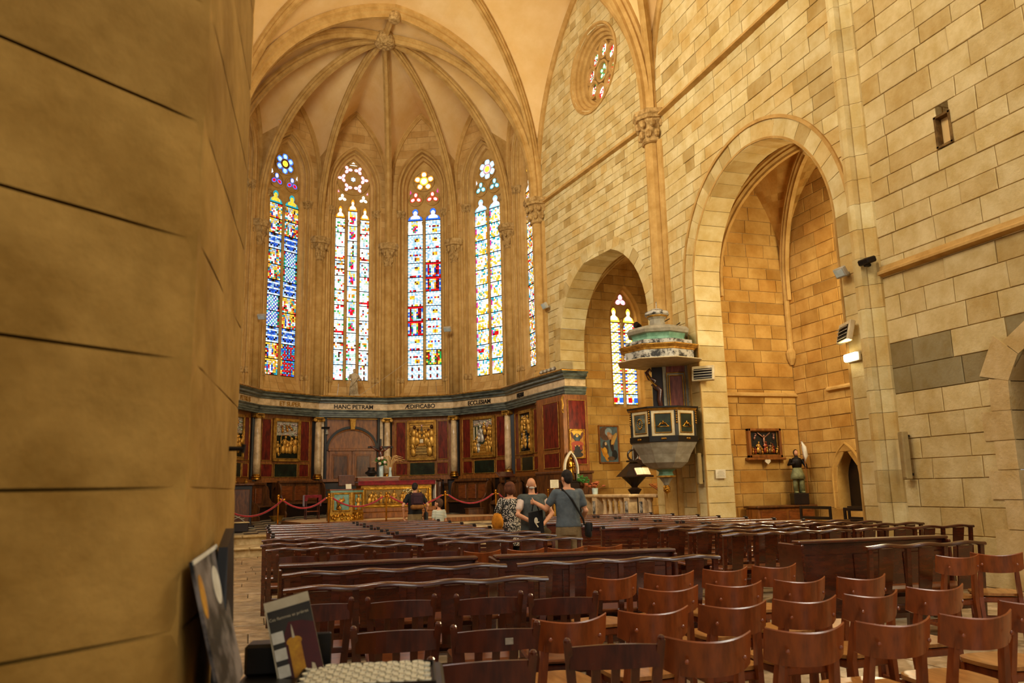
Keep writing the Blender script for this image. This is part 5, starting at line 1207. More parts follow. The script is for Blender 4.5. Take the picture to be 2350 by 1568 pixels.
# dark desk end at the left with a cable
t = cthing('choir_desk', 'tall dark wooden desk end beside the near pier', 'desk', -4.35, .35, chz(.35) - .01)
mb = MB(); mb.bbox((0, .25, .62), (.95, .7, 1.2), .015); bd = mb.obj('body', 'wood_black', t); mb = MB(); mb.bbox((.0, -.12, .66), (.8, .03, .9), .02); mb.obj('side_panel', 'wood_stall', bd)
mb = MB(); mb.bbox((0, .2, .06), (1.1, .85, .12), .03); mb.obj('plinth', 'wood_black', t)
mb = MB(); mb.bbox((0, .22, 1.25), (1.05, .8, .06), .02); mb.obj('top', 'wood_stall', t)
mb = MB()
for x in (-.3, 0, .3): mb.lathe([(.03, 1.28), (.05, 1.32), (.02, 1.36), (.03, 1.4)], (x, 0, 0), 8)
mb.obj('finial', 'gold_soft', t)
t = cthing('cable_coil', 'pale coiled cable hanging on the dark desk end', 'cable', -4.25, .65, chz(.65)); mb = MB(); mb.tube([(.18 * math.sin(i * .7), .0, .34 + .05 * math.sin(i * 1.4)) for i in range(19)] + [(.2, 0, .2), (.25, .02, .05), (.5, .05, .02)], .012, 6); mb.obj('cord', 'grey_plastic', t)
t = cthing('low_step_box', 'low step box with pale top at the chancel edge', 'step', -4.3, 1.3, chz(1.3)); mb = MB(); mb.bbox((0, 0, .12), (.55, .5, .24), .015); mb.obj('box', 'wood_black', t); mb = MB(); mb.bbox((0, 0, .25), (.6, .55, .03), .01); mb.obj('top', 'step_stone', t)
t = cthing('kneeler_box', 'low brown box under the right choir bench', 'box', 3.35, -.9, chz(-.9)); mb = MB(); mb.bbox((0, 0, .13), (.55, .35, .26), .015); mb.obj('box', 'wood_stall', t); mb = MB(); mb.bbox((0, 0, .27), (.6, .4, .03), .01); mb.obj('top', 'wood_stall', t)
t = cthing('offering_basin', 'shallow brass basin on the floor by a rope post', 'basin', -2.95, -1.8, chz(-1.8)); mb = MB(); mb.lathe([(.14, 0), (.15, .02), (.22, .16), (.24, .17), (.21, .15), (.14, .04)], (0, 0, 0), 14); mb.obj('bowl', 'gold_soft', t)
# rope barrier
SX_ = [-4.72, -3.31, -1.95, -.33, 1.43, 3.02, 4.62]; posts = []
for i, x in enumerate(SX_):
    y = 2.0; zz = chz(y) + .006
    if i == 0: y = 2.9; zz = .23
    if i == 6: y = 2.3; zz = chz(y) + .006
    nm = ('nearest the stone pier', 'in front of the choir benches', 'at the left side of the reading desk', 'in the middle of the altar front', 'beyond the child, right of the altar', 'next to the woman in the dotted blouse', 'between the old man and the man in grey')[i]
    t = cthing('rope_post', 'brass rope post with ball top ' + nm, 'rope post', x, y, zz, 0, 'brass posts of the rope barrier')
    mb = MB(); mb.lathe([(.16, 0), (.16, .02), (.1, .035), (.05, .07), (.025, .1)], (0, 0, 0), 16); mb.obj('base', 'brass', t, smooth=True)
    mb = MB(); mb.lathe([(.024, .08), (.024, .88), (.035, .89), (.035, .92), (.02, .93)], (0, 0, 0), 12); mb.obj('tube', 'brass', t, smooth=True)
    mb = MB(); mb.ball((0, 0, .965), .042, 12, 8); mb.obj('ball', 'brass', t, smooth=True)
    posts.append((x, y, zz))
for i in range(6):
    (x0, y0, z0), (x1, y1, z1) = posts[i], posts[i + 1]; a, b = V((x0, y0, z0 + .9)), V((x1, y1, z1 + .9)); d = (b - a).normalized(); sag = .26 if i < 5 else .34
    nm = ('over the low step box', 'before the red-draped stand', 'across the reading desk', 'behind the man with the backpack', 'beside the child', 'behind the woman and the old man')[i]
    o = cthing('velvet_rope', 'sagging red velvet rope ' + nm, 'rope', x0, y0, z0, 0, 'red ropes of the barrier')
    P = []
    for j in range(17): s = j / 16; q = a.lerp(b, .06 + .88 * s) - a; q.z += .9 - sag * 4 * s * (1 - s) - .02; P.append(q)
    mb = MB(); mb.tube(P, .024, 8); mb.obj('rope', 'velvet_rope', o, smooth=True)
    mb = MB(); mb.tube([(d * .03) + V((0, 0, .89)), P[0].lerp(P[1], .35)], .02, 8); mb.tube([(b - a) - d * .03 + V((0, 0, .89)), P[-1].lerp(P[-2], .35)], .02, 8); mb.obj('snap_hook', 'brass', o, smooth=True)
# statue on the cornice
nrm, t_ = bay(1); p = A0 + nrm * 4.72
def statue(name, label, loc, r, h, m='statue_stone', arm=0, parentless=True):
    t = thing(name, label, 'statue', loc, r)
    mb = MB(); s = h
    mb.lathe([(.16 * s, .02 * s), (.17 * s, .06 * s), (.15 * s, .2 * s), (.13 * s, .4 * s), (.115 * s, .52 * s), (.14 * s, .62 * s), (.15 * s, .72 * s), (.12 * s, .8 * s), (.05 * s, .835 * s), (.045 * s, .86 * s)], (0, 0, 0), 14, sy=.72)
    mb.obj('robe', m, t, smooth=True)
    f = MB()
    for a in range(9): q = -PI * .95 + a * .24; f.tube([(.12 * s * math.cos(q), .09 * s * math.sin(q), .5 * s), (.155 * s * math.cos(q + .1), .115 * s * math.sin(q + .1), .3 * s), (.17 * s * math.cos(q), .125 * s * math.sin(q), .03 * s)], .018 * s, 5)
    f.tube([(.13 * s, -.06 * s, .72 * s), (.02 * s, -.13 * s, .55 * s), (-.12 * s, -.11 * s, .36 * s), (-.13 * s, -.02 * s, .3 * s)], .03 * s, 6); f.obj('drapery', m, t, smooth=True)
    q = MB(); q.ball((0, -.01 * s, .92 * s), (.055 * s, .06 * s, .075 * s), 10, 8); q.ball((0, -.05 * s, .885 * s), (.038 * s, .03 * s, .05 * s), 8, 6); q.ball((0, -.07 * s, .915 * s), (.01 * s, .015 * s, .018 * s), 6, 4); q.obj('head', m, t, smooth=True)
    q = MB(); q.tube([(-.13 * s, 0, .76 * s), (-.19 * s, -.05 * s, .64 * s), (-.2 * s, -.15 * s, .58 * s)], [.045 * s, .04 * s, .026 * s], 8); q.tube([(.13 * s, 0, .76 * s), (.19 * s, -.04 * s, .62 * s), (.1 * s, -.15 * s, .56 * s)], [.045 * s, .04 * s, .026 * s], 8); q.ball((-.2 * s, -.17 * s, .575 * s), (.025 * s, .035 * s, .02 * s), 8, 5); q.ball((.085 * s, -.165 * s, .55 * s), (.025 * s, .03 * s, .022 * s), 8, 5); q.obj('arm', m, t, smooth=True)
    return t
t = statue('stone_saint', 'pale stone robed statue standing on the cornice below the three-light window', (p.x, p.y, 5.03), math.atan2(-t_.y, -t_.x) + PI, 1.04)
mb = MB(); mb.bbox((0, 0, .02), (.36, .3, .05), .01); mb.obj('plinth', 'statue_stone', t); mb = MB(); mb.tube([(-.2, -.2, .6), (-.27, -.2, .5)], .012); mb.sweep(circ(6, .012), [(-.29 + .03 * math.cos(i), -.2, .47 + .03 * math.sin(i)) for i in (0, 1.05, 2.1, 3.14, 4.2, 5.25)], None, closed=True); mb.obj('key', 'statue_stone', t)
p2 = A0 + nrm * 4.7 + t_ * .2; q2 = A0 + bay(2)[0] * 4.95 + bay(2)[1] * .4
mb = MB(); mb.tube([(p2.x, p2.y, 5.05), (q2.x, q2.y, 7.0)], .006, 5); tag(mb.obj('stay_wire', 'grey_plastic'), 'thin pale wire slanting up from the statue to the wall', 'wire')
# row of small silver jugs on the right end of the cornice
for i in range(4):
    q = C5 + N1 * .32 + D1 * (.5 + i * .27); t = thing('spot_lamp', 'small chrome spot lamp number along the right end of the cornice', 'spotlight', (q.x, q.y, 5.03), 0, 'row of chrome spots on the cornice')
    t['label'] = ('chrome cornice spot lamp nearest the apse window', 'second chrome cornice spot lamp from the apse window', 'third chrome cornice spot lamp from the apse window', 'chrome cornice spot lamp nearest the end of the panelling')[i]
    mb = MB(); mb.lathe([(.05, 0), (.05, .02), (.015, .03), (.015, .08)], (0, 0, 0), 8); mb.obj('clip', 'grey_plastic', t); mb = MB(); mb.lathe([(.03, -.08), (.05, -.05), (.06, .06), (.05, .06)], (-.05, -.03, .1), 10, M=Matrix.Rotation(1.1, 3, 'Y')); mb.obj('shade', 'silver_relief', t, smooth=True)
# bell by the door
M = frame(A0 + bay(1)[0] * AP, bay(1)[1], -bay(1)[0]); q = M @ V((-1.02, .1, 3.72)); t = thing('wall_bell', 'small bell on a bracket left of the arched door', 'bell', q, RZC)
mb = MB(); mb.bbox((.02, -.05, .12), (.3, .05, .04), .01); mb.bbox((.0, -.06, .16), (.36, .12, .03), .01); mb.obj('bracket', 'iron', t); mb = MB(); mb.lathe([(.07, -.1), (.06, -.07), (.04, 0), (.02, .05), (.01, .08)], (.08, -.06, 0), 12); mb.obj('bell', 'silver_relief', t, smooth=True)
# flood lamps on the walls
def flood(label, p, r, tilt=.5, s=1., power=60):
    t = thing('flood_lamp', label, 'lamp', p, r, 'grey flood lamps high on the walls')
    mb = MB(); mb.tube([(0, 0, 0), (0, -.1 * s, .02)], .012 * s, 6); mb.bbox((0, 0, 0), (.08 * s, .02, .08 * s), .004); mb.obj('bracket', 'grey_plastic', t)
    R = Matrix.Rotation(-tilt, 3, 'X'); mb = MB(); mb.bbox((0, -.16 * s, .02), (.28 * s, .1 * s, .2 * s), .015, R); h = mb.obj('housing', 'grey_plastic', t)
    mb = MB(); mb.bbox(V((0, -.16 * s, .02)) + R @ V((0, -.052 * s, 0)), (.22 * s, .01, .14 * s), .004, R); mb.obj('lens', 'glassware', h)
def onvert(k, z, s=0.): p = vtx(k, AR - .22); return V((p.x, p.y, z))
flood('grey flood lamp on the apse shaft left of the blue window', onvert(0, 7.5) + V((.12, -.25, 0)), -.3, -.8)
flood('grey flood lamp on the apse shaft right of the yellow window', onvert(3, 7.45) + V((-.25, -.15, 0)), -.5, -.8)
q = C5 + D1 * .55 + N1 * .05; flood('grey flood lamp on the chancel wall above the panelling', (q.x, q.y, 7.3), math.atan2(N1.y, N1.x) + PI / 2, -.5)
flood('flood lamp at the right edge of the tall chapel arch', (9.76, 10.95, 5.04), -PI / 2, -.5, .9)
t = thing('dark_spotlight', 'dark flood lamp lying on the end of the low string course', 'lamp', (9.55, 10.25, 4.98), -PI / 2); mb = MB(); mb.bbox((0, 0, .08), (.24, .2, .1), .02, Matrix.Rotation(.3, 3, 'X')); mb.obj('housing', 'iron', t); mb = MB(); mb.bbox((0, .0, .01), (.08, .1, .05), .01); mb.obj('foot', 'iron', t)

# ================================================================== pulpit
PU = V((9.0, 16.45, 0)); pr_ = -.50
pul = thing('pulpit', 'cream and dark green octagonal pulpit with marbled canopy on the crossing pier', 'pulpit', PU, pr_)
mat('cream_paint', 'd8c59a', 'c0a878', .55, scale=6); mat('dark_green', '26301c', '151c10', .45, scale=6); mat('mint', '7fa488', '5c8468', .5, scale=6); mat('grey_paint', 'a39a84', '857b64', .55, scale=5)
mat('marbling', 'b7b0a0', '2c2a26', .4, scale=7, mixr=(.42, .55)); mat('red_wood', '8a4630', '5a2416', .4, scale=3, stretch=(5, 5, 1))
def octa(r, z, f=1 / math.cos(PI / 8)): return [(r * f * math.cos(-PI / 2 + PI / 8 + i * PI / 4), r * f * math.sin(-PI / 2 + PI / 8 + i * PI / 4), z) for i in range(8)]
def octloft(mb, rows, cap=True):
    P = []
    for r, z in rows: P += octa(r, z)
    F = [(j * 8 + i, j * 8 + (i + 1) % 8, (j + 1) * 8 + (i + 1) % 8, (j + 1) * 8 + i) for j in range(len(rows) - 1) for i in range(8)]
    if cap: F += [tuple(range(8))[::-1], tuple(range((len(rows) - 1) * 8, len(rows) * 8))]
    return mb.add(P, F)
mb = MB(); octloft(mb, [(.70, 2.5), (.72, 3.16)]); bk = mb.obj('basket', 'cream_paint', pul)
mb = MB(); octloft(mb, [(.74, 2.44), (.76, 2.45), (.76, 2.57), (.73, 2.58)]); bnd = mb.obj('base_band', 'black_paint', pul)
mb = MB(); octloft(mb, [(.73, 3.14), (.75, 3.16), (.77, 3.19)]); mb.obj('gilt_cornice', 'gold_soft', pul)
mb = MB(); octloft(mb, [(.77, 3.19), (.80, 3.2), (.80, 3.23), (.7, 3.24)]); mb.obj('handrail', 'black_paint', pul)
for i in range(8):
    a = -PI / 2 + i * PI / 4; n_ = V((math.cos(a), math.sin(a), 0)); u_ = V((-n_.y, n_.x, 0)); Mf = frame(n_ * .715, u_, n_)
    if i in (3, 4, 5): continue
    mb = MB(Mf); mb.box((0, -.005, 2.86), (.36, .02, .42)); p_ = mb.obj('panel', 'dark_green' if i != 7 else 'grey_marble', bk)
    mb = MB(Mf); gilt_frame(mb, -.19, .19, 2.64, 3.08, .004, .018, .03); mb.obj('gilt_moulding', 'gold_soft', p_)
    mb = MB(Mf)
    if i == 7:
        for j in range(16): b_ = 2 * PI * j / 16; mb.ball((.075 * math.cos(b_), .015, 2.86 + .11 * math.sin(b_)), (.018, .014, .018), 6, 4)
        mb.ball((0, .015, 2.86), (.02, .015, .03), 6, 4)
    else:
        for s in (-1, 1): mb.tube([(0, .02, 2.84), (s * .05, .02, 2.86), (s * .09, .02, 2.8), (s * .14, .02, 2.785)], [.02, .018, .014, .008], 6)
        mb.ball((0, .02, 2.87), (.02, .018, .045), 6, 5); mb.tube([(-.13, .015, 2.775), (.13, .015, 2.775)], .008, 5)
    mb.obj('gilt_ornament', 'gold', p_, smooth=True)
    a2 = a + PI / 8; c = V((math.cos(a2), math.sin(a2), 0)) * .768
    mb = MB(); mb.bbox((c.x, c.y, 2.86), (.03, .085, .58), .008, rz(a2)); cp = mb.obj('corner_post', 'black_paint', bk)
    mb = MB()
    for j in range(6): mb.ball((c.x * 1.03, c.y * 1.03, 2.86 + j * .05), (.025, .025, .025), 6, 4)
    mb.obj('gilt_drop', 'gold', cp)
    mb = MB(Mf)
    for s in (-1, 0, 1): mb.ball((s * .035, .05, 2.51), (.028, .018, .025), 6, 4)
    mb.obj('gilt_rosette', 'gold', bnd)
mb = MB(); octloft(mb, [(.18, 1.84), (.36, 1.88), (.5, 2.0), (.58, 2.18), (.68, 2.34), (.73, 2.44)]); mb.obj('bowl', 'grey_paint', pul)
mb = MB(); octloft(mb, [(.2, 1.7), (.16, 1.74), (.15, 1.8), (.22, 1.85)]); mb.obj('neck', 'mint', pul)
mb = MB(); octloft(mb, [(.14, 1.66), (.22, 1.68), (.22, 1.71), (.16, 1.72)]); mb.obj('neck_ring', 'gold_soft', pul)
mb = MB(); octloft(mb, [(.05, 1.5), (.08, 1.56), (.15, 1.66)]); mb.obj('drop_cone', 'grey_paint', pul)
mb = MB(); mb.lathe([(.005, 1.2), (.012, 1.3), (.05, 1.34), (.075, 1.42), (.05, 1.48), (.03, 1.52)], (0, 0, 0), 10)
for j in range(18): a = j * 2.4; mb.ball((.06 * math.cos(a), .06 * math.sin(a), 1.36 + j * .006), .022, 6, 4)
mb.obj('gilt_cone', 'gold', pul)
# back panel and scrolls
mb = MB(); mb.bbox((.36, .52, 3.75), (.62, .08, 1.2), .01); bp = mb.obj('back_panel', 'grey_paint', pul)
mb = MB(); mb.bbox((.36, .47, 3.65), (.30, .03, .82), .01); p_ = mb.obj('wood_inset', 'red_wood', bp); mb = MB(); gilt_frame(mb, .19, .53, 3.22, 4.08, .46, .025, .05); gilt_frame(mb, .14, .58, 3.2, 4.14, .465, .02, .06); mb.obj('gilt_moulding', 'gold_soft', p_)
mb = MB(); mb.bbox((.36, .48, 4.22), (.44, .03, .16), .01); mb.obj('upper_inset', 'red_wood', bp)
mb = MB(); mb.bbox((-.05, .55, 3.75), (.3, .06, 1.2), .01); mb.obj('dark_side', 'wood_black', bp)
for s, x0 in ((-1, -.0), (1, .7)):
    mb = MB(); k = 1 if s < 0 else .6
    mb.tube([(x0, .46, 3.22), (x0 + s * .05, .46, 3.5), (x0 + s * .02, .46, 3.72), (x0 + s * .18 * k, .46, 3.88), (x0 + s * .12 * k, .46, 3.95), (x0 + s * .26 * k, .46, 4.02), (x0 + s * .32 * k, .46, 4.16), (x0 + s * .24 * k, .46, 4.24), (x0 + s * .2 * k, .46, 4.18)], [.05, .06, .07, .06, .05, .055, .05, .035, .025], 7, (0, 1, 0)); sc = mb.obj('scroll', 'wood_dark_chair' if s < 0 else 'dark_green', pul, smooth=True)
    mb = MB(); mb.tube([(x0 + s * .1 * k, .4, 3.82), (x0 + s * .2 * k, .4, 3.92), (x0 + s * .3 * k, .4, 4.08)], .018, 6, (0, 1, 0)); mb.obj('scroll_gilding', 'gold', sc)
mb = MB(); mb.hexa([(.1, .5, 2.4), (.62, .5, 2.4), (.62, .95, 2.4), (.1, .95, 2.4), (.1, .5, 4.4), (.62, .5, 4.4), (.62, .95, 4.4), (.1, .95, 4.4)]); mb.obj('wall_fixing', 'wood_black', pul)
# canopy
can = MB(); octloft(can, [(.78, 4.33), (.78, 4.52)]); can = can.obj('canopy_frieze', 'marbling', pul)
mb = MB(); octloft(mb, [(.92, 4.29), (.95, 4.3), (.95, 4.315), (.8, 4.335)]); mb.obj('eave_board', 'cream_paint', can)
mb = MB(); octloft(mb, [(.78, 4.52), (.8, 4.53), (.8, 4.56), (.86, 4.6), (.9, 4.62), (.9, 4.645), (.78, 4.66)]); mb.obj('gilt_cornice', 'gold_soft', can)
mb = MB(); octloft(mb, [(.76, 4.655), (.76, 4.76)]); mb.obj('upper_band', 'marbling', can)
mb = MB(); octloft(mb, [(.7, 4.75), (.62, 4.78), (.58, 4.85), (.62, 4.94)]); mb.obj('green_cove', 'mint', can)
mb = MB(); octloft(mb, [(.6, 4.93), (.68, 4.95), (.71, 5.02), (.66, 5.09), (.5, 5.13), (.24, 5.16)]); mb.obj('bulged_roof', 'grey_paint', can)
mb = MB(); octloft(mb, [(.26, 5.14), (.18, 5.22), (.17, 5.34), (.22, 5.4)]); mb.obj('lantern', 'grey_paint', can)
mb = MB(); octloft(mb, [(.22, 5.39), (.24, 5.41), (.23, 5.44)]); mb.obj('lantern_ring', 'gold_soft', can)
mb = MB(); octloft(mb, [(.24, 5.43), (.28, 5.46), (.26, 5.52), (.16, 5.56), (.1, 5.6)]); mb.tube([(0, 0, 5.58), (0, 0, 5.78)], .012, 6); mb.obj('cap', 'marbling', can)
mb = MB(); mb.tube([(.28, .2, 5.12), (.62, .8, 5.45)], .012, 6); mb.tube([(.1, .2, 5.3), (.3, .72, 5.5)], .012, 6); mb.obj('stay_rod', 'iron', can)
mb = MB(); mb.bbox((0, 0, 4.34), (1.2, 1.2, .02), .01); mb.obj('canopy_soffit', 'wood_black', can)
t = thing('pulpit_spotlight', 'dark spot lamp clamped to the left side of the pulpit canopy', 'lamp', PU + V((-.2, .45, 5.25)), .3); mb = MB(); mb.lathe([(.04, -.1), (.07, -.06), (.08, .08), (.07, .08)], (-.1, 0, .02), 10, M=Matrix.Rotation(-1.2, 3, 'Y')); mb.obj('head', 'iron', t); mb = MB(); mb.tube([(-.02, 0, .0), (.2, -.25, -.02)], .012, 6); mb.obj('arm', 'iron', t)

# ================================================================== lit lamp boxes, heaters, loudspeakers
def lampbox(label, p, r, w_=.36, h=.13):
    t = thing('wall_lamp', label, 'lamp', p, r); mb = MB(); mb.bbox((0, -.03, 0), (w_ + .03, .05, h + .03), .01); mb.obj('case', 'grey_plastic', t)
    mb = MB(); mb.col = (1, .88, .55); mb.bbox((0, -.08, 0), (w_, .08, h), .02); mb.obj('diffuser', 'lamp_glow', t)
    l = bpy.data.lights.new('wall_lamp_light', 'AREA'); l.shape = 'RECTANGLE'; l.size = w_; l.size_y = h; l.energy = 120; l.color = (1, .84, .50); o = bpy.data.objects.new('wall_lamp_light', l); COL.objects.link(o); o.parent = t; o.location = (0, -.14, 0); o.rotation_euler = (-PI / 2, 0, 0); return t
lampbox('glowing wall lamp box on the right side of the tall chapel arch', (9.78, 11.0, 3.58), -PI / 2 - .15)
q = c1(.42, 6.02); lampbox('glowing wall lamp box seen under the pulpit canopy', (q.x, q.y, 3.42), math.atan2(D1.y, D1.x) - PI / 2 + 0, .32)
def heater(label, p, r):
    t = thing('wall_heater', label, 'heater', p, r, 'louvred wall heaters'); mb = MB(); mb.bbox((0, -.05, 0), (.52, .1, .36), .015, Matrix.Rotation(-.25, 3, 'X')); c = mb.obj('case', 'cream_paint', t)
    mb = MB(); mb.bbox((0, -.1, -.01), (.42, .02, .26), .005, Matrix.Rotation(-.25, 3, 'X')); mb.obj('opening', 'iron', t)
    for i in range(4): mb = MB(); mb.bbox((0, -.115 - .005 * i, .08 - i * .06), (.42, .035, .012), .004, Matrix.Rotation(.5, 3, 'X')); mb.obj('louvre', 'grey_plastic', t)
heater('louvred wall heater above the lit lamp at the tall chapel arch', (9.74, 11.05, 4.02), -PI / 2 - .35)
heater('louvred wall heater on the left side of the tall chapel arch', (9.84, 15.93, 4.0), -PI / 2 + .8)
def speaker(label, p, r, h, w_=.13, d=.1):
    t = thing('column_loudspeaker', label, 'loudspeaker', p, r, 'slim column loudspeakers'); mb = MB(); mb.bbox((0, -d / 2 - .03, h / 2), (w_, d, h), .012); b_ = mb.obj('cabinet', 'speaker', t); mb = MB(); mb.bbox((0, -d - .032, h / 2), (w_ - .03, .012, h - .06), .004); mb.obj('grille', 'speaker', b_); mb = MB(); mb.bbox((0, -.01, h * .1), (.04, .06, .04), .004); mb.bbox((0, -.01, h * .9), (.04, .06, .04), .004); mb.obj('bracket', 'iron', t)
speaker('slim beige column loudspeaker on the near right wall', (9.76, 10.02, 1.5), -PI / 2 - .2, .74)
speaker('slim beige column loudspeaker left of the tall chapel arch', (9.77, 16.15, 1.5), -PI / 2, .7)
speaker('slim beige column loudspeaker inside the tall chapel arch', (10.48, 16.12, 1.68), 0, .5, .09, .07)
t = thing('notice_sheet', 'small white framed notice on the arch side below the heater', 'notice', (10.1, 15.94, 1.62), 0); mb = MB(); mb.bbox((0, -.015, .1), (.26, .012, .2), .003); mb.obj('paper', 'white_paper', t)
mb = MB()
for i in range(6): mb.box((0, -.022, .03 + i * .025), (.2 - .03 * (i % 3), .002, .008))
mb.obj('print', 'grey_plastic', t)

# ================================================================== chapel behind the pulpit
def picture(name, label, M, u0, u1, z0, z1, fm, shapes, ground, fw=.05, y=.03, cat='painting'):
    t = thing(name, label, cat, (M @ V(((u0 + u1) / 2, 0, z0)))); T = Matrix.Translation(-t.location) @ M
    mb = MB(T); gilt_frame(mb, u0, u1, z0, z1, y, fw, .06); mb.obj('frame', fm, t)
    mb = MB(T); mb.col = L_(ground); mb.box(((u0 + u1) / 2, y - .01, (z0 + z1) / 2), (u1 - u0 - fw, .02, z1 - z0 - fw)); c = mb.obj('canvas', 'painted', t)
    mb = MB(T); W_, H_ = u1 - u0 - 2 * fw, z1 - z0 - 2 * fw
    for i, (x, z, a, b, r, col) in enumerate(shapes):
        mb.col = L_(col); ca, sa = math.cos(r), math.sin(r); d = y + .002 + .0006 * i
        mb.face([(u0 + fw + W_ * x + a * W_ * math.cos(q) * ca - b * H_ * math.sin(q) * sa, d, z0 + fw + H_ * z + a * W_ * math.cos(q) * sa + b * H_ * math.sin(q) * ca) for q in [2 * PI * j / 14 for j in range(14)]])
    mb.obj('painted_figures', 'painted', c); return t
Ttoe = ME1
picture('angel_painting', 'tall framed painting of a kneeling figure and an angel on the chapel wall', ME1, 1.37, 2.12, 2.22, 3.43, 'wood_panel',
        [(.3, .8, .3, .2, .5, '6a4a34'), (.5, .85, .2, .12, 0, '8fa0a0'), (.62, .7, .14, .18, .6, 'c08a5a'), (.58, .74, .07, .05, 0, 'e0b080'), (.72, .58, .12, .22, -.3, 'b5763a'), (.66, .45, .1, .2, .2, '3a2a20'), (.8, .66, .1, .2, -.5, 'd0a050'), (.3, .4, .16, .2, .2, '4a4038'), (.32, .52, .06, .05, 0, 'e8c090'), (.25, .28, .14, .14, 0, 'e0a030'), (.35, .15, .12, .14, .3, 'd89028'), (.14, .3, .06, .12, .4, 'c88020'), (.8, .2, .16, .14, 0, '2a2a28'), (.6, .1, .2, .06, 0, '6a5038')], '5f6f70', .045)
picture('small_dark_painting', 'dark painting of two pale figures half hidden behind the pulpit', ME1, 2.68, 3.6, 2.12, 3.1, 'wood_black', [(.4, .6, .2, .3, .3, 'b07a5a'), (.3, .3, .2, .12, 0, 'c89a80'), (.6, .35, .1, .25, .6, 'a05a3a'), (.75, .5, .15, .3, -.3, '6a4a20'), (.4, .85, .1, .1, 0, 'd0a080')], '3a2618', .04)
t = picture('gold_icon', 'gold-ground icon of an enthroned figure over kneeling people on the end of the panelling', frame(PE1, -N1, D1), -.27, .25, 2.34, 3.22, 'gold',
        [(.5, .9, .42, .12, 0, 'e8b030'), (.15, .8, .1, .14, .4, '5a2a1a'), (.85, .8, .1, .14, -.4, '5a2a1a'), (.5, .72, .26, .16, 0, '28302c'), (.5, .8, .1, .07, 0, 'e0b050'), (.5, .82, .05, .035, 0, 'a86a40'), (.5, .66, .14, .08, 0, '3a4a50'), (.5, .48, .46, .12, 0, 'a8401c'), (.5, .3, .4, .14, 0, '1e1410'), (.2, .34, .1, .1, 0, 'a02818'), (.78, .36, .1, .1, 0, '7a1c14'), (.35, .42, .05, .03, 0, 'd89a50'), (.62, .42, .05, .03, 0, 'd89a50'), (.5, .1, .42, .1, 0, '2a1a10')], 'b8761e', .035, .06)
# balustrade
t0 = thing('marble_balustrade', 'marble balustrade with vase balusters closing the side chapel', 'balustrade', c1(.05, 3.5))
Tb = Matrix.Translation(-t0.location) @ frame(c1(.1, 0), D1, N1)
def balus(parent, T, u0, u1, piers):
    mb = MB(T); mb.bbox(((u0 + u1) / 2, 0, 1.24), (u1 - u0 + .1, .32, .09), .025); mb.obj('coping', 'cream_marble', parent)
    mb = MB(T); mb.bbox(((u0 + u1) / 2, 0, .16), (u1 - u0, .3, .32), .02); mb.obj('plinth', 'cream_marble', parent)
    for u in piers:
        mb = MB(T); mb.bbox((u, 0, .75), (.26, .27, .9), .015); p_ = mb.obj('pier', 'cream_marble', parent); mb = MB(T); mb.bbox((u, .14, .75), (.14, .02, .7), .01); mb.obj('pier_panel', 'marbling', p_)
    u = u0 + .32
    while u < u1 - .2:
        if min(abs(u - p) for p in piers) > .22:
            mb = MB(T); mb.lathe([(.07, .32), (.07, .38), (.04, .42), (.04, .48), (.085, .62), (.09, .7), (.05, .88), (.045, .98), (.06, 1.04), (.05, 1.08), (.08, 1.12), (.08, 1.2)], (u, 0, 0), 12); mb.obj('baluster', 'cream_marble', parent, smooth=True)
        u += .29
balus(t0, Tb, 2.1, 4.75, (2.25, 2.9, 4.6))
t1 = thing('marble_balustrade', 'short length of marble balustrade under the pulpit', 'balustrade', c1(.05, 5.6)); balus(t1, Matrix.Translation(-t1.location) @ frame(c1(.1, 0), D1, N1), 5.2, 5.95, (5.3,))
# black lectern with a book
q = c1(.9, 3.6); t = thing('black_lectern', 'ornate black revolving lectern holding an open book', 'lectern', q, RZC)
mb = MB(); mb.lathe([(.3, 0), (.3, .1), (.12, .2), (.09, .6), (.14, .9), (.1, 1.25), (.2, 1.4), (.08, 1.46), (.12, 1.52), (.3, 1.7), (.36, 1.76)], (0, 0, 0), 12); mb.obj('stem', 'wood_black', t)
mb = MB(); mb.add([(-.42, -.3, 1.76), (.42, -.3, 1.76), (.42, .3, 1.76), (-.42, .3, 1.76), (-.12, 0, 2.16), (.12, 0, 2.16)], [(3, 2, 1, 0), (0, 1, 5, 4), (2, 3, 4, 5), (1, 2, 5), (3, 0, 4)]); mb.bbox((0, -.29, 1.76), (.9, .08, .05), .01); mb.obj('desk', 'wood_black', t)
mb = MB(); mb.bbox((0, 0, 2.19), (.36, .2, .05), .01); mb.sweep(circ(6, .03), [(.17 * math.sin(2 * PI * i / 16), 0, 2.36 + .15 * math.cos(2 * PI * i / 16)) for i in range(16)], None, closed=True); mb.tube([(0, 0, 2.2), (0, 0, 2.62)], [.04, .015], 8); mb.obj('crest', 'wood_black', t)
t = thing('open_book', 'open book with cream pages on the black lectern', 'book', q + V((.14, -.02, 0)), RZC); mb = MB()
sl_ = Matrix.Rotation(.93, 3, 'X')
for s in (-1, 1): mb.bbox((s * .115, -.22, 1.9), (.22, .24, .035), .01, sl_ @ Matrix.Rotation(s * .06, 3, 'Y'))
mb.obj('pages', 'white_paper', t); mb = MB(); mb.bbox((0, -.205, 1.88), (.48, .26, .012), .004, sl_); mb.obj('cover', 'wood_dark_chair', t)
mb = MB()
for s in (-1, 1):
    for i in range(6): c = V((s * .115, -.22, 1.9)) + sl_ @ V((0, -.085 + i * .034, .0195)); mb.box(c, (.16, .008, .002), sl_)
mb.obj('text_lines', 'grey_plastic', t)
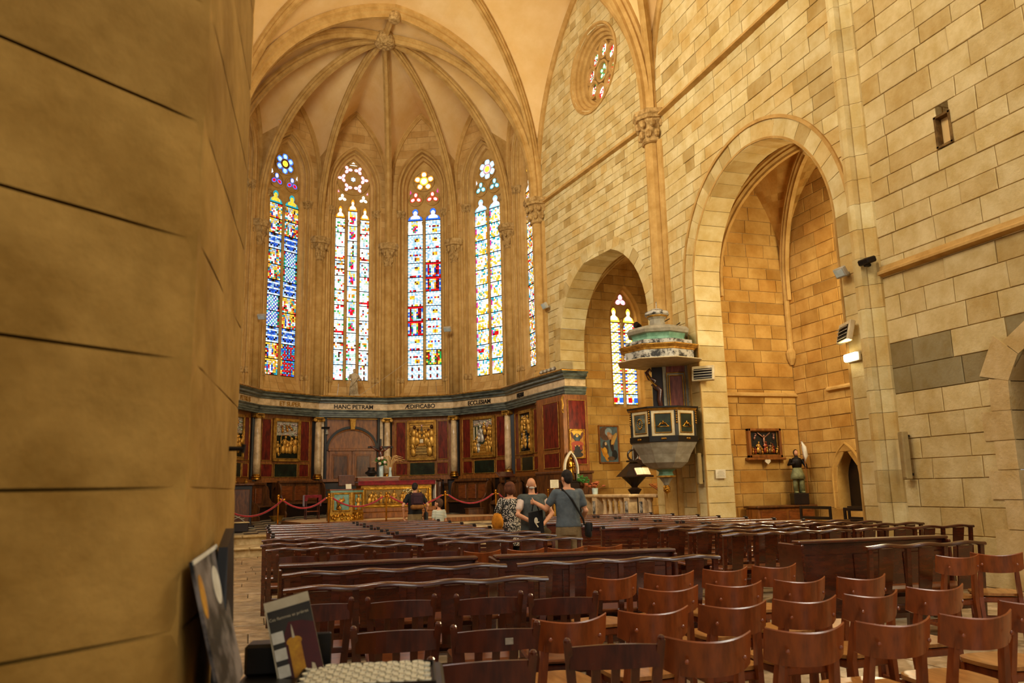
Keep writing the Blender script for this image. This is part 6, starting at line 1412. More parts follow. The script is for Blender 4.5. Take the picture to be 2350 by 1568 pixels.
# wooden lectern
q = c1(.75, 5.15); t = thing('slim_lectern', 'slim wooden lectern with sloping top next to the balustrade gap', 'lectern', q, RZC); mb = MB(); mb.lathe([(.2, 0), (.2, .04), (.04, .08), (.035, 1.4)], (0, 0, 0), 10); mb.obj('post', 'wood_black', t); mb = MB(); mb.bbox((0, 0, 1.46), (.56, .42, .04), .01, Matrix.Rotation(.35, 3, 'X')); mb.obj('desk', 'wood_seat', t); mb = MB(); mb.bbox((0, -.01, 1.49), (.48, .32, .03), .01, Matrix.Rotation(.35, 3, 'X')); mb.obj('sloping_board', 'wood_panel', t)
# vase of dried flowers on the coping
q = c1(.1, 2.75, 1.285); t = thing('dried_flower_vase', 'vase of orange dried flowers on the balustrade', 'vase', q); mb = MB(); mb.lathe([(.07, 0), (.08, .02), (.09, .18), (.08, .18)], (0, 0, 0), 12); mb.obj('glass', 'glassware', t); mb = MB(); rnd = random.Random(9)
for i in range(26): a = rnd.uniform(0, 2 * PI); r = rnd.uniform(.05, .28); p = V((r * math.cos(a), r * math.sin(a) * .6, .22 + rnd.uniform(0, .14))); mb.tube([(0, 0, .1), p], .005, 4); mb.ball(p, (.06, .05, .03), 7, 4, rz(a))
mb.obj('blossom', 'terracotta', t)
# statue shrine with white pointed frame
q = chx(4.82, 3.42); t = thing('madonna_shrine', 'gilded robed statue in a white pointed frame on a plinth with greenery', 'statue', (q.x, q.y, .17), RZC + .15)
mb = MB(); mb.bbox((0, 0, .78), (.44, .4, 1.44), .02); mb.bbox((0, 0, 1.5), (.5, .46, .05), .015); mb.obj('plinth', 'wood_black', t)
sa = Arch(0, .21, 1.85, 1.53, .48); mb = MB(); arch_sweep(mb, sa.path(10), [(.0, -.05), (.0, .03), (.03, .04), (.045, .02), (.045, -.05)]); mb.M = None; mb.v = [V((p.x, -p.y - .1, p.z)) for p in mb.v]; mb.obj('pointed_frame', 'white_paper', t)
mb = MB(); mb.prism(sa.path(10), (0, .04, 0), (1, 0, 0), (0, 0, 1), (0, .02, 0)); mb.obj('back_board', 'gold_soft', t)
mb = MB(); mb.lathe([(.1, 1.53), (.11, 1.56), (.085, 1.75), (.07, 1.9), (.085, 2.0), (.06, 2.08), (.03, 2.11)], (0, -.08, 0), 12, sy=.75); mb.ball((0, -.09, 2.16), (.042, .045, .055), 9, 7); mb.tube([(-.07, -.09, 2.02), (-.09, -.15, 1.92), (-.02, -.18, 1.92)], .025, 6); mb.tube([(.07, -.09, 2.02), (.09, -.15, 1.92), (.02, -.18, 1.95)], .025, 6); mb.ball((.03, -.17, 2.0), (.03, .03, .06), 8, 6); mb.obj('figure', 'gold', t, smooth=True)
mb = MB(); rnd = random.Random(12)
for i in range(34): a = rnd.uniform(-.3, 1.4); r = rnd.uniform(.1, .42); p = V((r * math.cos(a) + .08, -.2 - rnd.uniform(0, .15), 1.5 + r * math.sin(a) * .5)); mb.tube([(.1, -.2, 1.5), p], .005, 4); mb.ball(p, (.05, .012, .022), 6, 4, Matrix.Rotation(rnd.uniform(-1, 1), 3, 'Y'))
mb.obj('greenery', 'leaf', t)
# sign on a post
q = chx(4.36, 3.3); t = thing('sign_post', 'cream notice card on a wooden post beside the rope', 'sign', (q.x, q.y, .23), RZC); mb = MB(); mb.bbox((0, .02, .66), (.06, .05, 1.3), .008); mb.bbox((0, 0, .02), (.3, .3, .04), .01); mb.obj('post', 'gold_soft', t); mb = MB(); mb.bbox((0, -.02, 1.38), (.27, .02, .24), .004); mb.obj('card', 'white_paper', t); mb = MB()
for i in range(5): mb.box((0, -.032, 1.46 - i * .04), (.2 - .04 * (i % 2), .002, .01))
mb.obj('print', 'grey_plastic', t)
t = cthing('chancel_lectern', 'dark lectern with sloping top and a thin microphone by the panelling end', 'lectern', 4.05, .2, chz(.2)); mb = MB(); mb.lathe([(.2, 0), (.2, .04), (.03, .08), (.03, 1.35)], (0, 0, 0), 10); mb.obj('post', 'wood_black', t); mb = MB(); mb.bbox((0, 0, 1.4), (.55, .4, .04), .01, Matrix.Rotation(.4, 3, 'X')); mb.obj('desk', 'wood_dark_chair', t); mb = MB(); mb.tube([(.1, .1, 1.45), (.12, .1, 1.6), (.16, 0, 1.66)], .008, 5); mb.obj('microphone', 'iron', t)

# ================================================================== nave chapel
MEn = frame((10.4, EY, 0), (1, 0, 0), (0, -1, 0))
t = thing('crucifixion_relief', 'carved and gilded crucifixion relief in a deep wooden frame with shelf', 'relief', (11.5, EY, 2.0)); T = Matrix.Translation((-11.5, -EY, -2.0)) @ MEn
mb = MB(T); gilt_frame(mb, .62, 1.52, 2.08, 2.76, .06, .06, .12); mb.bbox((1.07, .07, 2.05), (1.04, .16, .06), .012); mb.obj('frame', 'wood_panel', t)
mb = MB(T); slab(mb, .66, 1.48, 2.12, 2.72, .02, L_('1c1a14')); g = mb.obj('relief_ground', 'painted', t); mb = MB(T); gilt_frame(mb, .7, 1.44, 2.14, 2.70, .05, .015, .03); mb.obj('inner_moulding', 'gold_soft', g)
mb = MB(T); mb.col = L_('c89070'); mb.tube([(.9, .06, 2.66), (1.07, .06, 2.54), (1.24, .06, 2.66)], .014, 6); mb.ball((1.07, .06, 2.48), (.03, .02, .08), 7, 5); mb.ball((1.07, .06, 2.59), (.02, .02, .025), 7, 5); mb.tube([(1.07, .06, 2.42), (1.075, .06, 2.3)], .018, 6); rnd = random.Random(4)
for i in range(11): drape(mb, .75 + i * .064, .06, 2.16 + rnd.uniform(0, .04), rnd.uniform(.16, .3), (GOLD2, L_('a84a28'), GOLD, L_('8a6a44'))[i % 4], rnd.uniform(-.3, .3), .03)
for u in (.8, 1.34): drape(mb, u, .05, 2.5, .16, L_('b8806a'), rnd.uniform(-.5, .5), .03, arm=2)
mb.obj('relief_figures', 'gilded', g, smooth=True)
mb = MB(T); mb.prism([(1.0, 1.98), (1.07, 1.92), (1.14, 1.98), (1.14, 2.03), (1.0, 2.03)], (0, .12, 0), (1, 0, 0), (0, 0, 1), (0, .03, 0)); mb.obj('shield_label', 'white_paper', t)
# cabinet under the statue
t = thing('chapel_cabinet', 'long brown wooden cabinet against the nave chapel wall', 'cabinet', (11.55, 15.85, 0)); mb = MB(); mb.bbox((0, 0, .48), (1.5, .5, .9), .015); mb.obj('body', 'wood_panel', t); mb = MB(); mb.bbox((0, -.01, .96), (1.6, .58, .05), .015); mb.obj('top', 'wood_stall', t)
for x in (-.37, .37): mb = MB(); mb.bbox((x, -.26, .5), (.66, .02, .74), .01); p_ = mb.obj('door', 'wood_seat', t); mb = MB(); mb.ball((x * .25, -.29, .55), .02, 8, 5); mb.obj('knob', 'brass', p_)
mb = MB(); mb.bbox((0, 0, .03), (1.54, .54, .06), .01); mb.obj('plinth', 'wood_black', t)
# armoured saint
mat('saint_paint', '8a8a5a', '4a4428', .6, scale=7)
t = thing('armoured_statue', 'painted statue of a figure in armour holding a furled banner', 'statue', (12.08, 15.82, .985), -.35)
mb = MB(); mb.bbox((0, 0, .13), (.34, .34, .26), .015); mb.obj('pedestal', 'wood_black', t); z = .26
mb = MB(); mb.tube([(-.07, 0, z), (-.07, -.01, z + .25), (-.05, 0, z + .45)], [.05, .055, .07], 9); mb.tube([(.07, -.03, z), (.07, -.03, z + .25), (.05, 0, z + .45)], [.05, .055, .07], 9); mb.bbox((-.07, -.04, z + .02), (.08, .18, .05), .02); mb.bbox((.07, -.07, z + .02), (.08, .18, .05), .02); mb.obj('legs', 'saint_paint', t, smooth=True)
mb = MB(); mb.lathe([(.17, z + .32), (.16, z + .4), (.12, z + .52), (.1, z + .58)], (0, 0, 0), 12, sy=.8); mb.obj('skirt', 'saint_paint', t, smooth=True)
mb = MB(); mb.lathe([(.1, z + .56), (.12, z + .65), (.13, z + .74), (.1, z + .8), (.04, z + .83), (.04, z + .86)], (0, 0, 0), 12, sy=.7); mb.tube([(-.12, 0, z + .77), (-.19, -.02, z + .66), (-.08, -.13, z + .68)], [.045, .04, .03], 8); mb.tube([(.12, 0, z + .77), (.19, -.02, z + .64), (.18, -.1, z + .58)], [.045, .04, .03], 8); mb.obj('torso', 'iron', t, smooth=True)
mb = MB(); mb.ball((0, -.01, z + .92), (.05, .055, .07), 10, 8); mb.ball((0, -.06, z + .91), (.01, .014, .016), 6, 4); mb.obj('head', 'skin', t, smooth=True); mb = MB(); mb.ball((0, .015, z + .925), (.06, .06, .085), 10, 8); mb.obj('hair', 'wood_black', t, smooth=True)
mb = MB(); mb.tube([(.17, -.12, z), (.17, -.1, z + .6), (.13, -.05, z + 1.22)], .01, 6); mb.obj('banner_pole', 'wood_panel', t); mb = MB(); mb.tube([(.165, -.08, z + .72), (.2, -.06, z + .85), (.18, -.06, z + 1.05), (.14, -.05, z + 1.18)], [.02, .06, .055, .02], 7); mb.obj('banner', 'white_cloth', t, smooth=True)
mb = MB(); mb.bbox((.1, .1, z + .2), (.14, .1, .4), .02); mb.obj('tree_stump', 'saint_paint', t)
# slatted benches in the nave chapel
def slat_bench(label, p, r, L=1.0):
    t = thing('slatted_bench', label, 'bench', p, r, 'dark slatted benches in the nave chapel')
    for s in (-1, 1):
        mb = MB(); mb.bbox((s * (L / 2 - .03), -.2, .5), (.05, .05, 1.0), .008); mb.obj('back_post', 'wood_black', t); mb = MB(); mb.bbox((s * (L / 2 - .03), .2, .22), (.05, .05, .44), .008); mb.obj('leg', 'wood_black', t); mb = MB(); mb.bbox((s * (L / 2 - .03), 0, .4), (.05, .45, .05), .008); mb.obj('side_rail', 'wood_black', t)
    for z in (.62, .76, .97): mb = MB(); mb.bbox((0, -.2, z), (L, .03, .06), .008); mb.obj('back_slat', 'wood_black', t)
    mb = MB(); mb.bbox((0, .0, .44), (L, .46, .03), .008); mb.obj('seat', 'wood_dark_chair', t)
slat_bench('dark slatted bench in front of the cabinet end', (11.35, 14.15, 0), -1.5, .9); slat_bench('dark slatted bench below the pointed niche', (11.7, 13.0, 0), -1.5, 1.1); slat_bench('dark slatted bench at the right side of the chapel arch', (11.0, 12.4, 0), -1.5, .9)

# ================================================================== benches of the nave
BL = 1.82
def bench_base(t, L, hs=.44):
    mb = MB(); mb.bbox((0, .24, hs), (L - .04, .36, .035), .01); mb.obj('seat', 'wood_seat', t)
    mb = MB(); mb.bbox((0, .05, hs - .16), (L - .1, .03, .08), .006); mb.obj('stretcher', 'wood_pew', t)
    mb = MB(); mb.bbox((0, .4, hs - .07), (L - .1, .025, .08), .006); mb.obj('front_rail', 'wood_pew', t)
def post(t, x, y0, y1, z0, z1, w_=.05, name='leg', m='wood_pew'):
    mb = MB(); mb.hexa([(x - w_ / 2, y0 - w_ * .5, z0), (x + w_ / 2, y0 - w_ * .5, z0), (x + w_ / 2, y0 + w_ * .5, z0), (x - w_ / 2, y0 + w_ * .5, z0), (x - w_ / 2, y1 - w_ * .4, z1), (x + w_ / 2, y1 - w_ * .4, z1), (x + w_ / 2, y1 + w_ * .4, z1), (x - w_ / 2, y1 + w_ * .4, z1)]); return mb.obj(name, m, t)
def straight_bench(L=BL):
    t = thing('straight_bench', '', 'bench')
    bench_base(t, L)
    for s in (-1, 0, 1): post(t, s * (L / 2 - .04), .06, -.02, 0, .87, .055, 'back_post'); post(t, s * (L / 2 - .04), .38, .38, 0, .43, .05, 'leg')
    mb = MB(); mb.sweep([(-.038, -.03), (-.04, .0), (-.036, .014), (-.025, .026), (0, .032), (.025, .026), (.036, .014), (.04, .0), (.038, -.03)], [(-L / 2, -.01, .84), (L / 2, -.01, .84)], V((0, 0, 1))); smooth_by_angle(mb.obj('top_rail', 'wood_pew', t), 55)
    mb = MB(); mb.bbox((0, -.002, .735), (L - .06, .022, .15), .006); mb.obj('back_board', 'wood_pew', t)
    mb = MB(); mb.bbox((0, .03, .55), (L - .06, .022, .05), .006); mb.obj('lower_rail', 'wood_pew', t)
    mb = MB(); mb.bbox((L / 2 - .04, -.01, .86), (.055, .095, .05), .008); mb.obj('end_cap', 'wood_black', t); mb = MB(); mb.bbox((-L / 2 + .04, -.01, .86), (.055, .095, .05), .008); mb.obj('end_cap', 'wood_black', t)
    return t
def wavy_bench(L=BL, n=4):
    t = thing('wavy_bench', '', 'bench')
    bench_base(t, L)
    top = MB(); pts = []
    N_ = 40
    for i in range(N_ + 1):
        x = -L / 2 + L * i / N_; ph = (x + L / 2) / L * n * 2 * PI; pts.append((x, -.03 + .01 * math.cos(ph), .868 - .009 * math.cos(ph)))
    top.sweep([(-.04, -.01), (-.04, .004), (-.034, .013), (-.02, .018), (.02, .018), (.034, .013), (.04, .004), (.04, -.01), (.02, -.02), (-.02, -.02)], pts, V((0, 0, 1))); smooth_by_angle(top.obj('top_rail', 'wood_pew', t), 55)
    for k in range(n + 1):
        x = -L / 2 + .04 + (L - .08) * k / n; post(t, x, .06, -.03, 0, .85, .045, 'back_post')
        if k in (0, 2, n): post(t, x, .38, .38, 0, .43, .045, 'leg')
    for k in range(n):
        x = -L / 2 + L * (k + .5) / n; mb = MB(); w_ = .085
        mb.hexa([(x - w_ * .8, .045, .42), (x + w_ * .8, .045, .42), (x + w_ * .8, .062, .42), (x - w_ * .8, .062, .42), (x - w_, -.035, .85), (x + w_, -.035, .85), (x + w_, -.018, .85), (x - w_, -.018, .85)]); mb.obj('splat', 'wood_pew', t)
    return t
def solid_pew(L=BL):
    t = thing('solid_pew', '', 'pew')
    mb = MB(); mb.bbox((0, 0, .43), (L - .04, .04, .82), .006); mb.obj('back_board', 'wood_pew', t)
    for k in range(3): x = -L / 2 + L * (k + .5) / 3; mb = MB(); mb.bbox((x, -.028, .42), (L / 3 - .12, .016, .6), .008); mb.obj('panel', 'wood_pew', t)
    mb = MB(); mb.bbox((0, -.01, .86), (L, .16, .035), .01); mb.obj('book_ledge', 'wood_pew', t)
    mb = MB(); mb.bbox((0, .2, .44), (L - .06, .36, .035), .01); mb.obj('seat', 'wood_seat', t)
    for s in (-1, 1): mb = MB(); mb.bbox((s * (L / 2 - .02), .12, .42), (.035, .5, .84), .01); mb.obj('end_board', 'wood_pew', t)
    return t
proto = {'S': straight_bench(), 'W': wavy_bench(), 'P': solid_pew()}; used = {}
w5 = wavy_bench(1.34, 3)
def put(kind, x, y, deg, label, group, z=0):
    o = proto[kind] if kind not in used else copy_tree(proto[kind]); used[kind] = 1
    o.location = (x, y, z); o.rotation_euler = (0, 0, math.radians(deg)); tag(o, label, None, group); return o
ORD = ['first', 'second', 'third', 'fourth', 'fifth', 'sixth', 'seventh', 'eighth', 'ninth', 'tenth']
rnd = random.Random(77); j = lambda a: rnd.uniform(-a, a)
# left block, from the altar back
for r, y in enumerate((17.7, 16.72, 15.7, 14.7, 13.7, 12.85)):
    for s, x in (('left', 1.24), ('right', 3.08)):
        put('S', x + j(.03), y - (x - 2.1) * .105, -6 + j(1), 'straight-topped bench, %s row from the altar, %s half of the left block' % (ORD[r], s), 'straight benches of the left block')
for r, (xs) in enumerate((((1.08, 11.95, -7), (3.18, 11.5, -8)), ((1.05, 10.8, -7), (3.1, 10.63, -8)), ((1.1, 9.85, -4), (3.1, 9.72, -8)))):
    for s, (x, y, a) in zip(('left', 'right'), xs): put('W', x, y, a, 'wavy-topped bench, %s row behind the straight benches, %s half of the left block' % (ORD[r], s), 'wavy benches of the left block')
put('P', 1.17, 7.67, -5, 'solid-backed pew with straight ledge, left half, in front of the chair row', 'solid pews')
put('P', 3.15, 7.47, -7, 'solid-backed pew with straight ledge, right half, in front of the chair row', 'solid pews')
put('W', 1.17, 6.75, -5, 'wavy-topped bench behind the left solid pew', 'wavy benches of the left block'); put('W', 3.07, 6.53, -8, 'wavy-topped bench behind the right solid pew', 'wavy benches of the left block')
put('W', 1.14, 5.68, -6, 'nearest wavy-topped bench, right before the dark slat-backed chairs', 'wavy benches of the left block')
# right block
for r, y in enumerate((17.3, 16.25, 15.25, 14.4, 13.5, 12.7, 11.85)):
    for s, x in (('left', 6.22), ('right', 8.06)):
        put('S', x + j(.03), y - (x - 7.1) * .09, -5.5 + j(1), 'straight-topped bench, %s row from the altar, %s half of the right block' % (ORD[r], s), 'straight benches of the right block')
for r, xs in enumerate((((6.52, 11.15, -5), (8.36, 11.05, -6)), ((6.48, 10.45, -3), (8.4, 10.39, -5)), ((6.5, 9.68, -5), (8.46, 9.58, -2)), ((6.53, 8.88, -6), (8.39, 8.70, -5)))):
    for s, (x, y, a) in zip(('left', 'right'), xs): put('W', x, y, a, 'wavy-topped bench, %s row behind the straight benches, %s half of the right block' % (ORD[r], s), 'wavy benches of the right block')
put('P', 6.5, 7.37, -7, 'solid-backed pew standing in the right block before the wall', 'solid pews')
w5.location = (6.28, 6.4, 0); w5.rotation_euler = (0, 0, math.radians(-5)); tag(w5, 'short wavy-topped bench behind the solid pew of the right block', None, 'wavy benches of the right block')

# ================================================================== chairs
def chair_legs(t, m, w_=.38, d=.38, hs=.44):
    for s in (-1, 1): post(t, s * (w_ / 2 - .03), .36, .34, 0, hs - .02, .035, 'leg', m)
    for s in (-1, 1): mb = MB(); mb.bbox((s * (w_ / 2 - .03), .17, .2), (.02, .34, .03), .005); mb.obj('side_stretcher', m, t)
    mb = MB(); mb.bbox((0, .3, .2), (w_ - .08, .02, .03), .005); mb.obj('front_stretcher', m, t)
    mb = MB(); mb.bbox((0, .18, hs - .045), (w_ - .05, .34, .05), .008); mb.obj('apron', m, t)
def slat_chair():
    t = thing('slat_back_chair', '', 'chair'); m = 'wood_dark_chair'
    chair_legs(t, m)
    for s in (-1, 1):
        mb = MB(); mb.sweep([(-.017, -.017), (.017, -.017), (.019, .017), (-.019, .017)], [(s * .16, -.02, 0), (s * .165, .0, .42), (s * .19, -.05, .72), (s * .205, -.085, .85)], V((0, -1, 0)), scl=[.95, 1.15, 1.05, .85]); mb.ball((s * .205, -.085, .85), .017, 7, 5); mb.obj('back_post', m, t)
    mb = MB(); P = [(-.195 + .39 * i / 8, -.075 - .03 * math.sin(PI * i / 8), .0) for i in range(9)]
    mb.add([(x, y + dy, z + .012 * math.sin(PI * (x + .195) / .39) * (z > .78)) for (x, y, _) in P for dy, z in ((-.008, .735), (.012, .735), (.012, .825), (-.008, .825))], [(i * 4 + a, i * 4 + (a + 1) % 4, i * 4 + 4 + (a + 1) % 4, i * 4 + 4 + a) for i in range(8) for a in range(4)] + [(0, 1, 2, 3)[::-1], (32, 33, 34, 35)]); mb.obj('top_rail', m, t)
    mb = MB(); mb.bbox((0, -.03, .55), (.34, .02, .035), .005); mb.obj('lower_rail', m, t)
    for x in (-.085, 0, .085): mb = MB(); mb.hexa([(x - .017, -.035, .55), (x + .017, -.035, .55), (x + .017, -.023, .55), (x - .017, -.023, .55), (x - .019, -.105, .76), (x + .019, -.105, .76), (x + .019, -.09, .76), (x - .019, -.09, .76)]); mb.obj('slat', m, t)
    mb = MB(); mb.bbox((0, .19, .445), (.41, .41, .025), .012); mb.obj('seat', 'wood_seat', t)
    return t
def bent_chair():
    t = thing('curved_back_chair', '', 'chair'); m = 'wood_chair'
    chair_legs(t, m)
    for s in (-1, 1):
        mb = MB(); mb.sweep([(-.015, -.02), (.015, -.02), (.015, .02), (-.015, .02)], [(s * .155, -.03, 0), (s * .16, .0, .42), (s * .15, -.03, .6), (s * .142, -.06, .755)], V((0, -1, 0)), scl=[.9, 1.2, 1.1, .8]); mb.ball((s * .142, -.06, .755), .016, 7, 5); mb.obj('back_post', m, t)
    mb = MB(); n = 14; P = []
    for i in range(n + 1):
        a = -1 + 2 * i / n; x = .215 * a; yb = -.075 + .085 * a * a - .03
        zt = .795 + .025 * a * a; zb = .655 - .0 * a * a + .012 * (1 - a * a) * -1 + (.02 * abs(a) ** 6)
        for dy, z in ((0, zb), (.016, zb), (.016, zt), (.008, zt + .006), (0, zt)): P.append((x, yb + dy - (z - .65) * .18, z))
    mb.add(P, [(i * 5 + a, i * 5 + (a + 1) % 5, i * 5 + 5 + (a + 1) % 5, i * 5 + 5 + a) for i in range(n) for a in range(5)] + [(4, 3, 2, 1, 0), tuple(range(n * 5, n * 5 + 5))]); o = mb.obj('backrest', m, t); smooth_by_angle(o, 50)
    mb = MB(); out = []
    for i in range(24):
        a = 2 * PI * i / 24; c, s_ = math.cos(a), math.sin(a); out.append((.205 * math.copysign(abs(c) ** .55, c), .2 + .2 * math.copysign(abs(s_) ** .55, s_)))
    mb.prism(out, (0, 0, .43), (1, 0, 0), (0, 1, 0), (0, 0, .022)); mb.obj('seat', 'wood_chair_seat', t)
    mb = MB(); mb.ball((-.142, -.112, .72), (.012, .006, .012), 7, 4); mb.ball((.142, -.112, .72), (.012, .006, .012), 7, 4); mb.obj('screw_cap', 'wood_chair', t)
    return t
protoC = {'A': slat_chair(), 'B': bent_chair()}; usedC = {}
CH = [('A', .41, 5.22, 0, 'dark slat-backed chair partly behind the candle booklet'), ('A', .92, 5.14, -6, 'dark slat-backed chair right of the booklet, just behind the nearest bench'), ('A', 1.45, 5.02, -6, 'third dark slat-backed chair from the pier, behind the nearest bench'), ('A', 1.87, 4.8, -10, 'dark slat-backed chair at the right end of the row behind the nearest bench'),
      ('A', .71, 4.08, -8, 'dark slat-backed chair just above the tray of candles'), ('A', 1.16, 3.9, -7, 'dark slat-backed chair with a small label on its top rail'), ('A', .90, 3.22, -5, 'dark slat-backed chair cut by the bottom edge, right of the candles'), ('A', 1.53, 3.32, -14, 'slat-backed chair cut by the bottom edge, among the curved chairs'),
      ('A', .51, 9.2, -8, 'slat-backed chair at the left end of the row before the solid pews'), ('A', 1.04, 9.15, -8, 'second slat-backed chair in the row before the solid pews'), ('A', 1.53, 9.08, -5, 'third slat-backed chair in the row before the solid pews'), ('A', 2.05, 8.98, -8, 'fourth slat-backed chair in the row before the solid pews'),
      ('B', 2.52, 8.95, 0, 'fifth chair, curved-backed, in the row before the solid pews'), ('B', 3.03, 8.9, -8, 'sixth chair, curved-backed, in the row before the solid pews'), ('B', 3.5, 8.85, -5, 'seventh chair, curved-backed, in the row before the solid pews'), ('B', 4.02, 8.9, -4, 'last curved-backed chair in the row before the solid pews'),
      ('B', 2.69, 5.85, 3, 'curved-backed chair, first of the far row of four by the wavy bench'), ('B', 3.19, 5.85, -2, 'curved-backed chair, second of the far row of four'), ('B', 3.73, 5.9, 3, 'curved-backed chair, third of the far row of four'), ('B', 4.22, 5.92, 0, 'curved-backed chair, last of the far row of four'),
      ('B', 2.73, 5.02, -5, 'curved-backed chair, first of the second row of four'), ('B', 3.24, 5.02, -4, 'curved-backed chair, second of the second row of four'), ('B', 3.77, 5.0, 0, 'curved-backed chair, third of the second row of four'), ('B', 4.25, 4.93, 1, 'curved-backed chair, last of the second row of four'),
      ('B', 4.24, 4.25, -4, 'curved-backed chair at the aisle end of the third row'), ('B', 2.18, 4.2, -1, 'curved-backed chair, second of the third row'), ('B', 2.69, 4.19, -4, 'curved-backed chair, third of the third row'), ('B', 3.18, 4.18, -3, 'curved-backed chair, fourth of the third row'), ('B', 3.67, 4.19, 4, 'curved-backed chair, fifth of the third row'), ('B', 1.65, 4.15, 2, 'curved-backed chair at the left end of the third row, beside the slat chairs'),
      ('B', 2.03, 3.38, -5, 'curved-backed chair, first of the nearest full row'), ('B', 2.56, 3.38, -4, 'curved-backed chair, second of the nearest full row'), ('B', 3.06, 3.35, -4, 'curved-backed chair, third of the nearest full row'), ('B', 3.58, 3.34, -6, 'curved-backed chair, last of the nearest full row'),
      ('B', 6.1, 5.82, -9, 'curved-backed chair standing alone before the right solid pew'), ('B', 6.56, 5.8, -35, 'curved-backed chair turned askew next to the right wall'), ('B', 4.22, 3.55, -6, 'curved-backed chair cut by the right edge of the picture'), ('B', 3.62, 2.75, -8, 'curved-backed chair in the bottom right corner')]
for k, x, y, a, lab in CH:
    o = protoC[k] if k not in usedC else copy_tree(protoC[k]); usedC[k] = 1
    o.location = (x + .0, y + .06, 0); o.rotation_euler = (0, 0, math.radians(a)); tag(o, lab, None, 'slat-backed chairs' if k == 'A' else 'curved-backed chairs')
    if 'small label' in lab: mb = MB(); mb.bbox((.06, -.116, .78), (.04, .004, .03), .001); mb.obj('name_plate', 'silver_relief', o)

# ================================================================== people
for n_, a, b, s_ in (('hair_brown', '6a3a1c', '4a2410', 20), ('hair_dark', '241810', '120c08', 20), ('hair_white', 'd8d0c0', 'b0a898', 20), ('hair_child', '5a3a22', '3a2414', 20), ('tee_grey', '5c6468', '4a5256', 9), ('khaki', '8a7450', '6e5a3a', 9), ('black_cloth', '1a1816', '100e0c', 9),
                     ('vest_grey', '4e534e', '3c403c', 9), ('shirt_pink', 'd8c0ae', 'c4a890', 9), ('olive_cloth', '5a4a2c', '44381e', 9), ('orange_bag', 'd88a10', 'b06a08', 7), ('plum', '3a1c24', '24101a', 9), ('tan_leather', '8a5a20', '6a4014', 9), ('bag_grey', '3c3c38', '2a2a28', 9), ('shoe', '2a2018', '18120c', 9)):
    mat(n_, a, b, .85, scale=s_, bump=.15, bscale=30)
def patterned(name, c1, c2, scale, kind):
    m = mat(name, c1, c1, .85, scale=5); nt = m.node_tree; N = nt.nodes; b = N['Principled BSDF']
    tc = [n for n in N if n.type == 'TEX_COORD'][0]
    if kind == 'dots':
        vo = N.new('ShaderNodeTexVoronoi'); vo.inputs['Scale'].default_value = scale; vo.inputs['Randomness'].default_value = .9; nt.links.new(tc.outputs['Object'], vo.inputs['Vector']); f = vo.outputs['Distance']; lo, hi = .40, .50
    else:
        wv = N.new('ShaderNodeTexWave'); wv.bands_direction = 'Z'; wv.inputs['Scale'].default_value = scale; wv.inputs['Distortion'].default_value = .6; nt.links.new(tc.outputs['Object'], wv.inputs['Vector']); f = wv.outputs['Fac']; lo, hi = .62, .72
    r = N.new('ShaderNodeValToRGB'); r.color_ramp.elements[0].position = lo; r.color_ramp.elements[1].position = hi; r.color_ramp.elements[0].color = lin(c1) + (1,); r.color_ramp.elements[1].color = lin(c2) + (1,)
    nt.links.new(f, r.inputs[0]); nt.links.new(r.outputs[0], b.inputs['Base Color'])
patterned('dotted_blouse', 'd8ccb8', '2a2824', 46, 'dots'); patterned('striped_tee', 'd6d2bc', '5a6a60', 9, 'stripe')
def fuse(mb, name, m, parent, vox=.012, sm=6):
    """one continuous skin over overlapping volumes"""
    o = mb.obj(name + '_src', None); md = o.modifiers.new('r', 'REMESH'); md.mode = 'VOXEL'; md.voxel_size = vox
    s = o.modifiers.new('s', 'SMOOTH'); s.factor = .5; s.iterations = sm
    dg = bpy.context.evaluated_depsgraph_get(); me = bpy.data.meshes.new_from_object(o.evaluated_get(dg)); src = o.data; bpy.data.objects.remove(o); bpy.data.meshes.remove(src)
    me.name = name; me.materials.clear(); me.materials.append(MATS[m]); me.polygons.foreach_set('use_smooth', [True] * len(me.polygons)); r = bpy.data.objects.new(name, me); COL.objects.link(r); r.parent = parent; return r
def loft(mb, rings, n=18):
    """rings: (cx, cy, z, rx, ry)"""
    P = []
    for cx, cy, z, a, b in rings:
        for i in range(n): t = 2 * PI * i / n; P.append((cx + a * math.cos(t), cy + b * math.sin(t), z))
    F = [(j * n + i, j * n + (i + 1) % n, (j + 1) * n + (i + 1) % n, (j + 1) * n + i) for j in range(len(rings) - 1) for i in range(n)]
    return mb.add(P, F + [tuple(range(n))[::-1], tuple(range((len(rings) - 1) * n, len(rings) * n))])
def limb(mb, pts, rs, n=10):
    Q, R = [], []
    for i in range(len(pts) - 1):
        for k in range(4): t = k / 4; Q.append(V(pts[i]).lerp(V(pts[i + 1]), t)); R.append(rs[i] + (rs[i + 1] - rs[i]) * t)
    Q.append(V(pts[-1])); R.append(rs[-1]); mb.tube(Q, R, n)
    for p, r in zip(pts, rs): mb.ball(p, r * .99, 10, 7)
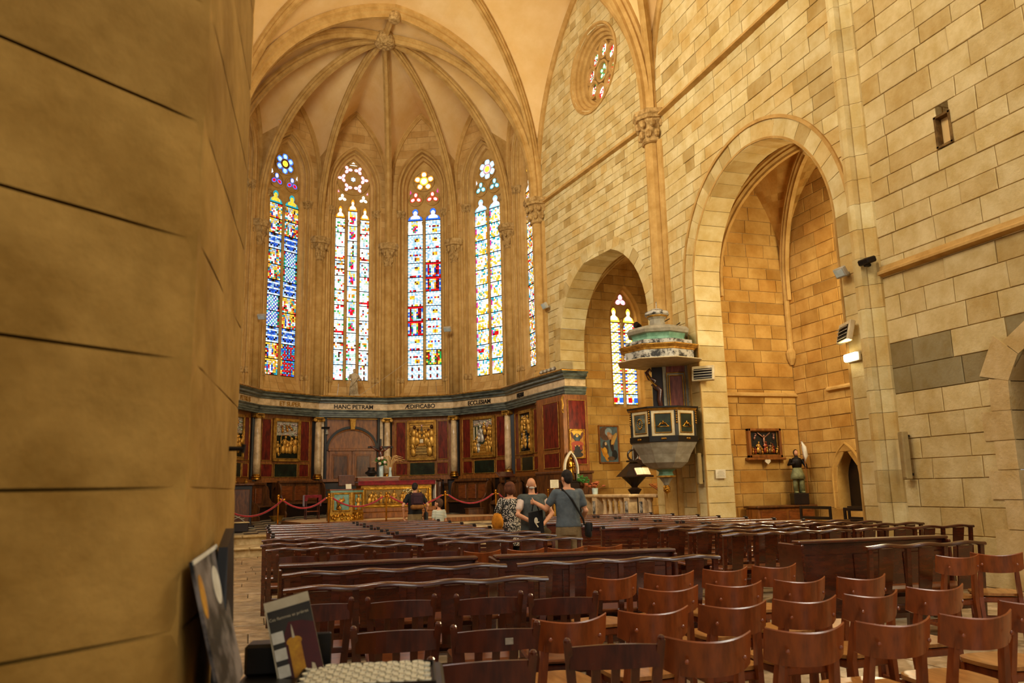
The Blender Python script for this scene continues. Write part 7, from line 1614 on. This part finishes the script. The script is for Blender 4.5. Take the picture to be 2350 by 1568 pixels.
def hand(mb, w_, f, side, s=1., curl=.5, up=None):
    """palm at wrist w_, fingers along f; thumb on the given side"""
    w_, f = V(w_), V(f).normalized(); sd = V(side).normalized(); pl = f.cross(sd).normalized()
    c = w_ + f * .045 * s; Rm = Matrix((sd, f, pl)).transposed()
    mb.bbox(c, (.075 * s, .09 * s, .028 * s), .012 * s, Rm)
    for i, L in enumerate((.066, .076, .07, .055)):
        b = w_ + f * .085 * s + sd * (.027 - .018 * i) * s; k = f * math.cos(curl) + pl * math.sin(curl); e = f * math.cos(curl * 2) + pl * math.sin(curl * 2)
        mb.tube([b, b + k * L * .5 * s, b + k * L * .5 * s + e * L * .5 * s], [.0092 * s, .0086 * s, .0066 * s], 7)
    b = w_ + f * .03 * s + sd * .036 * s; mb.tube([b, b + (sd * .7 + f * .7) * .03 * s, b + (sd * .45 + f * .9) * .055 * s + pl * .012 * s], [.011 * s, .01 * s, .008 * s], 7)
def head(mb, c, s=1., yaw=0., pitch=0.):
    c = V(c); Rm = Matrix.Rotation(yaw, 3, 'Z') @ Matrix.Rotation(pitch, 3, 'X'); q = lambda x, y, z: c + Rm @ (V((x, y, z)) * s)
    mb.ball(q(0, -.008, .02), (.076 * s, .095 * s, .10 * s), 14, 10, Rm); mb.ball(q(0, .035, -.045), (.056 * s, .06 * s, .075 * s), 12, 8, Rm)
    mb.ball(q(0, .096, -.015), (.013 * s, .02 * s, .022 * s), 8, 6, Rm); mb.ball(q(0, .082, -.062), (.026 * s, .014 * s, .012 * s), 8, 5, Rm)
    for sx in (-1, 1): mb.ball(q(sx * .078, .0, -.012), (.012 * s, .022 * s, .034 * s), 8, 6, Rm); mb.ball(q(sx * .03, .08, .012), (.014 * s, .012 * s, .01 * s), 7, 5, Rm)
    return q
def face_bits(q, s, parent):
    e = MB()
    for sx in (-1, 1): e.ball(q(sx * .03, .089, .012), (.009 * s, .006 * s, .006 * s), 7, 5)
    e.obj('eyes', 'hair_dark', parent)
def person(label, loc, rzv, H, pose, mats_, hair, hm, opts=None):
    """pose: la/ra = (elbow, wrist, finger dir) for the left and right arm in metres at height 1.75; faces +y"""
    opts = opts or {}; t = thing('person', label, 'person', loc, rzv); k = H / 1.75; S = Matrix.Scale(k, 4); hs = opts.get('head', 1.)
    lean = opts.get('lean', 0.); L = lambda z: lean * max(0, z - .95)            # forward stoop
    sw = opts.get('sw', .185); wd = opts.get('wide', 1.); body = MB(S)
    tors = [(0, 0, .80, .15, .115), (0, 0, .90, .172, .125), (0, L(1.02), 1.02, .152, .112), (0, L(1.18), 1.18, .162, .114), (0, L(1.32) + .0, 1.32, .178, .116), (0, L(1.42), 1.42, .165, .09), (0, L(1.47), 1.47, .085, .07)]
    tors = [(a, b, c, d * wd, e * wd) for a, b, c, d, e in tors]; loft(body, tors)
    nk = V((0, L(1.47) + .005, 1.45)); hc = V((0, L(1.6) + .02, 1.615 + opts.get('hz', 0))); limb(body, [nk, hc - V((0, .0, .06))], [.058, .054])
    q = head(body, hc, hs, opts.get('yaw', 0), opts.get('pitch', 0))
    legs = opts.get('legs', ((-.1, 0), (.1, 0)))
    for (x, y), sg in zip(legs, (-1, 1)): limb(body, [(sg * .09 * wd, 0, .86), (x, y + .015, .48), (x * 1.05, y - .01, .09)], [.088, .06, .04]); body.bbox((x * 1.08, y + .06, .045), (.085, .25, .08), .03)
    sh = {}
    for sg, key in ((-1, 'la'), (1, 'ra')):
        el, wr, fd, th = pose[key]; s0 = V((sg * sw, L(1.4), 1.395)); sh[key] = s0
        limb(body, [V((sg * .1, L(1.38), 1.39)), s0, el, wr], [.06, .056, .043, .028]); hand(body, wr, fd, th, 1.05, opts.get('curl', .5))
    fuse(body, 'body', 'skin', t, .0095 * k, 4); face_bits(lambda a, b, c: S @ q(a, b, c), hs * k, t)
    g = .014; top = MB(S); hem = opts.get('hem', .88)
    loft(top, [(0, 0, hem, (.178 + g + opts.get('flare', 0)) * wd, (.13 + g + opts.get('flare', 0)) * wd)] + [(a, b, c, d + g * (1.5 if c < 1.2 else 1), e + g * 1.3) for a, b, c, d, e in tors if c > hem + .04 and c < 1.45] + [(0, L(1.46), 1.455, .085, .075)])
    for sg, key in ((-1, 'la'), (1, 'ra')):
        el = V(pose[key][0]); s0 = sh[key]; sl_ = opts.get('sleeve', .62)
        if sl_ <= 1: limb(top, [V((sg * .1, L(1.38), 1.385)), s0, s0.lerp(el, sl_)], [.075, .07, .062])
        else: limb(top, [V((sg * .1, L(1.38), 1.385)), s0, el, el.lerp(V(pose[key][1]), sl_ - 1)], [.075, .07, .057, .047])
    fuse(top, 'top', mats_[0], t, .012 * k, 5)
    tr = MB(S); zt = opts.get('trouser_bottom', .1)
    loft(tr, [(0, 0, .78, .165 * wd, .13 * wd), (0, 0, .90, (.172 + g) * wd, (.125 + g) * wd), (0, L(1.0), .97, (.16 + g) * wd, (.115 + g) * wd)])
    for (x, y), sg in zip(legs, (-1, 1)): kn = V((x, y + .015, .48)); an = V((x * 1.05, y - .01, .09)); limb(tr, [(sg * .09 * wd, 0, .86), kn.lerp(V((sg * .09, 0, .86)), .0), kn.lerp(an, max(0., min(1., (.48 - zt) / .39)))] if zt < .48 else [(sg * .09 * wd, 0, .86), kn], [.105, .082, .066] if zt < .48 else [.105, .095])
    fuse(tr, 'trousers', mats_[1], t, .012 * k, 5)
    so = MB(S)
    for x, y in legs: so.bbox((x * 1.08, y + .06, .05), (.1, .28, .1), .035)
    so.obj('shoes', 'shoe', t, smooth=True)
    hb = MB(S); Rm = Matrix.Rotation(opts.get('yaw', 0), 3, 'Z') @ Matrix.Rotation(opts.get('pitch', 0), 3, 'X')
    for (x, y, z, a, b, c) in hair: hb.ball(hc + Rm @ (V((x, y, z)) * hs), (a * hs, b * hs, c * hs), 12, 8, Rm)
    fuse(hb, 'hair', hm, t, .009 * k, 3)
    return t, S, L
down = lambda sg: ((sg * .24, -.02, 1.12), (sg * .25, .04, .87), (0, .1, -1), (-sg * .3, 1, 0))
# man in grey T-shirt, bag held out in the left hand
t, S, L = person('man in grey T-shirt and khaki shorts, arm out holding a black bag', (4.6, 11.52, 0), -.12, 1.775, dict(la=((-.33, .04, 1.17), (-.46, .24, 1.27), (-.35, .9, 0), (0, 0, 1)), ra=((.27, -.02, 1.13), (.25, .18, .98), (-.1, .9, -.3), (-.6, 0, .6))), ('tee_grey', 'khaki'),
                 [(0, -.012, .045, .083, .1, .088), (0, -.05, .0, .078, .062, .085)], 'hair_dark', dict(yaw=.35, trouser_bottom=.42, legs=((-.13, .05), (.12, -.04)), hem=.9, wide=1.04))
mb = MB(S); mb.tube([(-.11, -.07, 1.47), (.03, -.145, 1.3), (.19, -.13, 1.02), (.22, -.09, .92)], .016, 6); mb.obj('shoulder_strap', 'black_cloth', t)
b_ = thing('shoulder_bag', 'small black shoulder bag at the right hip of the man in grey', 'bag', (4.87, 11.40, .78), -.1); mb = MB(); mb.bbox((0, 0, .08), (.07, .2, .22), .03); mb.obj('pouch', 'black_cloth', b_, smooth=True); mb = MB(); mb.bbox((.03, 0, .13), (.03, .19, .12), .012); mb.obj('flap', 'black_cloth', b_)
b_ = thing('tote_bag', 'black cloth bag with white print held by the man in grey', 'bag', (4.19, 11.86, .79), -.1); mb = MB(); mb.add([(-.1, -.03, -.06), (.13, -.03, .02), (.13, .03, .02), (-.1, .03, -.06), (-.1, -.04, .34), (.11, -.04, .38), (.11, .04, .38), (-.1, .04, .34)], [(3, 2, 1, 0), (4, 5, 6, 7), (0, 1, 5, 4), (1, 2, 6, 5), (2, 3, 7, 6), (3, 0, 4, 7)]); mb.obj('sack', 'black_cloth', b_)
mb = MB(); mb.tube([(-.05, 0, .36), (-.03, 0, .46), (.0, 0, .53), (.03, 0, .46), (.06, 0, .37)], .012, 6); mb.obj('handle', 'black_cloth', b_); mb = MB(); mb.ball((0, -.045, .22), (.03, .006, .05), 8, 5); mb.tube([(-.02, -.045, .2), (.03, -.045, .12)], .01, 5); mb.tube([(.0, -.045, .18), (.05, -.045, .2)], .008, 5); mb.obj('print', 'white_paper', b_)
# old man, hands behind the back
t, S, L = person('old bald man in grey waistcoat with hands clasped behind his back', (4.33, 12.35, 0), .05, 1.68, dict(la=((-.31, -.08, 1.14), (-.04, -.27, .97), (.75, -.1, -.5), (0, -.3, 1)), ra=((.31, -.08, 1.14), (.06, -.25, .96), (-.7, -.15, -.55), (0, -.3, 1))), ('shirt_pink', 'black_cloth'),
                 [(0, -.088, -.045, .055, .02, .022), (-.07, -.035, -.03, .014, .045, .02), (.07, -.035, -.03, .014, .045, .02)], 'hair_white', dict(yaw=-.25, lean=.06, wide=1.08, sw=.19, hem=.9))
vs = MB(S); loft(vs, [(0, 0, .84, .235, .18), (0, L(1.0), 1.0, .218, .168), (0, L(1.18), 1.18, .218, .166), (0, L(1.32), 1.32, .222, .164), (0, L(1.42), 1.40, .205, .135), (0, L(1.45), 1.46, .11, .1)]); limb(vs, [V((-.19, L(1.4), 1.39)), V((.19, L(1.4), 1.39))], [.086, .086]); fuse(vs, 'waistcoat', 'vest_grey', t, .012, 5)
b_ = thing('sun_hat', 'folded olive hat held behind the back of the old man', 'hat', (4.40, 12.04, .66), .1); mb = MB(); mb.lathe([(.12, 0), (.14, .01), (.12, .02), (.075, .05), (.07, .12), (.02, .13)], (0, 0, .1), 14, sy=.35, M=Matrix.Rotation(.6, 3, 'Y')); mb.obj('crown', 'olive_cloth', b_, smooth=True); mb = MB(); mb.lathe([(.1, .0), (.19, -.01), (.19, .0), (.1, .012)], (0, 0, .1), 16, sy=.3, M=Matrix.Rotation(.6, 3, 'Y')); mb.obj('brim', 'olive_cloth', b_)
# woman in dotted blouse
t, S, L = person('woman with short brown hair in a dotted long blouse', (4.22, 13.2, 0), .12, 1.62, dict(la=((-.3, .0, 1.14), (-.14, .24, 1.12), (.6, .6, .1), (0, .3, 1)), ra=((.3, .0, 1.14), (.14, .24, 1.12), (-.6, .6, .1), (0, .3, 1))), ('dotted_blouse', 'black_cloth'),
                 [(0, -.015, .05, .098, .11, .092), (0, -.06, -.01, .096, .07, .1), (-.07, -.01, -.02, .04, .07, .07), (.07, -.01, -.02, .04, .07, .07)], 'hair_brown', dict(yaw=-.1, sleeve=1.75, hem=.60, flare=.035, wide=1.08, sw=.18))
mb = MB(S); mb.tube([(-.17, -.02, 1.47), (-.2, -.11, 1.3), (-.26, -.12, 1.06), (-.285, -.08, .95)], .014, 6); mb.obj('bag_strap', 'black_cloth', t)
b_ = thing('orange_handbag', 'orange handbag hanging at the left hip of the woman', 'bag', (3.93, 13.02, .84), .12); mb = MB(); mb.ball((0, 0, .12), (.075, .19, .15), 12, 8); mb.bbox((0, 0, .2), (.07, .26, .14), .035); fuse(mb, 'pouch', 'orange_bag', b_, .012, 4); mb = MB(); mb.tube([(.0, -.1, .25), (.0, -.05, .33), (0, 0, .36), (0, .05, .33), (0, .1, .25)], .012, 6); mb.obj('handle', 'black_cloth', b_)
# man with backpack before the altar
t, S, L = person('man in black T-shirt and brown trousers with a maroon backpack', (4.05, 20.75, 0), .0, 1.72, dict(la=((-.33, -.08, 1.15), (-.29, .02, .9), (.1, .3, -1), (.6, .6, 0)), ra=((.33, -.06, 1.15), (.27, .06, .92), (-.1, .3, -1), (-.6, .6, 0))), ('black_cloth', 'khaki'),
                 [(0, -.012, .045, .082, .1, .086), (0, -.05, .0, .077, .06, .08)], 'hair_dark', dict(yaw=-.3, pitch=-.25, wide=1.05, hem=.93, legs=((-.13, 0), (.13, 0))))
b_ = thing('backpack', 'maroon and tan backpack on the back of the man in black', 'backpack', (4.05, 20.53, 1.06), 0); mb = MB(); mb.bbox((0, -.07, .22), (.32, .17, .36), .06); bd = fuse(mb, 'sack', 'plum', b_, .012, 3); mb = MB(); mb.bbox((0, -.08, .04), (.34, .19, .12), .035); fuse(mb, 'base', 'tan_leather', b_, .012, 3); mb = MB(); mb.bbox((0, -.16, .2), (.24, .03, .16), .012); mb.obj('pocket', 'plum', b_)
mb = MB()
for sx in (-1, 1): mb.tube([(sx * .12, -.0, .38), (sx * .13, .1, .41), (sx * .13, .3, .36), (sx * .14, .33, .2)], .018, 6)
mb.obj('strap', 'black_cloth', b_)
b_ = thing('hip_pouch', 'grey cloth pouch at the right hip of the man in black', 'bag', (4.33, 20.7, .72), 0); mb = MB(); mb.bbox((0, 0, .12), (.08, .2, .26), .035); mb.obj('pouch', 'bag_grey', b_, smooth=True); mb = MB(); mb.tube([(0, 0, .24), (-.1, -.12, .45), (-.3, -.15, .7)], .012, 6); mb.obj('strap', 'bag_grey', b_)
# child
t, S, L = person('small child in striped T-shirt looking up to the left', (4.2, 18.62, 0), .35, 1.27, dict(la=down(-1), ra=down(1)), ('striped_tee', 'khaki'), [(0, -.012, .045, .085, .102, .09), (0, -.05, .0, .08, .065, .09)], 'hair_child', dict(head=1.28, yaw=.5, pitch=.35, trouser_bottom=.4, hz=.04, hem=.82))

# ================================================================== foreground: leaflets and candles by the pier
def quadthing(name, label, cat, TL, TR, BR, BL, th, m_body):
    TL, TR, BR, BL = map(V, (TL, TR, BR, BL)); c = (BL + BR) / 2; t = thing(name, label, cat, c); U = (TR - TL).normalized(); W_ = (TL - BL).normalized(); Nn = U.cross(W_).normalized()
    if Nn.dot(CAM - c) < 0: Nn = -Nn
    W2 = Nn.cross(U).normalized(); W2 = W2 if W2.dot(W_) > 0 else -W2
    wd = ((TR - TL).length + (BR - BL).length) / 2; ht = ((TL - BL).length + (TR - BR).length) / 2; o = BL - c
    M = Matrix(((U.x, Nn.x, W2.x, o.x), (U.y, Nn.y, W2.y, o.y), (U.z, Nn.z, W2.z, o.z), (0, 0, 0, 1)))
    mb = MB(M); mb.box((wd / 2, -th / 2, ht / 2), (wd, th, ht)); mb.obj('card', m_body, t); return t, M, wd, ht
mat('print_dark', '3a3424', '241e14', .45, scale=6); mat('print_red', '5a140c', '340806', .45, scale=5, mixr=(.3, .7)); mat('print_cream', 'cfc4a4', 'b8aa88', .5, scale=9); mat('print_yellow', 'd8a020', 'a86a10', .5, scale=20); mat('print_white', 'e0dccb', 'c8c2ae', .5, scale=14); mat('print_grey', '8a8078', '1c1916', .4, scale=7, mixr=(.42, .6)); mat('wax', 'e4dcc0', 'cfc4a0', .5, scale=9)
t, M, wd, ht = quadthing('candle_booklet', 'booklet with a burning yellow candle on its dark red cover', 'booklet', (0.043, 2.903, 1.136), (0.187, 2.892, 1.171), (0.249, 2.814, 0.919), (0.108, 2.823, 0.89), .012, 'print_cream')
mb = MB(M); mb.box((wd / 2 + .003, .001, ht * .44), (wd - .006, .002, ht * .88)); mb.obj('cover_dark', 'print_dark', t)
mb = MB(M); mb.prism([(wd * .28, 0), (wd, 0), (wd, ht * .62), (wd * .75, ht * .68), (wd * .45, ht * .7), (wd * .3, ht * .55)], (0, .0022, 0), (1, 0, 0), (0, 0, 1), (0, .0006, 0)); mb.obj('cover_red', 'print_red', t)
mb = MB(M); mb.box((wd * .5, .0035, ht * .22), (wd * .28, .001, ht * .44)); mb.prism([(wd * .5 + wd * .17 * math.cos(2 * PI * i / 20), ht * .46 + ht * .055 * math.sin(2 * PI * i / 20)) for i in range(20)], (0, .0036, 0), (1, 0, 0), (0, 0, 1), (0, .0006, 0)); mb.obj('printed_candle', 'print_yellow', t)
mb = MB(M); mb.prism([(wd * .47, ht * .5), (wd * .53, ht * .5), (wd * .52, ht * .6), (wd * .5, ht * .67), (wd * .48, ht * .6)], (0, .0045, 0), (1, 0, 0), (0, 0, 1), (0, .0006, 0)); mb.prism([(wd * .74, 0), (wd * .88, 0), (wd * .84, ht * .14), (wd * .78, ht * .16)], (0, .0045, 0), (1, 0, 0), (0, 0, 1), (0, .0006, 0)); mb.obj('printed_flame', 'print_cream', t)
for i in range(3): mb = MB(M); mb.box((wd * .17, .0032, ht * (.55 - .2 * i)), (wd * .26, .001, ht * .135)); p_ = mb.obj('printed_box', 'print_white', t)
letters('Ces flammes et prières', M, wd * .05, ht * .755, .004, .0138, 'print_cream', t, 'title_lettering', .0004, 'LEFT')
t, M, wd, ht = quadthing('leaflet_poster', 'glossy black and white poster standing against the pier', 'poster', (-.10, 2.218, 1.311), (-.062, 2.577, 1.327), (-.008, 2.459, .976), (-.04, 2.085, 1.0), .008, 'print_grey')
mb = MB(M); mb.prism([(wd * .1 + wd * .08 * math.cos(2 * PI * i / 16), ht * .75 + ht * .15 * math.sin(2 * PI * i / 16)) for i in range(16)], (0, .001, 0), (1, 0, 0), (0, 0, 1), (0, .0006, 0)); mb.obj('printed_moon', 'print_yellow', t)
mb = MB(M); mb.prism([(wd * .66 + wd * .14 * math.cos(2 * PI * i / 16), ht * .74 + ht * .14 * math.sin(2 * PI * i / 16)) for i in range(16)], (0, .001, 0), (1, 0, 0), (0, 0, 1), (0, .0006, 0)); mb.box((wd * .5, .001, ht * .99), (wd, .002, ht * .03)); mb.obj('printed_cloud', 'print_white', t)
t = thing('display_board', 'tall narrow black display board leaning on the pier', 'board', (-.065, 2.5, 0)); mb = MB(); mb.hexa([(-.03, -.32, 0), (.03, -.3, 0), (.06, .25, 0), (.0, .25, 0), (-.015, -.1, 1.36), (.01, -.1, 1.36), (.02, .18, 1.4), (-.005, .18, 1.4)]); mb.obj('board', 'black_paint', t); mb = MB(); mb.bbox((.02, -.02, .02), (.2, .6, .04), .01); mb.obj('foot', 'black_paint', t)
t = thing('candle_stand', 'black votive stand carrying the tray of tea lights', 'stand', (.33, 2.72, .035), -.2); mb = MB(); mb.bbox((-.04, 0, .86), (.66, .42, .04), .01); mb.obj('shelf', 'black_paint', t)
for x in (-.3, .22):
    for y in (-.16, .16): mb = MB(); mb.bbox((x, y, .4025), (.03, .03, .875), .004); mb.obj('leg', 'black_paint', t)
mb = MB(); mb.bbox((-.3, .15, .93), (.12, .1, .1), .01); mb.obj('leaflet_holder', 'black_paint', t); mb = MB(); mb.bbox((-.14, .2, .935), (.1, .012, .12), .004); mb.obj('holder_back', 'black_paint', t)
t = thing('tealight_tray', 'shallow tray crowded with white tea lights', 'tray', (.37, 2.68, .916), -.2); mb = MB(); mb.bbox((0, 0, .005), (.42, .3, .01), .003)
for x, y, a, b in ((0, -.15, .42, .008), (0, .15, .42, .008), (-.21, 0, .008, .3), (.21, 0, .008, .3)): mb.bbox((x, y, .012), (a, b, .024), .003)
mb.obj('tray', 'iron', t)
proto_t = None; rnd = random.Random(21); spots = [(-.185 + i * .0405 + (r % 2) * .018, -.125 + r * .036) for r in range(8) for i in range(10) if -.185 + i * .0405 + (r % 2) * .018 < .195]
Mt = Matrix.Translation((.37, 2.68, .926)) @ Matrix.Rotation(-.2, 4, 'Z')
for i, (x, y) in enumerate(spots):
    p = Mt @ V((x + rnd.uniform(-.002, .002), y + rnd.uniform(-.002, .002), 0))
    if proto_t is None:
        o = thing('tea_light', 'white wax tea light in a thin clear cup on the tray', 'candle', p, 0, 'tea lights crowded on the tray'); mb = MB(); mb.lathe([(.0175, 0), (.019, .016), (.0182, .0165), (.0178, .014), (.004, .0138)], (0, 0, 0), 14); mb.obj('cup', 'wax', o, smooth=True); mb = MB(); mb.tube([(0, 0, .013), (.001, 0, .02)], .0009, 5); mb.obj('wick', 'hair_dark', o); proto_t = o
    else: o = copy_tree(proto_t); o.location = p
